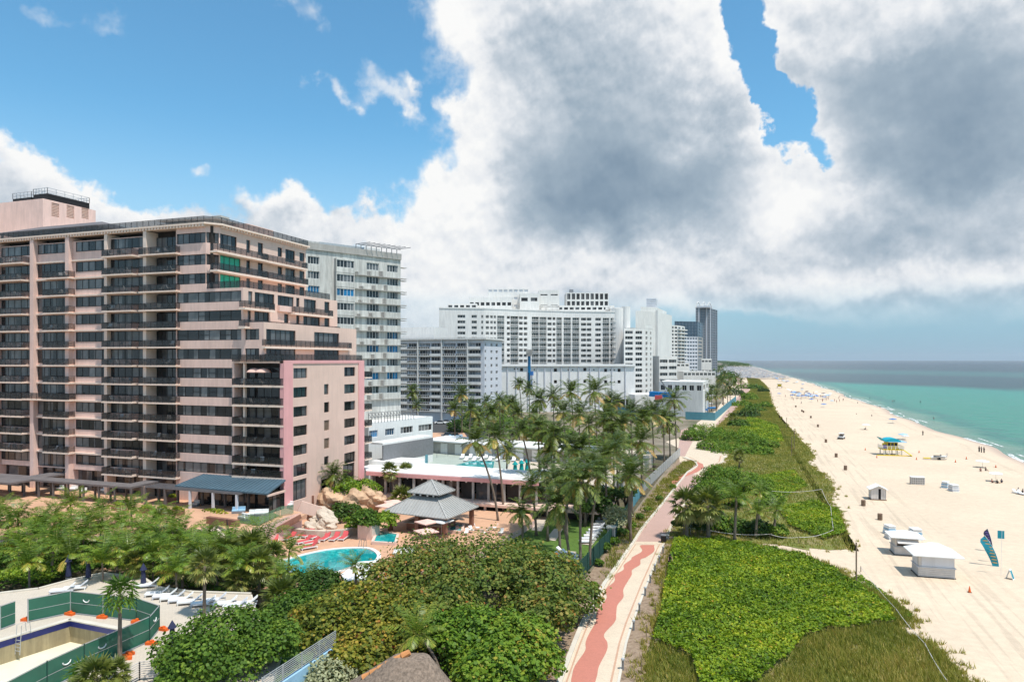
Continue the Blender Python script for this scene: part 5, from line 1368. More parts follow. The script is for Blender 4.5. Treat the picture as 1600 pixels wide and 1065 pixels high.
for px, py, l, rz in ((42, 969, 'orange plastic weight at the gate side of the drained pool fence', .3), (109, 960, 'small orange weight at the far corner of the drained pool fence', 0), (160, 965, 'orange weight inside the back panel of the pool fence, behind the palm', .2), (168, 962, 'tilted orange weight beside another on the back fence line', 1.), (214, 972, 'rounded orange weight inside the right back fence corner', .4),
                  (255, 984, 'orange weight lying outside the right fence corner', 0), (237, 1006, 'orange weight outside the front right fence post', .3), (196, 1030, 'orange weight near the leaning palm foot', .8), (200, 1024, 'upright orange block behind the one at the palm foot', 1.4)): block(px, py, SZ, l, rz)
# steel-railed ramp walls at the bottom
def railfence(label, pts, z, h, n, m='galv', post=2.0, base=None):
    t = thing('rail_fence', label, 'railing', (pts[0][0], pts[0][1], z))
    for a, c in zip(pts, pts[1:]):
        a = Vector((a[0], a[1], a[2] if len(a) > 2 else z)); c = Vector((c[0], c[1], c[2] if len(c) > 2 else z))
        for k in range(n): mb = MB(); o_ = Vector((0, 0, h * (k + 1) / n)); mb.bar(a + o_, c + o_, .045, .05); part('rail', mb, m, t)
        L = (c - a).length; q = max(1, round(L / post))
        for k in range(q + 1): p_ = a.lerp(c, k / q); mb = MB(); mb.box(p_.x - .04, p_.y - .04, p_.z, p_.x + .04, p_.y + .04, p_.z + h + .03); part('post', mb, m, t)
        if base: mb = MB(); mb.bar((a.x, a.y, a.z - base / 2), (c.x, c.y, c.z - base / 2), .3, base); part('base_wall', mb, 'lightblue' if base > 1 else 'kerb', t)
    return t
railfence('silver horizontal railing rising beside the grass strip at the bottom of the view', [tuple(G(410, 1085, 3.4)), tuple(G(524, 1008, 3.4))], 3.4, 1.15, 8, base=1.2)
railfence('white slatted ramp railing at the lower left behind the palm leaves', [tuple(G(150, 1100, SZ)), tuple(G(218, 1062, SZ)), tuple(G(270, 1058, SZ))], SZ, 1.3, 8, 'woodwhite')

# ================================================================== PERGOLAS, RESTAURANT, SECOND PROPERTY
per = thing('pergola_walkway', 'long grey-roofed pergola walkway on posts crossing the terrace of the pink building', 'pergola', (-80, 79, TZ))
zt_ = 7.1
def roofq(b, q, z, t=.28, m='pergola', name='roof_panel'):
    mb = MB(); mb.prism([(p[0], p[1]) for p in q], z - t, z); part(name, mb, m, b)
y0 = 77.6; y1 = 80.0; xa, xb = onY(-110, y0), onY(203, y0)
n = 14
for k in range(n):
    a = xa + (xb - xa) * k / n; c = xa + (xb - xa) * (k + 1) / n - .06; roofq(per, [(a, y0), (c, y0), (c, y1), (a, y1)], zt_)
for k in range(n + 1):
    x = xa + (xb - xa) * k / n
    for y in (y0 + .2, y1 - .2): part('post', MB().box(x - .12, y - .12, TZ, x + .12, y + .12, zt_ - .28), 'pergpost', per)
for (px0, px1) in ((25, 48), (183, 203)):
    x0, x1 = onY(px0, y0), onY(px1, y0)
    for k in range(2): ya = y1 + .02 + k * 2.2; roofq(per, [(x0, ya), (x1, ya), (x1, ya + 2.15), (x0, ya + 2.15)], zt_ + .02)
roofq(per, [(onY(-60, 74), 74.2), (onY(14, 74), 74.2), (onY(14, 74), 77.5), (onY(-60, 74), 77.5)], zt_)
pg2 = thing('restaurant_pergola', 'brown-grey slatted pergola in front of the restaurant with grey posts', 'pergola', (-70, 79, TZ))
ya, yb = 79.0, 81.8; x0, x1 = onY(226, ya), onY(374, ya); n = 7
for k in range(n):
    a = x0 + (x1 - x0) * k / n; c = x0 + (x1 - x0) * (k + 1) / n - .05
    fr = MB(); 
    roofq(pg2, [(a, ya), (c, ya), (c, yb), (a, yb)], zt_ - .12, .1)
    mb = MB()
    for j in range(7): y = ya + (yb - ya) * (j + .3) / 7; mb.box(a, y, zt_ - .12, c, y + .12, zt_ + .02)
    o = part('slat', mb, 'pergola', pg2); o['kind'] = 'stuff'
for px in (228, 258, 297, 333, 370):
    x = onY(px, ya + .15); part('post', MB().box(x - .15, ya, TZ, x + .15, ya + .3, zt_ - .2), 'grey' if px > 280 else 'pergpost', pg2); part('post', MB().box(x - .15, yb - .4, TZ, x + .15, yb - .1, zt_ - .2), 'pergpost', pg2)
rest = thing('restaurant_pavilion', 'glazed restaurant with slate-blue metal roof against the pink annex', 'restaurant', (-68, 82, TZ))
mb = MB(); xl, xr = onY(318, 83.5), -63.9
zt0 = 8.55; zf = 7.25
mb.add([(xl - 2.2, 80.2, zf), (xr, 79.6, zf), (xr, 83.6, zt0), (xl, 83.6, zt0), (xl - 2.2, 80.2, zf - .22), (xr, 79.6, zf - .22), (xr, 83.6, zt0 - .22), (xl, 83.6, zt0 - .22)], [(0, 1, 2, 3), (7, 6, 5, 4), (0, 4, 5, 1), (1, 5, 6, 2), (2, 6, 7, 3), (3, 7, 4, 0)])
part('roof', mb, 'blueroof', rest)
mb = MB()
k = 0
while k < 24:
    t = k / 24; x_f = xl - 2.2 + (xr - xl + 2.2) * t; x_b = xl + (xr - xl) * t; mb.bar((x_f, 80.2 - .6 * t, zf + .03), (x_b, 83.6, zt0 + .03), .05, .07); k += 1
o = part('roof_seams', mb, 'blueroof', rest); o['kind'] = 'stuff'
part('glass_wall', MB().box(xl, 82.4, TZ, xr - .4, 82.5, zf), 'windark', rest)
put_window(rest, (xr - .25, 80.2), (0, 1), 0, 3.4, TZ + .1, zf - .1, 4, gm='windark', inset=0, panes=True)
part('fascia', MB().box(xr - .2, 79.7, zf - .5, xr + .02, 83.6, zf - .2), 'tan', rest)
# glass balustrade, planters and stairs on the terrace edge
gb = thing('glass_balustrade', 'green-tinted glass balustrade around the raised lawn corner of the terrace', 'balustrade', tuple(G(380, 818, TZ)))
M['greenglass'] = mat('green_tinted_glass', (0.20, 0.34, 0.22), 0.05, 0.05, 1, spec=.6, alpha=.45)
pts = [G(*p, TZ) for p in ((372, 817), (404, 822), (438, 806), (459, 803))]
for a, c in zip(pts, pts[1:]):
    L = (c - a).length; n = max(1, round(L / 1.4))
    for k in range(n):
        p_, q_ = a.lerp(c, k / n + .02), a.lerp(c, (k + 1) / n - .02); part('glass_panel', MB().bar((p_.x, p_.y, TZ + .75), (q_.x, q_.y, TZ + .75), .03, 1.2), 'greenglass', gb)
sheet('turf_corner', [p for p in (G(370, 816, TZ), G(404, 821, TZ), G(437, 805, TZ), G(425, 800, TZ), G(385, 803, TZ))], TZ + .03, 'lawn')
def planter(px, py, z, w, d_, h, lab, rz=0, m='brick', plants='yellow'):
    p = G(px, py, z); t = thing('planter_box', lab, 'planter', p, rz)
    mb = MB()
    for k in range(4): mb.box(-w / 2, -d_ / 2, k * h / 4, w / 2, d_ / 2, (k + 1) * h / 4 - .03)
    obj('box', mb.mesh('box', 'wood' if m == 'wood' else m), t)
    leaves_ = leafblob('low_planting', [(0, 0, h + .1, w / 2 * .9, d_ / 2 * .9, .3)], 120, .16, 'shrub_yellow'); obj('plants', leaves_, t)
ML = {}
ML['shrub_yellow'] = leafmat('yellow_green_leaves', [(0, (0.055, 0.10, 0.012)), (0.5, (0.14, 0.19, 0.02)), (1, (0.30, 0.27, 0.03))])
ML['green'] = leafmat('mid_green_leaves', [(0, (0.028, 0.065, 0.012)), (0.55, (0.06, 0.125, 0.018)), (1, (0.13, 0.20, 0.03))])
ML['bright'] = leafmat('bright_green_leaves', [(0, (0.045, 0.10, 0.012)), (0.5, (0.105, 0.19, 0.018)), (1, (0.24, 0.29, 0.035))])
ML['grape'] = leafmat('sea_grape_leaves', [(0, (0.030, 0.055, 0.014)), (0.35, (0.065, 0.11, 0.022)), (0.65, (0.12, 0.15, 0.035)), (0.85, (0.22, 0.19, 0.06)), (1, (0.26, 0.11, 0.035))], rough=.38, spec=.5)
ML['grapeyellow'] = leafmat('yellowing_sea_grape_leaves', [(0, (0.04, 0.07, 0.012)), (0.35, (0.10, 0.13, 0.02)), (0.62, (0.19, 0.185, 0.03)), (0.82, (0.27, 0.20, 0.045)), (0.94, (0.25, 0.12, 0.04)), (1, (0.14, 0.045, 0.025))], rough=.38, spec=.5)
ML['grapegreen'] = leafmat('fresh_sea_grape_leaves', [(0, (0.035, 0.085, 0.012)), (0.5, (0.085, 0.165, 0.018)), (0.85, (0.16, 0.22, 0.03)), (1, (0.28, 0.22, 0.05))], rough=.38, spec=.5)
ML['silver'] = leafmat('silver_green_leaves', [(0, (0.14, 0.17, 0.12)), (1, (0.36, 0.40, 0.32))])
ML['dark'] = leafmat('dark_green_leaves', [(0, (0.012, 0.035, 0.008)), (0.6, (0.03, 0.07, 0.012)), (1, (0.07, 0.12, 0.02))])
ML['palm'] = leafmat('coconut_fronds', [(0, (0.025, 0.045, 0.008)), (0.35, (0.065, 0.10, 0.016)), (0.7, (0.16, 0.19, 0.035)), (0.9, (0.34, 0.28, 0.08)), (1, (0.38, 0.25, 0.11))], rough=.4, spec=.5)
ML['palmyoung'] = leafmat('young_palm_fronds', [(0, (0.05, 0.09, 0.012)), (0.5, (0.12, 0.175, 0.022)), (0.85, (0.26, 0.27, 0.04)), (1, (0.38, 0.27, 0.08))], rough=.4, spec=.5)
ML['palmclump'] = leafmat('clump_palm_fronds', [(0, (0.045, 0.09, 0.012)), (0.5, (0.12, 0.19, 0.022)), (0.85, (0.27, 0.29, 0.045)), (1, (0.34, 0.23, 0.06))])
ML['fan'] = leafmat('fan_palm_leaves', [(0, (0.05, 0.075, 0.018)), (0.5, (0.13, 0.15, 0.035)), (0.8, (0.28, 0.25, 0.09)), (1, (0.36, 0.26, 0.15))], rough=.5)
ML['grass'] = leafmat('dune_grass', [(0, (0.075, 0.11, 0.02)), (0.4, (0.165, 0.18, 0.038)), (0.72, (0.26, 0.225, 0.08)), (1, (0.38, 0.30, 0.15))], rough=.8, spec=.15)
ML['mat'] = leafmat('dune_creeper_leaves', [(0, (0.030, 0.07, 0.008)), (0.35, (0.085, 0.16, 0.012)), (0.65, (0.17, 0.25, 0.018)), (0.9, (0.31, 0.33, 0.03)), (1, (0.30, 0.18, 0.04))], rough=.4, spec=.45)
for k, v in ML.items(): M[k] = v
rng = np.random.default_rng(5)
def quads_mesh(name, c, t, bta, m, v, shape='quad'):
    """c centres, t half-length vectors, bta half-width vectors -> one leaf each; v per-leaf value"""
    n = len(c)
    if shape == 'quad':     # pointed leaf: 4 verts diamond-ish
        P = np.stack([c - t, c + bta * 1.0 , c + t, c - bta * 1.0], 1)
        k = 4
    elif shape == 'round':
        P = np.stack([c - t, c - t * .4 + bta, c + t * .5 + bta * .85, c + t, c + t * .5 - bta * .85, c - t * .4 - bta], 1); k = 6
    elif shape == 'blade':
        P = np.stack([c - bta, c + bta, c + t], 1); k = 3
    me = bpy.data.meshes.new(name)
    me.vertices.add(n * k); me.vertices.foreach_set('co', P.astype(np.float32).reshape(-1))
    me.loops.add(n * k); me.loops.foreach_set('vertex_index', np.arange(n * k, dtype=np.int32))
    me.polygons.add(n); me.polygons.foreach_set('loop_start', np.arange(0, n * k, k, dtype=np.int32))
    try: me.polygons.foreach_set('loop_total', np.full(n, k, dtype=np.int32))
    except Exception: pass
    a = me.attributes.new('v', 'FLOAT', 'FACE'); a.data.foreach_set('value', np.clip(v, 0, 1).astype(np.float32))
    me.materials.append(M[m]); me.update(); me.validate(); return me
def unit(a): return a / np.maximum(np.linalg.norm(a, axis=1, keepdims=True), 1e-6)
def leafframe(nrm, size):
    n = len(nrm); r = rng.normal(size=(n, 3)); t = unit(np.cross(nrm, r)); b = np.cross(nrm, t)
    return t * size[:, None], b * size[:, None]
def leafblob(name, blobs, n, leaf, m, shape='round', up=.55, jit=.2, vb=.0):
    """leaf shells over a cluster of ellipsoids (x,y,z,rx,ry,rz), knobbly with gaps"""
    w = np.array([b[3] * b[4] + b[4] * b[5] for b in blobs]); w = w / w.sum()
    idx = rng.choice(len(blobs), n, p=w); B = np.array(blobs)[idx]
    d = unit(rng.normal(size=(n, 3))); d[:, 2] = np.where(d[:, 2] < -.35, -d[:, 2], d[:, 2])
    rad = 1.0 - np.abs(rng.normal(0, jit, n)); rad = rad + (rng.random(n) < .05) * rng.random(n) * .16
    # knobbly relief: each direction belongs to a clump
    ang = np.arctan2(d[:, 1], d[:, 0]); lump = .10 * np.sin(ang * 5 + idx * 2.1 + d[:, 2] * 4) + .08 * np.sin(ang * 9 + d[:, 2] * 11 + idx) + .05 * np.sin(ang * 17 - d[:, 2] * 19 + idx * 3)
    rad = rad * (1 + lump)
    c = B[:, :3] + d * B[:, 3:6] * rad[:, None]
    # drop leaves that fall deep inside another blob
    keep = np.ones(n, bool)
    for k, b in enumerate(blobs):
        q = ((c - np.array(b[:3])) / np.array(b[3:6])); keep &= ~((np.sum(q * q, 1) < .45) & (idx != k))
    # gaps
    g = np.sin(c[:, 0] * 2.3 + 1) * np.sin(c[:, 1] * 2.1 + c[:, 2] * 1.7) + .5 * np.sin(c[:, 0] * 5.1 + c[:, 2] * 4.3) * np.sin(c[:, 1] * 4.7)
    g = g + .4 * np.sin(c[:, 0] * 7.3) * np.sin(c[:, 1] * 6.9 + c[:, 2] * 6.1); keep &= (g > -.55) | (rng.random(n) < .32)
    c = c[keep]; d = d[keep]; n = len(c)
    nrm = unit(d * .7 + np.array([0, 0, up]) + rng.normal(0, .5, (n, 3)))
    s = leaf * rng.uniform(.6, 1.25, n); t, b = leafframe(nrm, s)
    v = .42 + vb + rng.normal(0, .2, n) + .16 * np.sin(c[:, 0] * 1.1) * np.cos(c[:, 1] * 1.3)
    return quads_mesh(name, c, t, b * .8, m, v, shape)
for i, (px, lab) in enumerate(((229, 'first low brick planter from the left on the open terrace'), (253, 'middle low brick planter on the open terrace'), (277, 'right of three low brick planters on the open terrace'))):
    planter(px, 801 + i * 1.3, TZ, 1.9, .9, .75, lab)
planter(186, 797, TZ, 2.0, .9, .8, 'low planter beside the pergola posts with trimmed greenery'); planter(270, 783, TZ, 1.6, .8, .7, 'small planter with yellow flowers under the restaurant pergola')
st = thing('terrace_steps', 'flight of terracotta steps leading down from the terrace into the palms', 'steps', tuple(G(350, 835, 2.8)))
a0, a1 = G(345, 822, TZ), G(368, 838, TZ)
for k in range(7):
    z = TZ - .18 * (k + 1); o_ = Vector((-.15, -.38, 0)) * (k + 1); p_, q_ = a0 + o_ + Vector((-.8, .3, 0)), a1 + o_ + Vector((-.8, .3, 0))
    part('step', MB().bar((p_.x, p_.y, z - .1), (q_.x, q_.y, z - .1), .4, .2), 'pink_light', st)
railfence('dark handrail beside the terrace steps', [(a0.x + 1.0, a0.y, TZ), (a1.x + .6, a1.y - 1.5, TZ - .9)], TZ, 1.0, 2, 'rail')
mb = MB(); qs = [G(472, 800, 3.2), G(452, 818, 3.2), G(400, 838, 3.2)]
rp = thing('terrace_ramp', 'terracotta ramp with low dark kerbs descending to the pool', 'ramp', tuple(G(440, 825, 2.5)))
mb.bar(tuple(G(468, 803, 4.0)), tuple(G(405, 836, 2.2)), 3.2, .5); part('ramp', mb, 'terra', rp)
mb = MB(); mb.bar(tuple(G(470, 806, 4.2)), tuple(G(408, 840, 2.4)), .2, .6); part('kerb', mb, 'brick', rp)
bw = thing('bbq_terrace_wall', 'brown brick planter wall with brush flowers below the restaurant', 'planter wall', tuple(G(335, 810, TZ)))
part('wall', MB().bar(tuple(G(325, 812, TZ + .4)), tuple(G(372, 818, TZ + .4)), .6, 1.0), 'brick', bw)
obj('plants', leafblob('plants', [(0, 0, 1.0, 2.0, .5, .4)], 300, .14, 'shrub_yellow'), bw)
# outdoor sofas and tables on the terrace
def sofa(px, py, z, lab, m='canvas', rz=0, n=2):
    p = G(px, py, z); t = thing('outdoor_sofa', lab, 'sofa', p, rz); mb = MB(); mb.box(-n * .45, -.4, 0.02, n * .45, .4, .32); obj('base', mb.mesh('base', 'steel'), t)
    mb = MB()
    for k in range(n): mb.box(-n * .45 + k * .9 + .02, -.38, .32, -n * .45 + k * .9 + .88, .4, .48); mb.box(-n * .45 + k * .9 + .02, .22, .48, -n * .45 + k * .9 + .88, .42, .85)
    obj('cushions', mb.mesh('cushions', m), t)
for a in ((105, 766, 'long white sofa on the terrace left of the grey posts', 'canvas', .1, 4), (130, 770, 'white armchair beside the long terrace sofa', 'canvas', .5, 1), (166, 769, 'white sofa under the pergola near the lobby', 'canvas', -.2, 3), (306, 790, 'pale armchair under the restaurant pergola', 'woodwhite', .2, 1),
          (381, 812, 'white lounge sofa inside the glass balustrade', 'canvas', -.3, 2), (393, 806, 'round white lounge chair in the glass corner', 'canvas', .3, 1), (409, 805, 'long white sofa along the glass balustrade', 'canvas', .5, 2), (373, 801, 'blue sun lounger beside the balustrade', 'lightblue', .6, 2), (452, 792, 'white wicker seat by the pink annex foot', 'canvas', 0, 1)):
    sofa(a[0], a[1], TZ, a[2], a[3], a[4], a[5])
# rock grotto between the annex and the pool
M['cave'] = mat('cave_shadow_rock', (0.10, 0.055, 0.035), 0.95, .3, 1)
import bmesh
def boulder(name, c, r, seed, m, parent, sq=(1, 1, .8)):
    bm = bmesh.new(); bmesh.ops.create_icosphere(bm, subdivisions=3, radius=1.0); rr = random.Random(seed); ph = [rr.uniform(0, 6) for _ in range(6)]
    for v in bm.verts:
        p = v.co; k = 1 + .22 * math.sin(p.x * 3 + ph[0]) * math.sin(p.y * 3 + ph[1]) + .14 * math.sin(p.z * 6 + ph[2] + p.x * 4) + .07 * math.sin(p.y * 13 + ph[3]) * math.sin(p.z * 11 + ph[4])
        k = round(k * 9) / 9 * .4 + k * .6
        v.co = Vector((p.x * sq[0], p.y * sq[1], p.z * sq[2])) * k * r
    me = bpy.data.meshes.new(name); bm.to_mesh(me); bm.free(); me.materials.append(M[m]); o = obj(name, me, parent, Vector(c) - parent.location); return o
gr_ = thing('rock_grotto', 'sandstone rock grotto with a dark cave mouth beside the pink annex', 'rockwork', (-55, 94, PZ))
for i, (px, py, z, r) in enumerate(((505, 785, 3.2, 2.2), (520, 778, 4.2, 2.0), (538, 783, 3.6, 2.1), (556, 782, 3.8, 2.2), (572, 775, 4.3, 2.0), (588, 779, 4.0, 1.5), (548, 792, 2.6, 1.5), (568, 795, 2.4, 1.4), (500, 795, 2.2, 1.4), (530, 795, 2.4, 1.6), (576, 788, 3.0, 1.6))):
    p = G(px, py, z); boulder('boulder', (p.x, p.y, z), r, i, 'rock', gr_)
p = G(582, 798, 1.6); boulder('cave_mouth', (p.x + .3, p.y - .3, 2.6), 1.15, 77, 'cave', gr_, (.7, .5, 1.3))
rk = thing('rock_outcrop', 'pale grey-brown boulders at the edge of the red loungers', 'rockwork', tuple(G(505, 822, PZ)))
for i, (px, py, z, r) in enumerate(((505, 806, 2.8, 1.5), (512, 815, 2.2, 1.3), (495, 815, 2.0, 1.1), (485, 823, 1.8, 1.0), (503, 822, 1.7, 1.2), (517, 822, 1.7, .9), (490, 800, 2.6, .8))):
    p = G(px, py, z); boulder('boulder', (p.x, p.y, z), r, 20 + i, 'rockpale', rk)
pp_ = thing('pink_posts', 'pink stepped wall with dark posts between terrace and rocks', 'wall', tuple(G(490, 800, 3)))
part('wall', MB().bar(tuple(G(468, 790, 4.6)), tuple(G(500, 800, 3.4)), .4, 1.6), 'tan', pp_)
for px, py in ((460, 802), (479, 806), (489, 808)): p = G(px, py, PZ); part('post', MB().box(p.x - .12, p.y - .12, PZ, p.x + .12, p.y + .12, PZ + 3.4), 'brick', pp_)
wl = thing('curved_pool_wall', 'pale curved rock wall behind the row of red loungers', 'wall', tuple(G(520, 830, PZ)))
for (a, c) in (((455, 829), (480, 833)), ((480, 833), (510, 834)), ((510, 834), (540, 832)), ((540, 832), (556, 827))):
    part('wall_block', MB().bar(tuple(G(*a, PZ + .5)), tuple(G(*c, PZ + .5)), .7, 1.0), 'rockpale', wl)
pt_ = thing('planter_column', 'square pale pink planter pier in front of the grotto bushes', 'planter', tuple(G(571, 842, PZ)))
p = G(571, 842, PZ); part('box', MB().box(p.x - 1.1, p.y - .2, PZ, p.x + 1.1, p.y + 2, PZ + 1.9), 'tan', pt_)
# blue pool
def waterfn(t, N, p, pos, xyz):
    n = N.noise(pos, 2.2, 3, .5, .6); n2 = N.noise(pos, .3, 2, .5)
    c = N.ramp(n.outputs[0], [(.35, (0.004, .25, .26)), (.55, (0.01, .40, .39)), (.7, (.10, .58, .55))]); t.links.new(N.mix(N.rng(n2.outputs[0], .35, .65), c, (0.004, .22, .24, 1)), p.inputs['Base Color'])
    b = t.nodes.new('ShaderNodeBump'); b.inputs['Strength'].default_value = .15; t.links.new(n.outputs[0], b.inputs['Height']); t.links.new(b.outputs[0], p.inputs['Normal'])
M['poolwater'] = custom('pool_water', waterfn, .06, .5)
def smoothloop(P, k=6):
    n = len(P); out = []
    for i in range(n):
        p0, p1, p2, p3 = P[i - 1], P[i], P[(i + 1) % n], P[(i + 2) % n]
        for j in range(k):
            t = j / k; out.append(0.5 * ((2 * p1) + (p2 - p0) * t + (2 * p0 - 5 * p1 + 4 * p2 - p3) * t * t + (3 * p1 - p0 - 3 * p2 + p3) * t ** 3))
    return out
PL = smoothloop([G(*p, PZ) for p in ((455, 873), (480, 866), (510, 860), (545, 857), (575, 858), (589, 868), (580, 880), (560, 882), (530, 892), (490, 900), (450, 892), (430, 882))])
pool = thing('swimming_pool', 'free-form turquoise swimming pool beside the red loungers', 'pool', (PL[0].x, PL[0].y, PZ))
mb = MB(); mb.prism([(p.x, p.y) for p in PL], PZ - .4, PZ + .02); part('water', mb, 'poolwater', pool)
cen = sum(PL, Vector()) / len(PL); mb = MB()
for a, c in zip(PL, PL[1:] + PL[:1]): mb.bar((a.x + (a.x - cen.x) * .04, a.y + (a.y - cen.y) * .06, PZ + .04), (c.x + (c.x - cen.x) * .04, c.y + (c.y - cen.y) * .06, PZ + .04), .5, .12)
part('coping', mb, 'white', pool)
for k, (px, py) in enumerate(((565, 853),)):
    p = G(px, py, PZ); t = thing('pool_handrail', 'curved steel handrail pair at the head of the turquoise pool', 'handrail', p); mb = MB()
    for dx in (0, .7): mb.tube([(p.x + dx, p.y, PZ), (p.x + dx, p.y, PZ + .9), (p.x + dx, p.y - .5, PZ + .9), (p.x + dx, p.y - .8, PZ)], .035, 5)
    part('rail', mb, 'steel', t)
th = thing('white_slab', 'blank white paved slab at the near end of the turquoise pool', 'slab', tuple(G(550, 900, PZ))); mb = MB(); mb.prism([tuple(G(*p, PZ))[:2] for p in ((560, 880), (586, 878), (575, 905), (540, 912), (533, 900))], PZ, PZ + .25); part('slab', mb, 'roofwhite', th)
# loungers
def lounger_parts(mc, mf='canvas'):
    t = {}; mb = MB(); mb.box(-.32, -.95, .26, .32, .35, .34); mb.add([(-.32, .35, .26), (.32, .35, .26), (.32, .95, .72), (-.32, .95, .72), (-.32, .35, .34), (.32, .35, .34), (.32, .9, .8), (-.32, .9, .8)], [(3, 2, 1, 0), (4, 5, 6, 7), (0, 1, 5, 4), (1, 2, 6, 5), (2, 3, 7, 6), (3, 0, 4, 7)])
    s_ = mb.mesh('cushion', mc); mb = MB(); mb.box(-.36, -.98, .18, -.32, .9, .3); mb.box(.32, -.98, .18, .36, .9, .3); mb.box(-.36, -1.0, .18, .36, -.96, .3); fr = mb.mesh('frame', mf)
    lg = MB().box(-.03, -.03, 0, .03, .03, .18).mesh('leg', mf); return s_, fr, lg
LP_ = {k: lounger_parts(k, f) for k, f in (('red', 'canvas'), ('canvas', 'grey'), ('grey', 'canvas'), ('teal', 'canvas'))}
def lounger(p, rz, m, lab, grp, s=1.0):
    t = thing('sun_lounger', lab, 'sun lounger', p, rz, grp); 
    if s != 1: t.scale = (s, s, s)
    a, b_, c = LP_[m]; obj('cushion', a, t); obj('frame', b_, t)
    for x in (-.34, .34):
        for y in (-.9, .8): obj('leg', c, t, (x, y, 0))
reds = [(430, 848, .5, 'red lounger standing alone left of the pool, partly behind palm leaves'), (452, 843, -.2, 'red lounger at the left end of the back row by the rocks'), (473, 838, -.15, 'red lounger in the back row, second from the rocks\' left end'), (481, 838, -.15, 'red lounger in the middle of the back row'), (492, 840, -.1, 'red lounger beside the gap in the back row'),
        (508, 843, .02, 'leftmost red lounger of the separate trio on the right'), (523, 843, .05, 'middle red lounger of the separate trio on the right'), (537, 842, .1, 'rightmost red lounger next to the grey box'), (487, 850, -.6, 'red lounger turned sideways in front of the back row'), (483, 857, -.7, 'red lounger nearest the pool edge, turned sideways'), (475, 848, -.5, 'red lounger in the second row behind the palm')]
for px, py, rz, lab in reds: lounger(G(px, py, PZ), rz + .1, 'red', lab, 'red loungers by the turquoise pool', 1.15)
for i, (px, py) in enumerate([(98, 925), (118, 921), (230, 917), (246, 930), (258, 934), (270, 937), (283, 940), (297, 943), (318, 946), (335, 941), (352, 946), (368, 949), (384, 946)]):
    lounger(G(px, py, SZ), -1.0 if px > 200 else -.9, 'grey' if i % 2 else 'canvas', ['pale lounger at the left of the curved wall', 'pale lounger behind the fence corner', 'lounger behind the spindly palm', 'first lounger right of the screened fence', 'second lounger right of the screened fence', 'third lounger right of the screened fence', 'fourth lounger right of the screened fence', 'fifth lounger right of the screened fence', 'pale lounger beside the thin palm trunk', 'pale lounger just right of the thin palm trunk', 'third lounger from the right end of the deck row', 'second lounger from the right end of the deck row', 'last lounger at the right end against the sea grapes'][i], 'pale loungers on the cream deck', 1.1)
for i, (px, py) in enumerate([(655, 766), (704, 768), (709, 771), (732, 776), (662, 763)]):
    lounger(G(px, py, 2.5), -.5, 'canvas', ['white lounger behind the gazebo peak', 'white lounger right of the gazebo peak', 'white lounger paired with another right of the gazebo peak', 'white lounger alone in front of the colonnade', 'white lounger closest to the fan palm on the colonnade terrace'][i], 'white loungers on the colonnade terrace', 1.25)
for i in range(9):
    f_ = i / 8; p = G(945 - 28 * f_, 812 + 36 * f_, .66); lounger(p, -1.2, 'grey' if i % 2 else 'canvas', 'white and grey lounger number %s by the dark fence' % ('one', 'two', 'three', 'four', 'five', 'six', 'seven', 'eight', 'nine')[i], 'loungers along the lawn path', 1.1)
for i, (px, py) in enumerate(((882, 866), (890, 870), (880, 874), (896, 876))): lounger(G(px, py, .66), 1.4, 'canvas', ['white lounger on the lawn behind the sea grape crown', 'white lounger right of another behind the sea grape crown', 'white lounger closest to the sea grape crown', 'white lounger under the leaning palm'][i], 'white loungers behind the sea grape', 1.15)
# closed umbrellas on the south deck
def closed_umb(p, h, m, lab, grp=None, r=.22):
    t = thing('closed_parasol', lab, 'parasol', p, 0, grp); mb = MB().lathe([(r * 1.3, h * .1), (r, h * .45), (r * .8, h * .7), (r * 1.6, h * .72), (.02, h)], 9); obj('canopy', mb.mesh('canopy', m, smooth=False), t)
    mb = MB().tube([(0, 0, 0), (0, 0, h * .3)], .03, 5); obj('pole', mb.mesh('pole', 'steel'), t); obj('base', MB().lathe([(.3, 0), (.3, .08), (.02, .1)], 10).mesh('base', 'steel'), t)
for px, py, h, lab in ((107, 903, 2.5, 'folded navy parasol at the bed edge, leftmost of three'), (138, 905, 2.5, 'folded navy parasol in the middle by the deck bed'), (224, 916, 2.4, 'folded navy parasol between bed and deck, rightmost of three'), (269, 1009, 2.1, 'closed dark blue parasol standing alone right of the screened fence')):
    closed_umb(G(px, py, SZ), h, 'navy', lab, 'navy closed parasols on the cream deck')
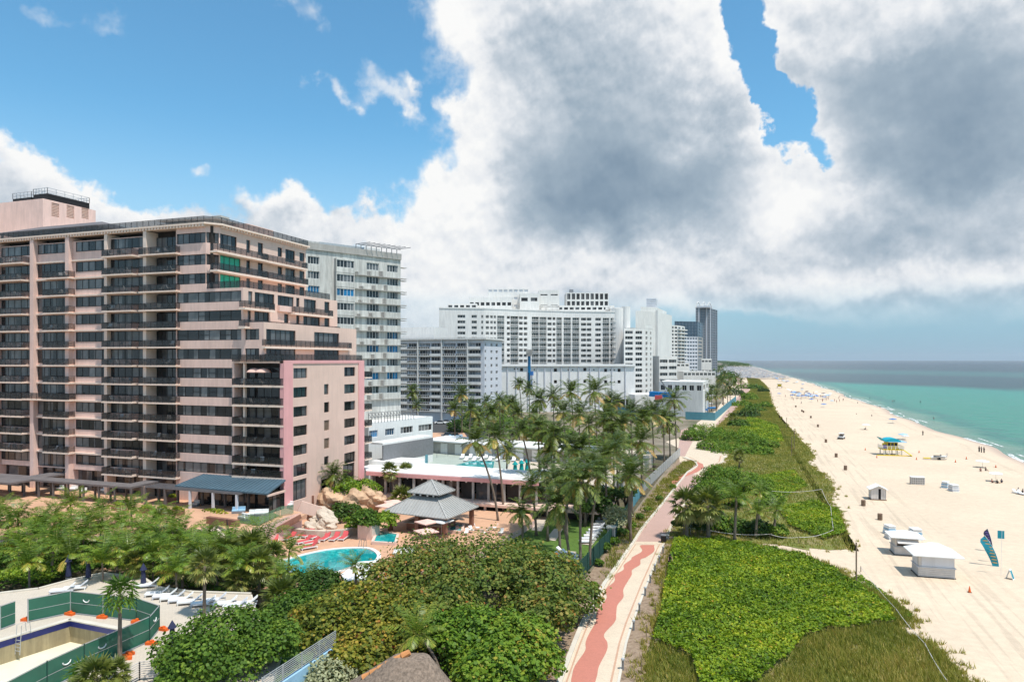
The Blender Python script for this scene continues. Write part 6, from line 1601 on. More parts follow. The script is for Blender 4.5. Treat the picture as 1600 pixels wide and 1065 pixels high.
# gazebo
gz = thing('gazebo', 'grey two-tiered standing-seam gazebo over the pool bar', 'gazebo', (-43.8, 90.6, PZ)); gx, gy = -43.8, 90.6; rot = R(-7)
def rp2(x, y): return (gx + x * math.cos(rot) - y * math.sin(rot), gy + x * math.sin(rot) + y * math.cos(rot))
def hiproof(par, w, d_, z0, z1, wt_, dt_, name, lift=0):
    for i, (a, b_, c, e) in enumerate((((-w, -d_), (w, -d_), (wt_, -dt_), (-wt_, -dt_)), ((w, -d_), (w, d_), (wt_, dt_), (wt_, -dt_)), ((w, d_), (-w, d_), (-wt_, dt_), (wt_, dt_)), ((-w, d_), (-w, -d_), (-wt_, -dt_), (-wt_, dt_)))):
        A_, B_, C_, D_ = [rp2(*q) for q in (a, b_, c, e)]
        mb = MB(); mb.add([(*A_, z0), (*B_, z0), (*C_, z1), (*D_, z1), (*A_, z0 - .12), (*B_, z0 - .12)], [(0, 1, 2, 3), (0, 4, 5, 1)])
        o = part(name, mb, 'gazebo', par)
        L = math.hypot(B_[0] - A_[0], B_[1] - A_[1]); n = round(L / .52); sm = MB()
        for k in range(1, n):
            t = k / n; base = (A_[0] + (B_[0] - A_[0]) * t, A_[1] + (B_[1] - A_[1]) * t)
            Lt = math.hypot(C_[0] - D_[0], C_[1] - D_[1]); u = (t - .5) * L; side = (L - Lt) / 2
            frac = 1.0 if abs(u) <= Lt / 2 else (L / 2 - abs(u)) / side
            mid_b = ((A_[0] + B_[0]) / 2, (A_[1] + B_[1]) / 2); mid_t = ((C_[0] + D_[0]) / 2, (C_[1] + D_[1]) / 2); v_ = (mid_t[0] - mid_b[0], mid_t[1] - mid_b[1])
            sm.bar((*base, z0 + .03), (base[0] + v_[0] * frac, base[1] + v_[1] * frac, z0 + .03 + (z1 - z0) * frac), .06, .09)
        s2 = obj('seam', sm.mesh('seam', 'gazebo', off=par.location), o); s2['kind'] = 'stuff'
        hp_ = MB().bar((*A_, z0 + .04), (*D_, z1 + .04), .2, .1); obj('ridge_cap', hp_.mesh('ridge_cap', 'gazebo', off=par.location), o)
hiproof(gz, 5.4, 4.5, 4.3, 6.35, 1.9, 1.5, 'roof_side'); hiproof(gz, 2.7, 2.25, 6.9, 8.5, .02, .02, 'cupola_roof')
part('cupola_wall', MB().prism([rp2(-1.8, -1.4), rp2(1.8, -1.4), rp2(1.8, 1.4), rp2(-1.8, 1.4)], 6.3, 7.0), 'bronze', gz)
for x in (-4.6, 0, 4.6):
    for y in (-3.7, 3.7): q = rp2(x, y); part('post', MB().box(q[0] - .28, q[1] - .28, PZ, q[0] + .28, q[1] + .28, 4.3), 'brick', gz)
for x in (-1.6, -.6, .6, 1.6): q = rp2(x, -2.0); part('lamp', MB().lathe([(.01, 6.45), (.14, 6.55), (.14, 6.68), (.01, 6.8)], 8, q), 'canvas', gz)
bar = thing('pool_bar', 'brick pool bar counter with bottles and stools inside the gazebo', 'bar', (gx, gy, PZ))
part('counter', MB().prism([rp2(-2.6, -2.6), rp2(3, -2.6), rp2(3, 1.8), rp2(-2.6, 1.8)], PZ, PZ + 1.1), 'brick', bar); part('counter_top', MB().prism([rp2(-2.9, -2.9), rp2(3.3, -2.9), rp2(3.3, 2.1), rp2(-2.9, 2.1)], PZ + 1.1, PZ + 1.2), 'conc', bar)
part('shelf', MB().prism([rp2(-.6, -.6), rp2(1.6, -.6), rp2(1.6, .6), rp2(-.6, .6)], PZ + 1.2, PZ + 2.5), 'wood', bar)
for i, (px, py) in enumerate(((645, 849), (652, 851), (682, 846), (690, 845), (697, 842))):
    p = G(px, py, PZ); t = thing('bar_stool', ['bar stool left of the pink parasols', 'bar stool right behind the white sofa', 'dark bar stool right of the pink parasols', 'dark bar stool at the front right corner of the bar', 'dark bar stool nearest the gazebo\'s right post'][i], 'stool', p, 0, 'stools around the pool bar'); obj('seat', MB().lathe([(.01, .7), (.2, .7), (.2, .78), (.01, .78)], 10).mesh('seat', 'black'), t); obj('leg', MB().tube([(0, 0, 0), (0, 0, .7)], .05, 5).mesh('leg', 'steel'), t)
# open parasols
def parasol(p, r, h, m, lab, grp=None, n=8, valance=True, tilt=0, m2=None, ph=.35):
    t = thing('beach_parasol' if h < 2.3 else 'square_parasol', lab, 'parasol', p, random.uniform(0, 1), grp); mb = MB(); prof = [(.02, h), (r * .5, h - ph * .45), (r, h - ph), (r, h - ph - .12)]
    o = len(mb.v)
    for (rr, z) in prof:
        for k in range(n): a = 2 * PI * k / n; mb.v.append((rr * math.cos(a), rr * math.sin(a), z))
    for i in range(3):
        for k in range(n): q = i * n; mb.f.append((q + k, q + (k + 1) % n, q + n + (k + 1) % n, q + n + k)); mb.mi.append(k % 2 if m2 else 0)
    c = obj('canopy', mb.mesh('canopy', [m, m2] if m2 else m), t); c.rotation_euler = (tilt, 0, 0)
    obj('pole', MB().tube([(0, 0, 0), (0, 0, h)], .035, 5).mesh('pole', 'woodwhite'), t); return t
for i, (px, py, lab) in enumerate(((667, 840, 'upper pale pink square parasol at the gazebo front'), (666, 856, 'lower pale pink square parasol at the gazebo front'), (604, 812, 'pale pink parasol in front of the cave wall'), (615, 806, 'pale pink parasol tucked behind the gazebo roof'), (690, 838, 'white square parasol behind the bar stools'))):
    z = 2.0; parasol(G(px, py, PZ), 1.75, 2.6, 'pinkcanvas' if i < 4 else 'canvas', lab, None, 4)
for i, (px, py) in enumerate(((625, 868), (636, 866))): sofa(px, py, PZ, ['white covered lounge chair at the gazebo front', 'second white covered lounge chair at the gazebo front, right of the other'][i], 'canvas', .2, 2)
# pool wing right of the gazebo: small blue pools, white chairs
for q, lab in ((((582, 850), (618, 852), (622, 838), (590, 832)), 'small blue-tiled plunge pool left of the gazebo'), (((700, 832), (722, 834), (724, 822), (704, 820)), 'blue pool corner seen under the gazebo eave')):
    P_ = [G(a, c, PZ) for a, c in q]; t = thing('plunge_pool', lab, 'pool', P_[0]); part('water', MB().prism([(p.x, p.y) for p in P_], PZ, PZ + .3), 'poolwater', t)
    mb = MB()
    for a, c in zip(P_, P_[1:] + P_[:1]): mb.bar((a.x, a.y, PZ + .2), (c.x, c.y, PZ + .2), .35, .45)
    part('coping', mb, 'tan', t)
for i in range(7):
    p = G(728 + i * 9, 836 - (i % 3) * 4, PZ); t = thing('pool_chair', 'white pool chair in the cluster right of the gazebo, %s from the left' % ('first', 'second', 'third', 'fourth', 'fifth', 'sixth', 'seventh')[i], 'chair', p, i, 'white chairs right of the gazebo'); obj('seat', SEATM['canvas'], t); obj('legs', LEGM, t)
# ---- second property: colonnade wing with white roof
wing = thing('colonnade_wing', 'single-storey glazed wing with pink fascia and long white roof', 'building', (-64, 106, 2.5))
zr_ = 6.2; YW = 106.0; xw0, xw1 = -64.0, onY(842, YW)
mb = MB(); mb.prism([(xw0, YW), (xw1, YW), (xw1 + 1.0, YW + 9), (xw0 - 3, YW + 12), (xw0 - 3, YW + 4)], zr_, zr_ + .25); part('roof', mb, 'roofwhite', wing)
part('fascia', MB().box(xw0, YW - .12, zr_ - .55, xw1, YW + .02, zr_ + .1), 'pink_deep', wing)
for k in range(12):
    x = xw0 + 1 + (xw1 - xw0 - 1.5) * k / 11; part('column', MB().box(x - .18, YW + .05, 2.5, x + .18, YW + .4, zr_ - .5), 'conc', wing)
    if k < 11:
        x2 = xw0 + 1 + (xw1 - xw0 - 1.5) * (k + 1) / 11
        g_ = MB().box(x + .18, YW + 1.2, 2.6, x2 - .18, YW + 1.25, zr_ - .5); part('glass_bay', g_, 'windark' if k % 3 else 'interior', wing)
        part('lamp', MB().lathe([(.01, zr_ - .9), (.16, zr_ - .8), (.16, zr_ - .66), (.01, zr_ - .56)], 6, ((x + x2) / 2, YW + .5)), 'canvas', wing)
part('back_wall', MB().box(xw0, YW + 6, 2.5, xw1, YW + 6.2, zr_), 'interior', wing)
o = deck('colonnade_terrace', [(xw0, 104.0), (xw0, YW + 12), (xw1 + 10, YW + 12), (-20.5, 110), (-22, 104.3), (xw1, 104.0)], 2.1, 2.5, 'tan', 'tan')
part('undercroft_wall', MB().box(-50, 106.5, .6, -24, 106.7, 2.1), 'interior', wing)
for k in range(7): x = -49 + k * 4; part('undercroft_pier', MB().box(x, 104.3, .6, x + .35, 104.7, 2.1), 'tan', wing)
cor = thing('corner_pavilion', 'white flat-roofed corner pavilion among the tall palms', 'pavilion', (-30, 112, .6))
q = [onY(786, 107.5), onY(848, 108)]
mb = MB(); mb.prism([(-37.0, 107.0), (xw1 + .5, 106.2), (-25.5, 109.5), (-25.5, 117), (-36, 117)], zr_ + .1, zr_ + .45); part('roof', mb, 'roofwhite', cor); part('wall', MB().prism([(-34, 109), (-27, 110), (-27, 116), (-35, 116)], 2.5, zr_ + .1), 'windark', cor)
# upper pool court behind the wing
UZ = 3.4
deck('pool_court', [(-62, 118.0), (-24, 118.0), (-22, 172), (-70, 172)], 0.1, UZ, 'deck', 'deck')
M['courtgreen'] = mat('pale_green_court_paint', (0.36, 0.40, 0.35), .85, .08, .4)
sheet('court_paint', [G(620, 722, UZ), G(660, 708, UZ), G(770, 706, UZ), G(800, 716, UZ), G(790, 738, UZ), G(690, 740, UZ)], UZ + .03, 'courtgreen')
PQ = [G(a, c, UZ) for a, c in ((696, 731), (738, 719), (774, 721), (772, 733), (730, 734))]
t = thing('rectangular_pool', 'deep teal rectangular pool on the pale green court', 'pool', PQ[0]); part('water', MB().prism([(p.x, p.y) for p in PQ], UZ + .02, UZ + .06), 'poolwater', t)
mb = MB()
for a, c in zip(PQ, PQ[1:] + PQ[:1]): mb.bar((a.x, a.y, UZ + .08), (c.x, c.y, UZ + .08), .4, .1)
part('coping', mb, 'courtgreen', t)
cab = thing('cabana_row', 'long low white-roofed cabana row across the far side of the pool court', 'building', (-60, 165, UZ))
c0, c1, c2 = G(662, 703, UZ), G(712, 705, UZ), G(910, 724, UZ)
def longroof(par, a, c, z, h, dep_, ov=1.0):
    d, L = vec((a.x, a.y), (c.x, c.y)); n_ = (d[1], -d[0])
    w_ = MB(); w_.prism([(a.x, a.y), (c.x, c.y), (c.x - n_[0] * dep_, c.y - n_[1] * dep_), (a.x - n_[0] * dep_, a.y - n_[1] * dep_)], z, z + h); part('wall', w_, 'conc', par)
    r_ = MB(); r_.prism([(a.x + n_[0] * ov, a.y + n_[1] * ov), (c.x + n_[0] * ov, c.y + n_[1] * ov), (c.x - n_[0] * dep_, c.y - n_[1] * dep_), (a.x - n_[0] * dep_, a.y - n_[1] * dep_)], z + h, z + h + .3); part('roof', r_, 'roofwhite', par)
    k = 0
    while k * 4.2 < L: x, y = a.x + d[0] * k * 4.2 + n_[0] * .06, a.y + d[1] * k * 4.2 + n_[1] * .06; part('door', MB().bar((x + d[0] * .6, y + d[1] * .6, z + h * .45), (x + d[0] * 2.6, y + d[1] * 2.6, z + h * .45), .06, h * .86), 'white', par); k += 1
longroof(cab, G(664, 706, UZ), G(920, 728, UZ), UZ, 2.9, 9)
for i, (px, py) in enumerate(((735, 708), (785, 712), (808, 712), (805, 740), (815, 738), (824, 736), (772, 712))):
    closed_umb(G(px, py, UZ), 2.6, 'teal', 'closed teal parasol on the pool court, ' + ['leftmost, before the cabanas', 'before the cabana doors right of the first palm', 'tall one between two palm trunks', 'first of three near the white corner roof', 'second of three near the white corner roof', 'third of three near the white corner roof', 'small one behind the palm crown'][i], 'teal parasols on the pool court', .4)
for i in range(16):
    px = 722 + i * 6.2; lounger(G(px, 716 + (i % 2) * 4, UZ), .2, 'canvas', 'white lounger in the far row on the pool court, in front of the cabana row', 'white loungers in the far row of the pool court', 1.2)
tn = thing('court_fence', 'tall thin wire court fence along the pale green court', 'fence', tuple(G(640, 735, UZ)))
a, c = G(606, 728, UZ), G(700, 712, UZ)
for k in range(6): p = a.lerp(c, k / 5); part('post', MB().tube([(p.x, p.y, UZ), (p.x, p.y, UZ + 3)], .05, 5), 'steel', tn)
for z in (1, 2, 3): part('rail', MB().bar((a.x, a.y, UZ + z), (c.x, c.y, UZ + z), .03, .03), 'steel', tn)
# dark windscreen fence between gardens and beachwalk
fx = [G(884, 930), G(908, 905), G(960, 845), G(985, 800), G(1005, 770), G(1030, 745), G(1063, 712)]
gf_ = thing('windscreen_fence', 'dark green screened garden fence along the beachwalk, fading to pale metal further north', 'fence', (fx[0].x, fx[0].y, 0))
for i, (a, c) in enumerate(zip(fx, fx[1:])):
    m = 'darkgreen' if i < 3 else ('galv' if i != 3 else 'tealwall'); L = (c - a).length; n = max(1, round(L / 3))
    for k in range(n):
        p_, q_ = a.lerp(c, k / n), a.lerp(c, (k + 1) / n - .01); part('panel', MB().bar((p_.x, p_.y, 1.25), (q_.x, q_.y, 1.25), .05, 2.1), m, gf_); part('post', MB().box(p_.x - .05, p_.y - .05, 0, p_.x + .05, p_.y + .05, 2.4), m if i > 2 else 'darkgreen', gf_)
pe = G(955, 848); th = thing('gate_pier', 'pale stone gate pier where the dark fence begins beside the lawn', 'pier', pe); part('pier', MB().box(pe.x - .5, pe.y - .5, 0, pe.x + .5, pe.y + .5, 2.2), 'conc', th); part('cap', MB().box(pe.x - .65, pe.y - .65, 2.2, pe.x + .65, pe.y + .65, 2.4), 'kerb', th)
# thatched hut
ht = thing('thatched_hut', 'grey-brown thatched hut roof with orange ridge tiles at the bottom edge', 'hut', tuple(G(645, 1090, 0)))
p = AT(655, 1016, 49); bz = 2.4
xx, yy_, zz = p
R_ = [(xx + 3.4 * math.cos(a), yy_ - 1.5 + 3.6 * math.sin(a)) for a in [2 * PI * k / 18 for k in range(18)]]
bm = MB(); e0 = (xx - 3.2, yy_ - 2.2); 
rl = (xx - .5, yy_ - 1.0); rr_ = (xx + .5, yy_ - .5)
n = 26
for k in range(n):
    a = 2 * PI * k / n; ex = xx - 1 + 4.6 * math.cos(a) ; ey = yy_ - 1.2 + 3.6 * math.sin(a); bm.v.append((ex, ey, zz - 3.0 + .15 * (k % 2)))
for k in range(n):
    a = 2 * PI * k / n; ex = xx - 1 + 4.6 * math.cos(a) ; ey = yy_ - 1.2 + 3.6 * math.sin(a); q = (rl if ex < xx - 1 else rr_); bm.v.append((q[0] * .8 + ex * .2, q[1] * .8 + ey * .2, zz - .12))
bm.v += [(rl[0], rl[1], zz), (rr_[0], rr_[1], zz)]
for k in range(n):
    j = (k + 1) % n; bm.f.append((k, j, n + j, n + k)); bm.mi.append(0)
    a = k; e = bm.v[n + k][0] < xx - 1.1; e2 = bm.v[n + j][0] < xx - 1.1
    bm.f.append((n + k, n + j, 2 * n + (0 if e else 1))); bm.mi.append(0)
    if e != e2: bm.f.append((n + j, 2 * n + 1 - (0 if e else 1) if False else 2 * n + (0 if e2 else 1), 2 * n + (0 if e else 1))); bm.mi.append(0)
part('thatch', bm, 'thatch', ht)
for k in range(6):
    t = k / 5; x, y, z_ = rl[0] - 2.6 * t, rl[1] - .9 * t, zz - 1.55 * t + .08; part('ridge_tile', MB().tube([(x - .25, y - .12, z_ - .12), (x + .22, y + .08, z_ + .16)], [.27, .2], 7), 'pave_red' if False else 'orange_tile' if 'orange_tile' in M else 'rock', ht)
for k in range(8): a = k / 8 * 2 * PI; part('post', MB().tube([(xx - 1 + 3.8 * math.cos(a), yy_ - 1.2 + 2.9 * math.sin(a), 0), (xx - 1 + 3.8 * math.cos(a), yy_ - 1.2 + 2.9 * math.sin(a), zz - 2.6)], .1, 6), 'wood', ht)
tf = MB()
for k in range(900):
    a = random.uniform(0, 2 * PI); s_ = random.uniform(.25, 1.05); q = (rl if math.cos(a) < 0 else rr_); ex = xx - 1 + 4.7 * math.cos(a); ey = yy_ - 1.2 + 3.7 * math.sin(a)
    p0 = Vector((q[0] + (ex - q[0]) * s_, q[1] + (ey - q[1]) * s_, zz - 3.0 * s_ + .1)); s2 = s_ - .16; p1 = Vector((q[0] + (ex - q[0]) * s2, q[1] + (ey - q[1]) * s2, zz - 3.0 * s2 + .06)); sd = Vector((-(ey - q[1]), ex - q[0], 0)).normalized() * .06
    tf.add([p1 - sd, p1 + sd, p0 + Vector((random.uniform(-.1, .1), random.uniform(-.1, .1), .04))], [(0, 1, 2)])
o = part('loose_thatch', tf, 'thatch', ht); o['kind'] = 'stuff'
# parked cars behind the palms
def car(p, rz, m, lab):
    t = thing('parked_car', lab, 'car', p, rz, 'cars parked beyond the palms'); mb = MB(); mb.prism([(-2.2, -.85), (2.2, -.85), (2.3, -.6), (2.3, .6), (2.2, .85), (-2.2, .85), (-2.3, .6), (-2.3, -.6)], .35, .85); obj('body', mb.mesh('body', m), t)
    mb = MB(); mb.add([(-1.5, -.78, .85), (1.3, -.78, .85), (1.3, .78, .85), (-1.5, .78, .85), (-1.0, -.65, 1.42), (.6, -.65, 1.42), (.6, .65, 1.42), (-1.0, .65, 1.42)], [(4, 5, 6, 7), (0, 1, 5, 4), (1, 2, 6, 5), (2, 3, 7, 6), (3, 0, 4, 7)]); obj('cabin', mb.mesh('cabin', 'windark'), t)
    wm = MB().tube([(0, -.1, 0), (0, .1, 0)], .33, 10).mesh('wheel', 'rubber')
    for x in (-1.4, 1.4):
        for y in (-.8, .8): obj('wheel', wm, t, (x, y, .33))
for i, (px, py, m, lab) in enumerate(((688, 662, 'canvas', 'white car parked left of the tall palm beyond the white roofs'), (698, 661, 'canvas', 'white car with dark roof parked beside another white car'), (692, 655, 'steel', 'grey car parked behind the white ones'), (700, 682, 'steel', 'dark grey car near the orange-tan paving'), (712, 683, 'lightblue', 'pale blue car near the tall palm foot'), (683, 657, 'black', 'black car at the left end of the car park'))):
    car(G(px, py, .1), .3 + i * .05, m, lab)
sheet('car_park', [G(640, 690), G(760, 690), G(770, 650), G(640, 646)], 0.08, 'asphalt'); sheet('tan_forecourt', [G(662, 690), G(735, 690), G(725, 676), G(672, 676)], 0.12, 'terra')

# ================================================================== VEGETATION
def palm_crown(name, nf, L, m, seed, droop=1.0, top=82, low=-48, wind=(-.16, .1), lw=1.0, old=.18, nl=34):
    r = np.random.default_rng(seed); C, Tt, Bb, V = [], [], [], []
    for k in range(nf):
        f = (k + .5) / nf; a = k * 2.39996 + r.normal(0, .2); e = math.radians(top + (low - top) * f ** 1.15 + r.normal(0, 6)); Lf = L * (.72 + .35 * math.sin(PI * min(1, f + .25))) * r.uniform(.9, 1.08)
        ns = 14; p = np.zeros(3); pts = [p.copy()]; el = e; tw = r.normal(0, .12)
        for s in range(ns):
            u = s / ns; d = np.array([math.cos(a) * math.cos(el), math.sin(a) * math.cos(el), math.sin(el)]); d[:2] += np.array(wind) * u * 1.6; p = p + d * Lf / ns; pts.append(p.copy()); el -= droop * (.05 + .19 * u) * (1.15 if el > -.9 else .2); a += tw * .06
        pts = np.array(pts); vv = .22 + .5 * f ** 2 + r.normal(0, .08) + (.35 if (f > .8 and r.random() < old * 3) else 0)
        for s in range(ns):
            mid = (pts[s] + pts[s + 1]) / 2; t = (pts[s + 1] - pts[s]) * .55; sd = np.cross(t, [0, 0, 1.0]); sd /= max(np.linalg.norm(sd), 1e-6)
            C.append(mid); Tt.append(t); Bb.append(sd * (.075 - .055 * s / ns)); V.append(min(.9, vv + .22))
        for j in range(nl):
            u = .10 + .9 * (j + .5) / nl; q = u * ns; i = min(int(q), ns - 1); p0 = pts[i] + (pts[i + 1] - pts[i]) * (q - i); fw = pts[i + 1] - pts[i]; fw /= np.linalg.norm(fw)
            sd = np.cross(fw, [0, 0, 1.0]); sd /= max(np.linalg.norm(sd), 1e-6); up = np.cross(sd, fw); ll = L * .24 * (math.sin(PI * min(1, u * .92 + .08)) ** .6) * r.uniform(.8, 1.1)
            for s_ in (-1, 1):
                dr = sd * s_ * .8 + fw * .62 + up * .12 - np.array([0, 0, .42 + .3 * f]) + r.normal(0, .09, 3); dr[:2] += np.array(wind) * .8; dr /= np.linalg.norm(dr)
                C.append(p0 + dr * ll * .5); Tt.append(dr * ll * .5); bn = np.cross(dr, up); bn /= max(np.linalg.norm(bn), 1e-6); Bb.append(bn * .05 * lw * L / 3.4); V.append(vv + r.normal(0, .14))
    return quads_mesh(name, np.array(C), np.array(Tt), np.array(Bb), m, np.array(V))
def fan_crown(name, nf, Rr, m, seed, seg=13, low=-60):
    r = np.random.default_rng(seed); C, Tt, Bb, V = [], [], [], []
    for k in range(nf):
        f = (k + .5) / nf; a = k * 2.39996; e = math.radians(85 + (low - 85) * f); pl = Rr * .55 * r.uniform(.8, 1.15); d = np.array([math.cos(a) * math.cos(e), math.sin(a) * math.cos(e), math.sin(e)]); q = d * pl; vv = .2 + .65 * f ** 1.6 + r.normal(0, .08)
        C.append(q / 2); Tt.append(q / 2); sd = np.cross(d, [0, 0, 1.0]); sd /= max(np.linalg.norm(sd), 1e-6); Bb.append(sd * .03); V.append(.7); up = np.cross(sd, d)
        for j in range(seg):
            th = (j / (seg - 1) - .5) * 3.6; ll = Rr * .55 * (1 - .25 * abs(th) / 1.8); dr = d * math.cos(th) + sd * math.sin(th) - up * .18 - np.array([0, 0, .25 + .2 * f]) + r.normal(0, .05, 3); dr /= np.linalg.norm(dr)
            C.append(q + dr * ll * .5); Tt.append(dr * ll * .5); bn = np.cross(dr, up); bn /= max(np.linalg.norm(bn), 1e-6); Bb.append(bn * .085 * Rr / 1.8); V.append(vv + r.normal(0, .08))
    return quads_mesh(name, np.array(C), np.array(Tt), np.array(Bb), m, np.array(V))
COCO = [palm_crown('crown', 24 + k, 4.3, 'palm', 40 + k, droop=.50 + .07 * k, top=86, low=-26 - 5 * k, wind=(.24 - .05 * k, -.18), nl=30, lw=.85) for k in range(6)]
YOUNG = [palm_crown('crown', 14 + k, 3.1, 'palmyoung', 60 + k, droop=.6, low=-4, wind=(.06, -.04), nl=24, lw=.95) for k in range(4)]
ARECA = [palm_crown('crown', 20, 2.7, 'palmclump', 80 + k, droop=.7, low=14, wind=(.04, -.03), nl=22, lw=.95) for k in range(3)]
FAN = [fan_crown('crown', 34 + 4 * k, 1.9, 'fan', 90 + k) for k in range(3)]
SPIKY = [fan_crown('crown', 60, 1.7, 'green', 97, seg=5, low=-40), fan_crown('crown', 44, 1.7, 'fan', 98, seg=7, low=-80)]
def trunkmesh(off, r0, r1, bend, m='trunk'):
    off = Vector(off); mid = off * .5 + Vector(bend); pts = []; rs = []; n = 9
    for i in range(n + 1):
        t = i / n; p = (1 - t) ** 2 * Vector((0, 0, 0)) + 2 * t * (1 - t) * mid + t * t * off; pts.append(p); rs.append((r0 + (r1 - r0) * t) * (1 + .35 * max(0, 1 - t * 9)))
    return MB().tube(pts, rs, 7).mesh('trunk', m, smooth=True)
PN = [0]
def palm(cx, cy, bx, by, lab, z=.6, kind='coco', s=1.0, ddep=0.0, group=None, r=.17, cat='palm'):
    base = G(bx, by, z); d = dep(base.x, base.y) + ddep; top = AT(cx, cy, d); off = top - base
    PN[0] += 1; k = PN[0]; t = thing({'coco': 'coconut_palm', 'young': 'young_palm', 'areca': 'areca_palm', 'fan': 'fan_palm', 'spiky': 'screw_pine'}[kind], lab, cat, base, 0, group)
    bend = Vector((-off.y, off.x, 0)) * .04 + Vector((off.x * -.35, off.y * -.35, off.z * .06))
    obj('trunk', trunkmesh(off, r * 1.15, r * .75, bend, 'trunk'), t)
    L = {'coco': COCO, 'young': YOUNG, 'areca': ARECA, 'fan': FAN, 'spiky': SPIKY}[kind]
    c = obj('crown', L[k % len(L)], t, off, (k * 1.7) % 6.28 if kind != 'coco' else ((k * .9) % 1.6 - .8)); c.scale = (s,) * 3
    if kind == 'coco':
        nb = MB()
        for q in range(5): a = q * 1.3; nb.lathe([(.02, -.38), (.13, -.3), (.14, -.15), (.02, -.06)], 6, (.24 * math.cos(a), .24 * math.sin(a)))
        key = 'nuts'
        if key not in _wc: _wc[key] = nb.mesh('coconuts', 'wood', smooth=True)
        obj('coconuts', _wc[key], t, off)
    return t
# (crown x, crown y, foot x, foot y) read off the sight lines; labels say what each stands beside
TALL = [
 (742, 690, 779, 822, 'tall leaning coconut palm whose bare trunk crosses the white wing left of centre'), (773, 684, 787, 806, 'coconut palm just right of the leaning one in front of the pink fascia'), (814, 672, 833, 792, 'coconut palm with curved dark trunk over the white corner roof'),
 (841, 668, 843, 792, 'straight-trunked coconut palm over the right end of the white corner roof'), (865, 678, 866, 800, 'coconut palm with dense crown right of the straight trunk'), (793, 704, 791, 778, 'small slender palm before the white roof between two tall trunks'),
 (709, 640, 711, 684, 'palm with pale star-shaped crown at the left end of the palm belt'), (721, 616, 722, 676, 'tall palm standing behind the pale star-shaped crown'), (811, 600, 816, 668, 'tallest palm crown against the ribbed parking wall, left'), (826, 606, 828, 670, 'palm beside the blue drilling mast foot'),
 (842, 624, 845, 700, 'palm crown in front of the parking wall left of centre'), (864, 617, 866, 700, 'palm crown in the top row below the third wall rib'), (892, 612, 897, 716, 'windswept palm at the top of the belt, left of the tallest pair'), (928, 612, 934, 730, 'windswept palm with drooping right fronds in front of the dark doorway'),
 (760, 628, 762, 680, 'palm low in the belt near the grey mid-rise corner'), (785, 634, 787, 690, 'palm between mid-rise corner and parking wall'), (748, 650, 750, 698, 'palm above the white cabana roof at left'), (808, 646, 812, 700, 'palm above the cabana roof, middle'),
 (880, 644, 884, 728, 'dense palm in the middle of the belt'), (905, 648, 906, 742, 'palm with yellowing lower fronds in mid belt'), (920, 664, 922, 752, 'palm with a bright yellow frond stalk in mid belt'), (948, 652, 950, 748, 'broad palm right of mid belt'),
 (968, 664, 970, 752, 'palm near the grey trellis dome'), (985, 644, 988, 742, 'palm before the teal hoarding'), (1002, 655, 1004, 740, 'palm left of the thin trunks by the cross path'), (1018, 646, 1022, 735, 'palm above the pale trunks near the bend'),
 (1036, 652, 1038, 727, 'slim palm second from the right end of the belt'), (1053, 624, 1057, 712, 'tall slim palm at the right end of the belt with swept crown'), (1045, 660, 1047, 714, 'slim palm right behind the tall swept one'), (985, 724, 988, 806, 'dark palm by the screened fence with wide low fronds'),
 (962, 700, 966, 790, 'palm in the shade left of the screened fence'), (1000, 690, 1003, 772, 'palm leaning over the pale fence'), (868, 752, 875, 862, 'palm with dense upright fronds at the head of the lawn'), (870, 790, 891, 884, 'crooked leaning palm behind the sea grape crown'),
 (906, 752, 907, 888, 'tall palm with slim straight trunk on the lawn'), (936, 744, 921, 882, 'tall palm leaning right over the lawn near the dark fence'), (923, 728, 914, 822, 'palm behind the lawn path with grey trunk'), (893, 742, 884, 832, 'palm with curved trunk at the back of the lawn'),
 (850, 735, 856, 845, 'palm left of the lawn with hanging dry frond'), (815, 800, 817, 846, 'low wide palm left of the lawn, fronds near the ground'), (645, 612, 645, 660, 'solitary palm left of the mid-rise behind the white block'), (651, 634, 652, 664, 'shorter palm with golden fronds beside the solitary one'),
 (905, 702, 906, 800, 'palm deep in the grove left of the lawn path'), (945, 715, 948, 812, 'palm in the grove above the silver bush'), (830, 760, 838, 836, 'palm above the pool chairs with yellow fronds')]
for i, (a, b_, c, d, lab) in enumerate(TALL):
    palm(a, b_, c, d, lab, .6, 'coco', (1.0 + .18 * math.sin(i * 2.1)) * (1.12 if d < 780 else .92 if a not in (793, 815) else .7), group='coconut palms of the central grove', r=.17)
rg = random.Random(21)
for q in range(20):
    cx = rg.uniform(735, 1010); 
    cy = rg.uniform(612, 690) if q < 12 else rg.uniform(690, 770)
    if cy > 690: cx = rg.uniform(850, 1000)
    if cx < 840 and cy > 660: cy -= 40
    by = cy + rg.uniform(66, 92) if cy < 690 else cy + rg.uniform(80, 100)
    palm(cx, cy, cx + rg.uniform(-5, 9), by, 'coconut palm lost in the dense middle of the central grove, trunk mostly hidden', .6, 'coco', rg.uniform(.8, 1.0), group='coconut palms in the dense middle of the grove')
FARP = [(1066, 612, 1066, 622), (1075, 610, 1076, 624), (1084, 614, 1084, 628), (1102, 600, 1102, 640), (1112, 608, 1112, 642), (1107, 618, 1108, 648), (1120, 606, 1120, 638), (1128, 596, 1129, 632), (1136, 602, 1137, 630), (1124, 592, 1125, 622), (1142, 590, 1142, 618), (1148, 598, 1149, 620), (1153, 588, 1154, 610), (1132, 584, 1133, 610), (1118, 618, 1119, 646), (1130, 615, 1131, 640), (1140, 608, 1141, 630), (1158, 594, 1158, 612)]
for i, (a, b_, c, d) in enumerate(FARP):
    palm(a, b_, c, d, 'distant palm along the beachwalk below the slate tower' if i > 3 else 'distant palm in front of the white beach pavilions', .1, 'coco', 1.0, group='distant palms along the beachwalk' if i > 3 else 'distant palms at the beach pavilions', r=.2)
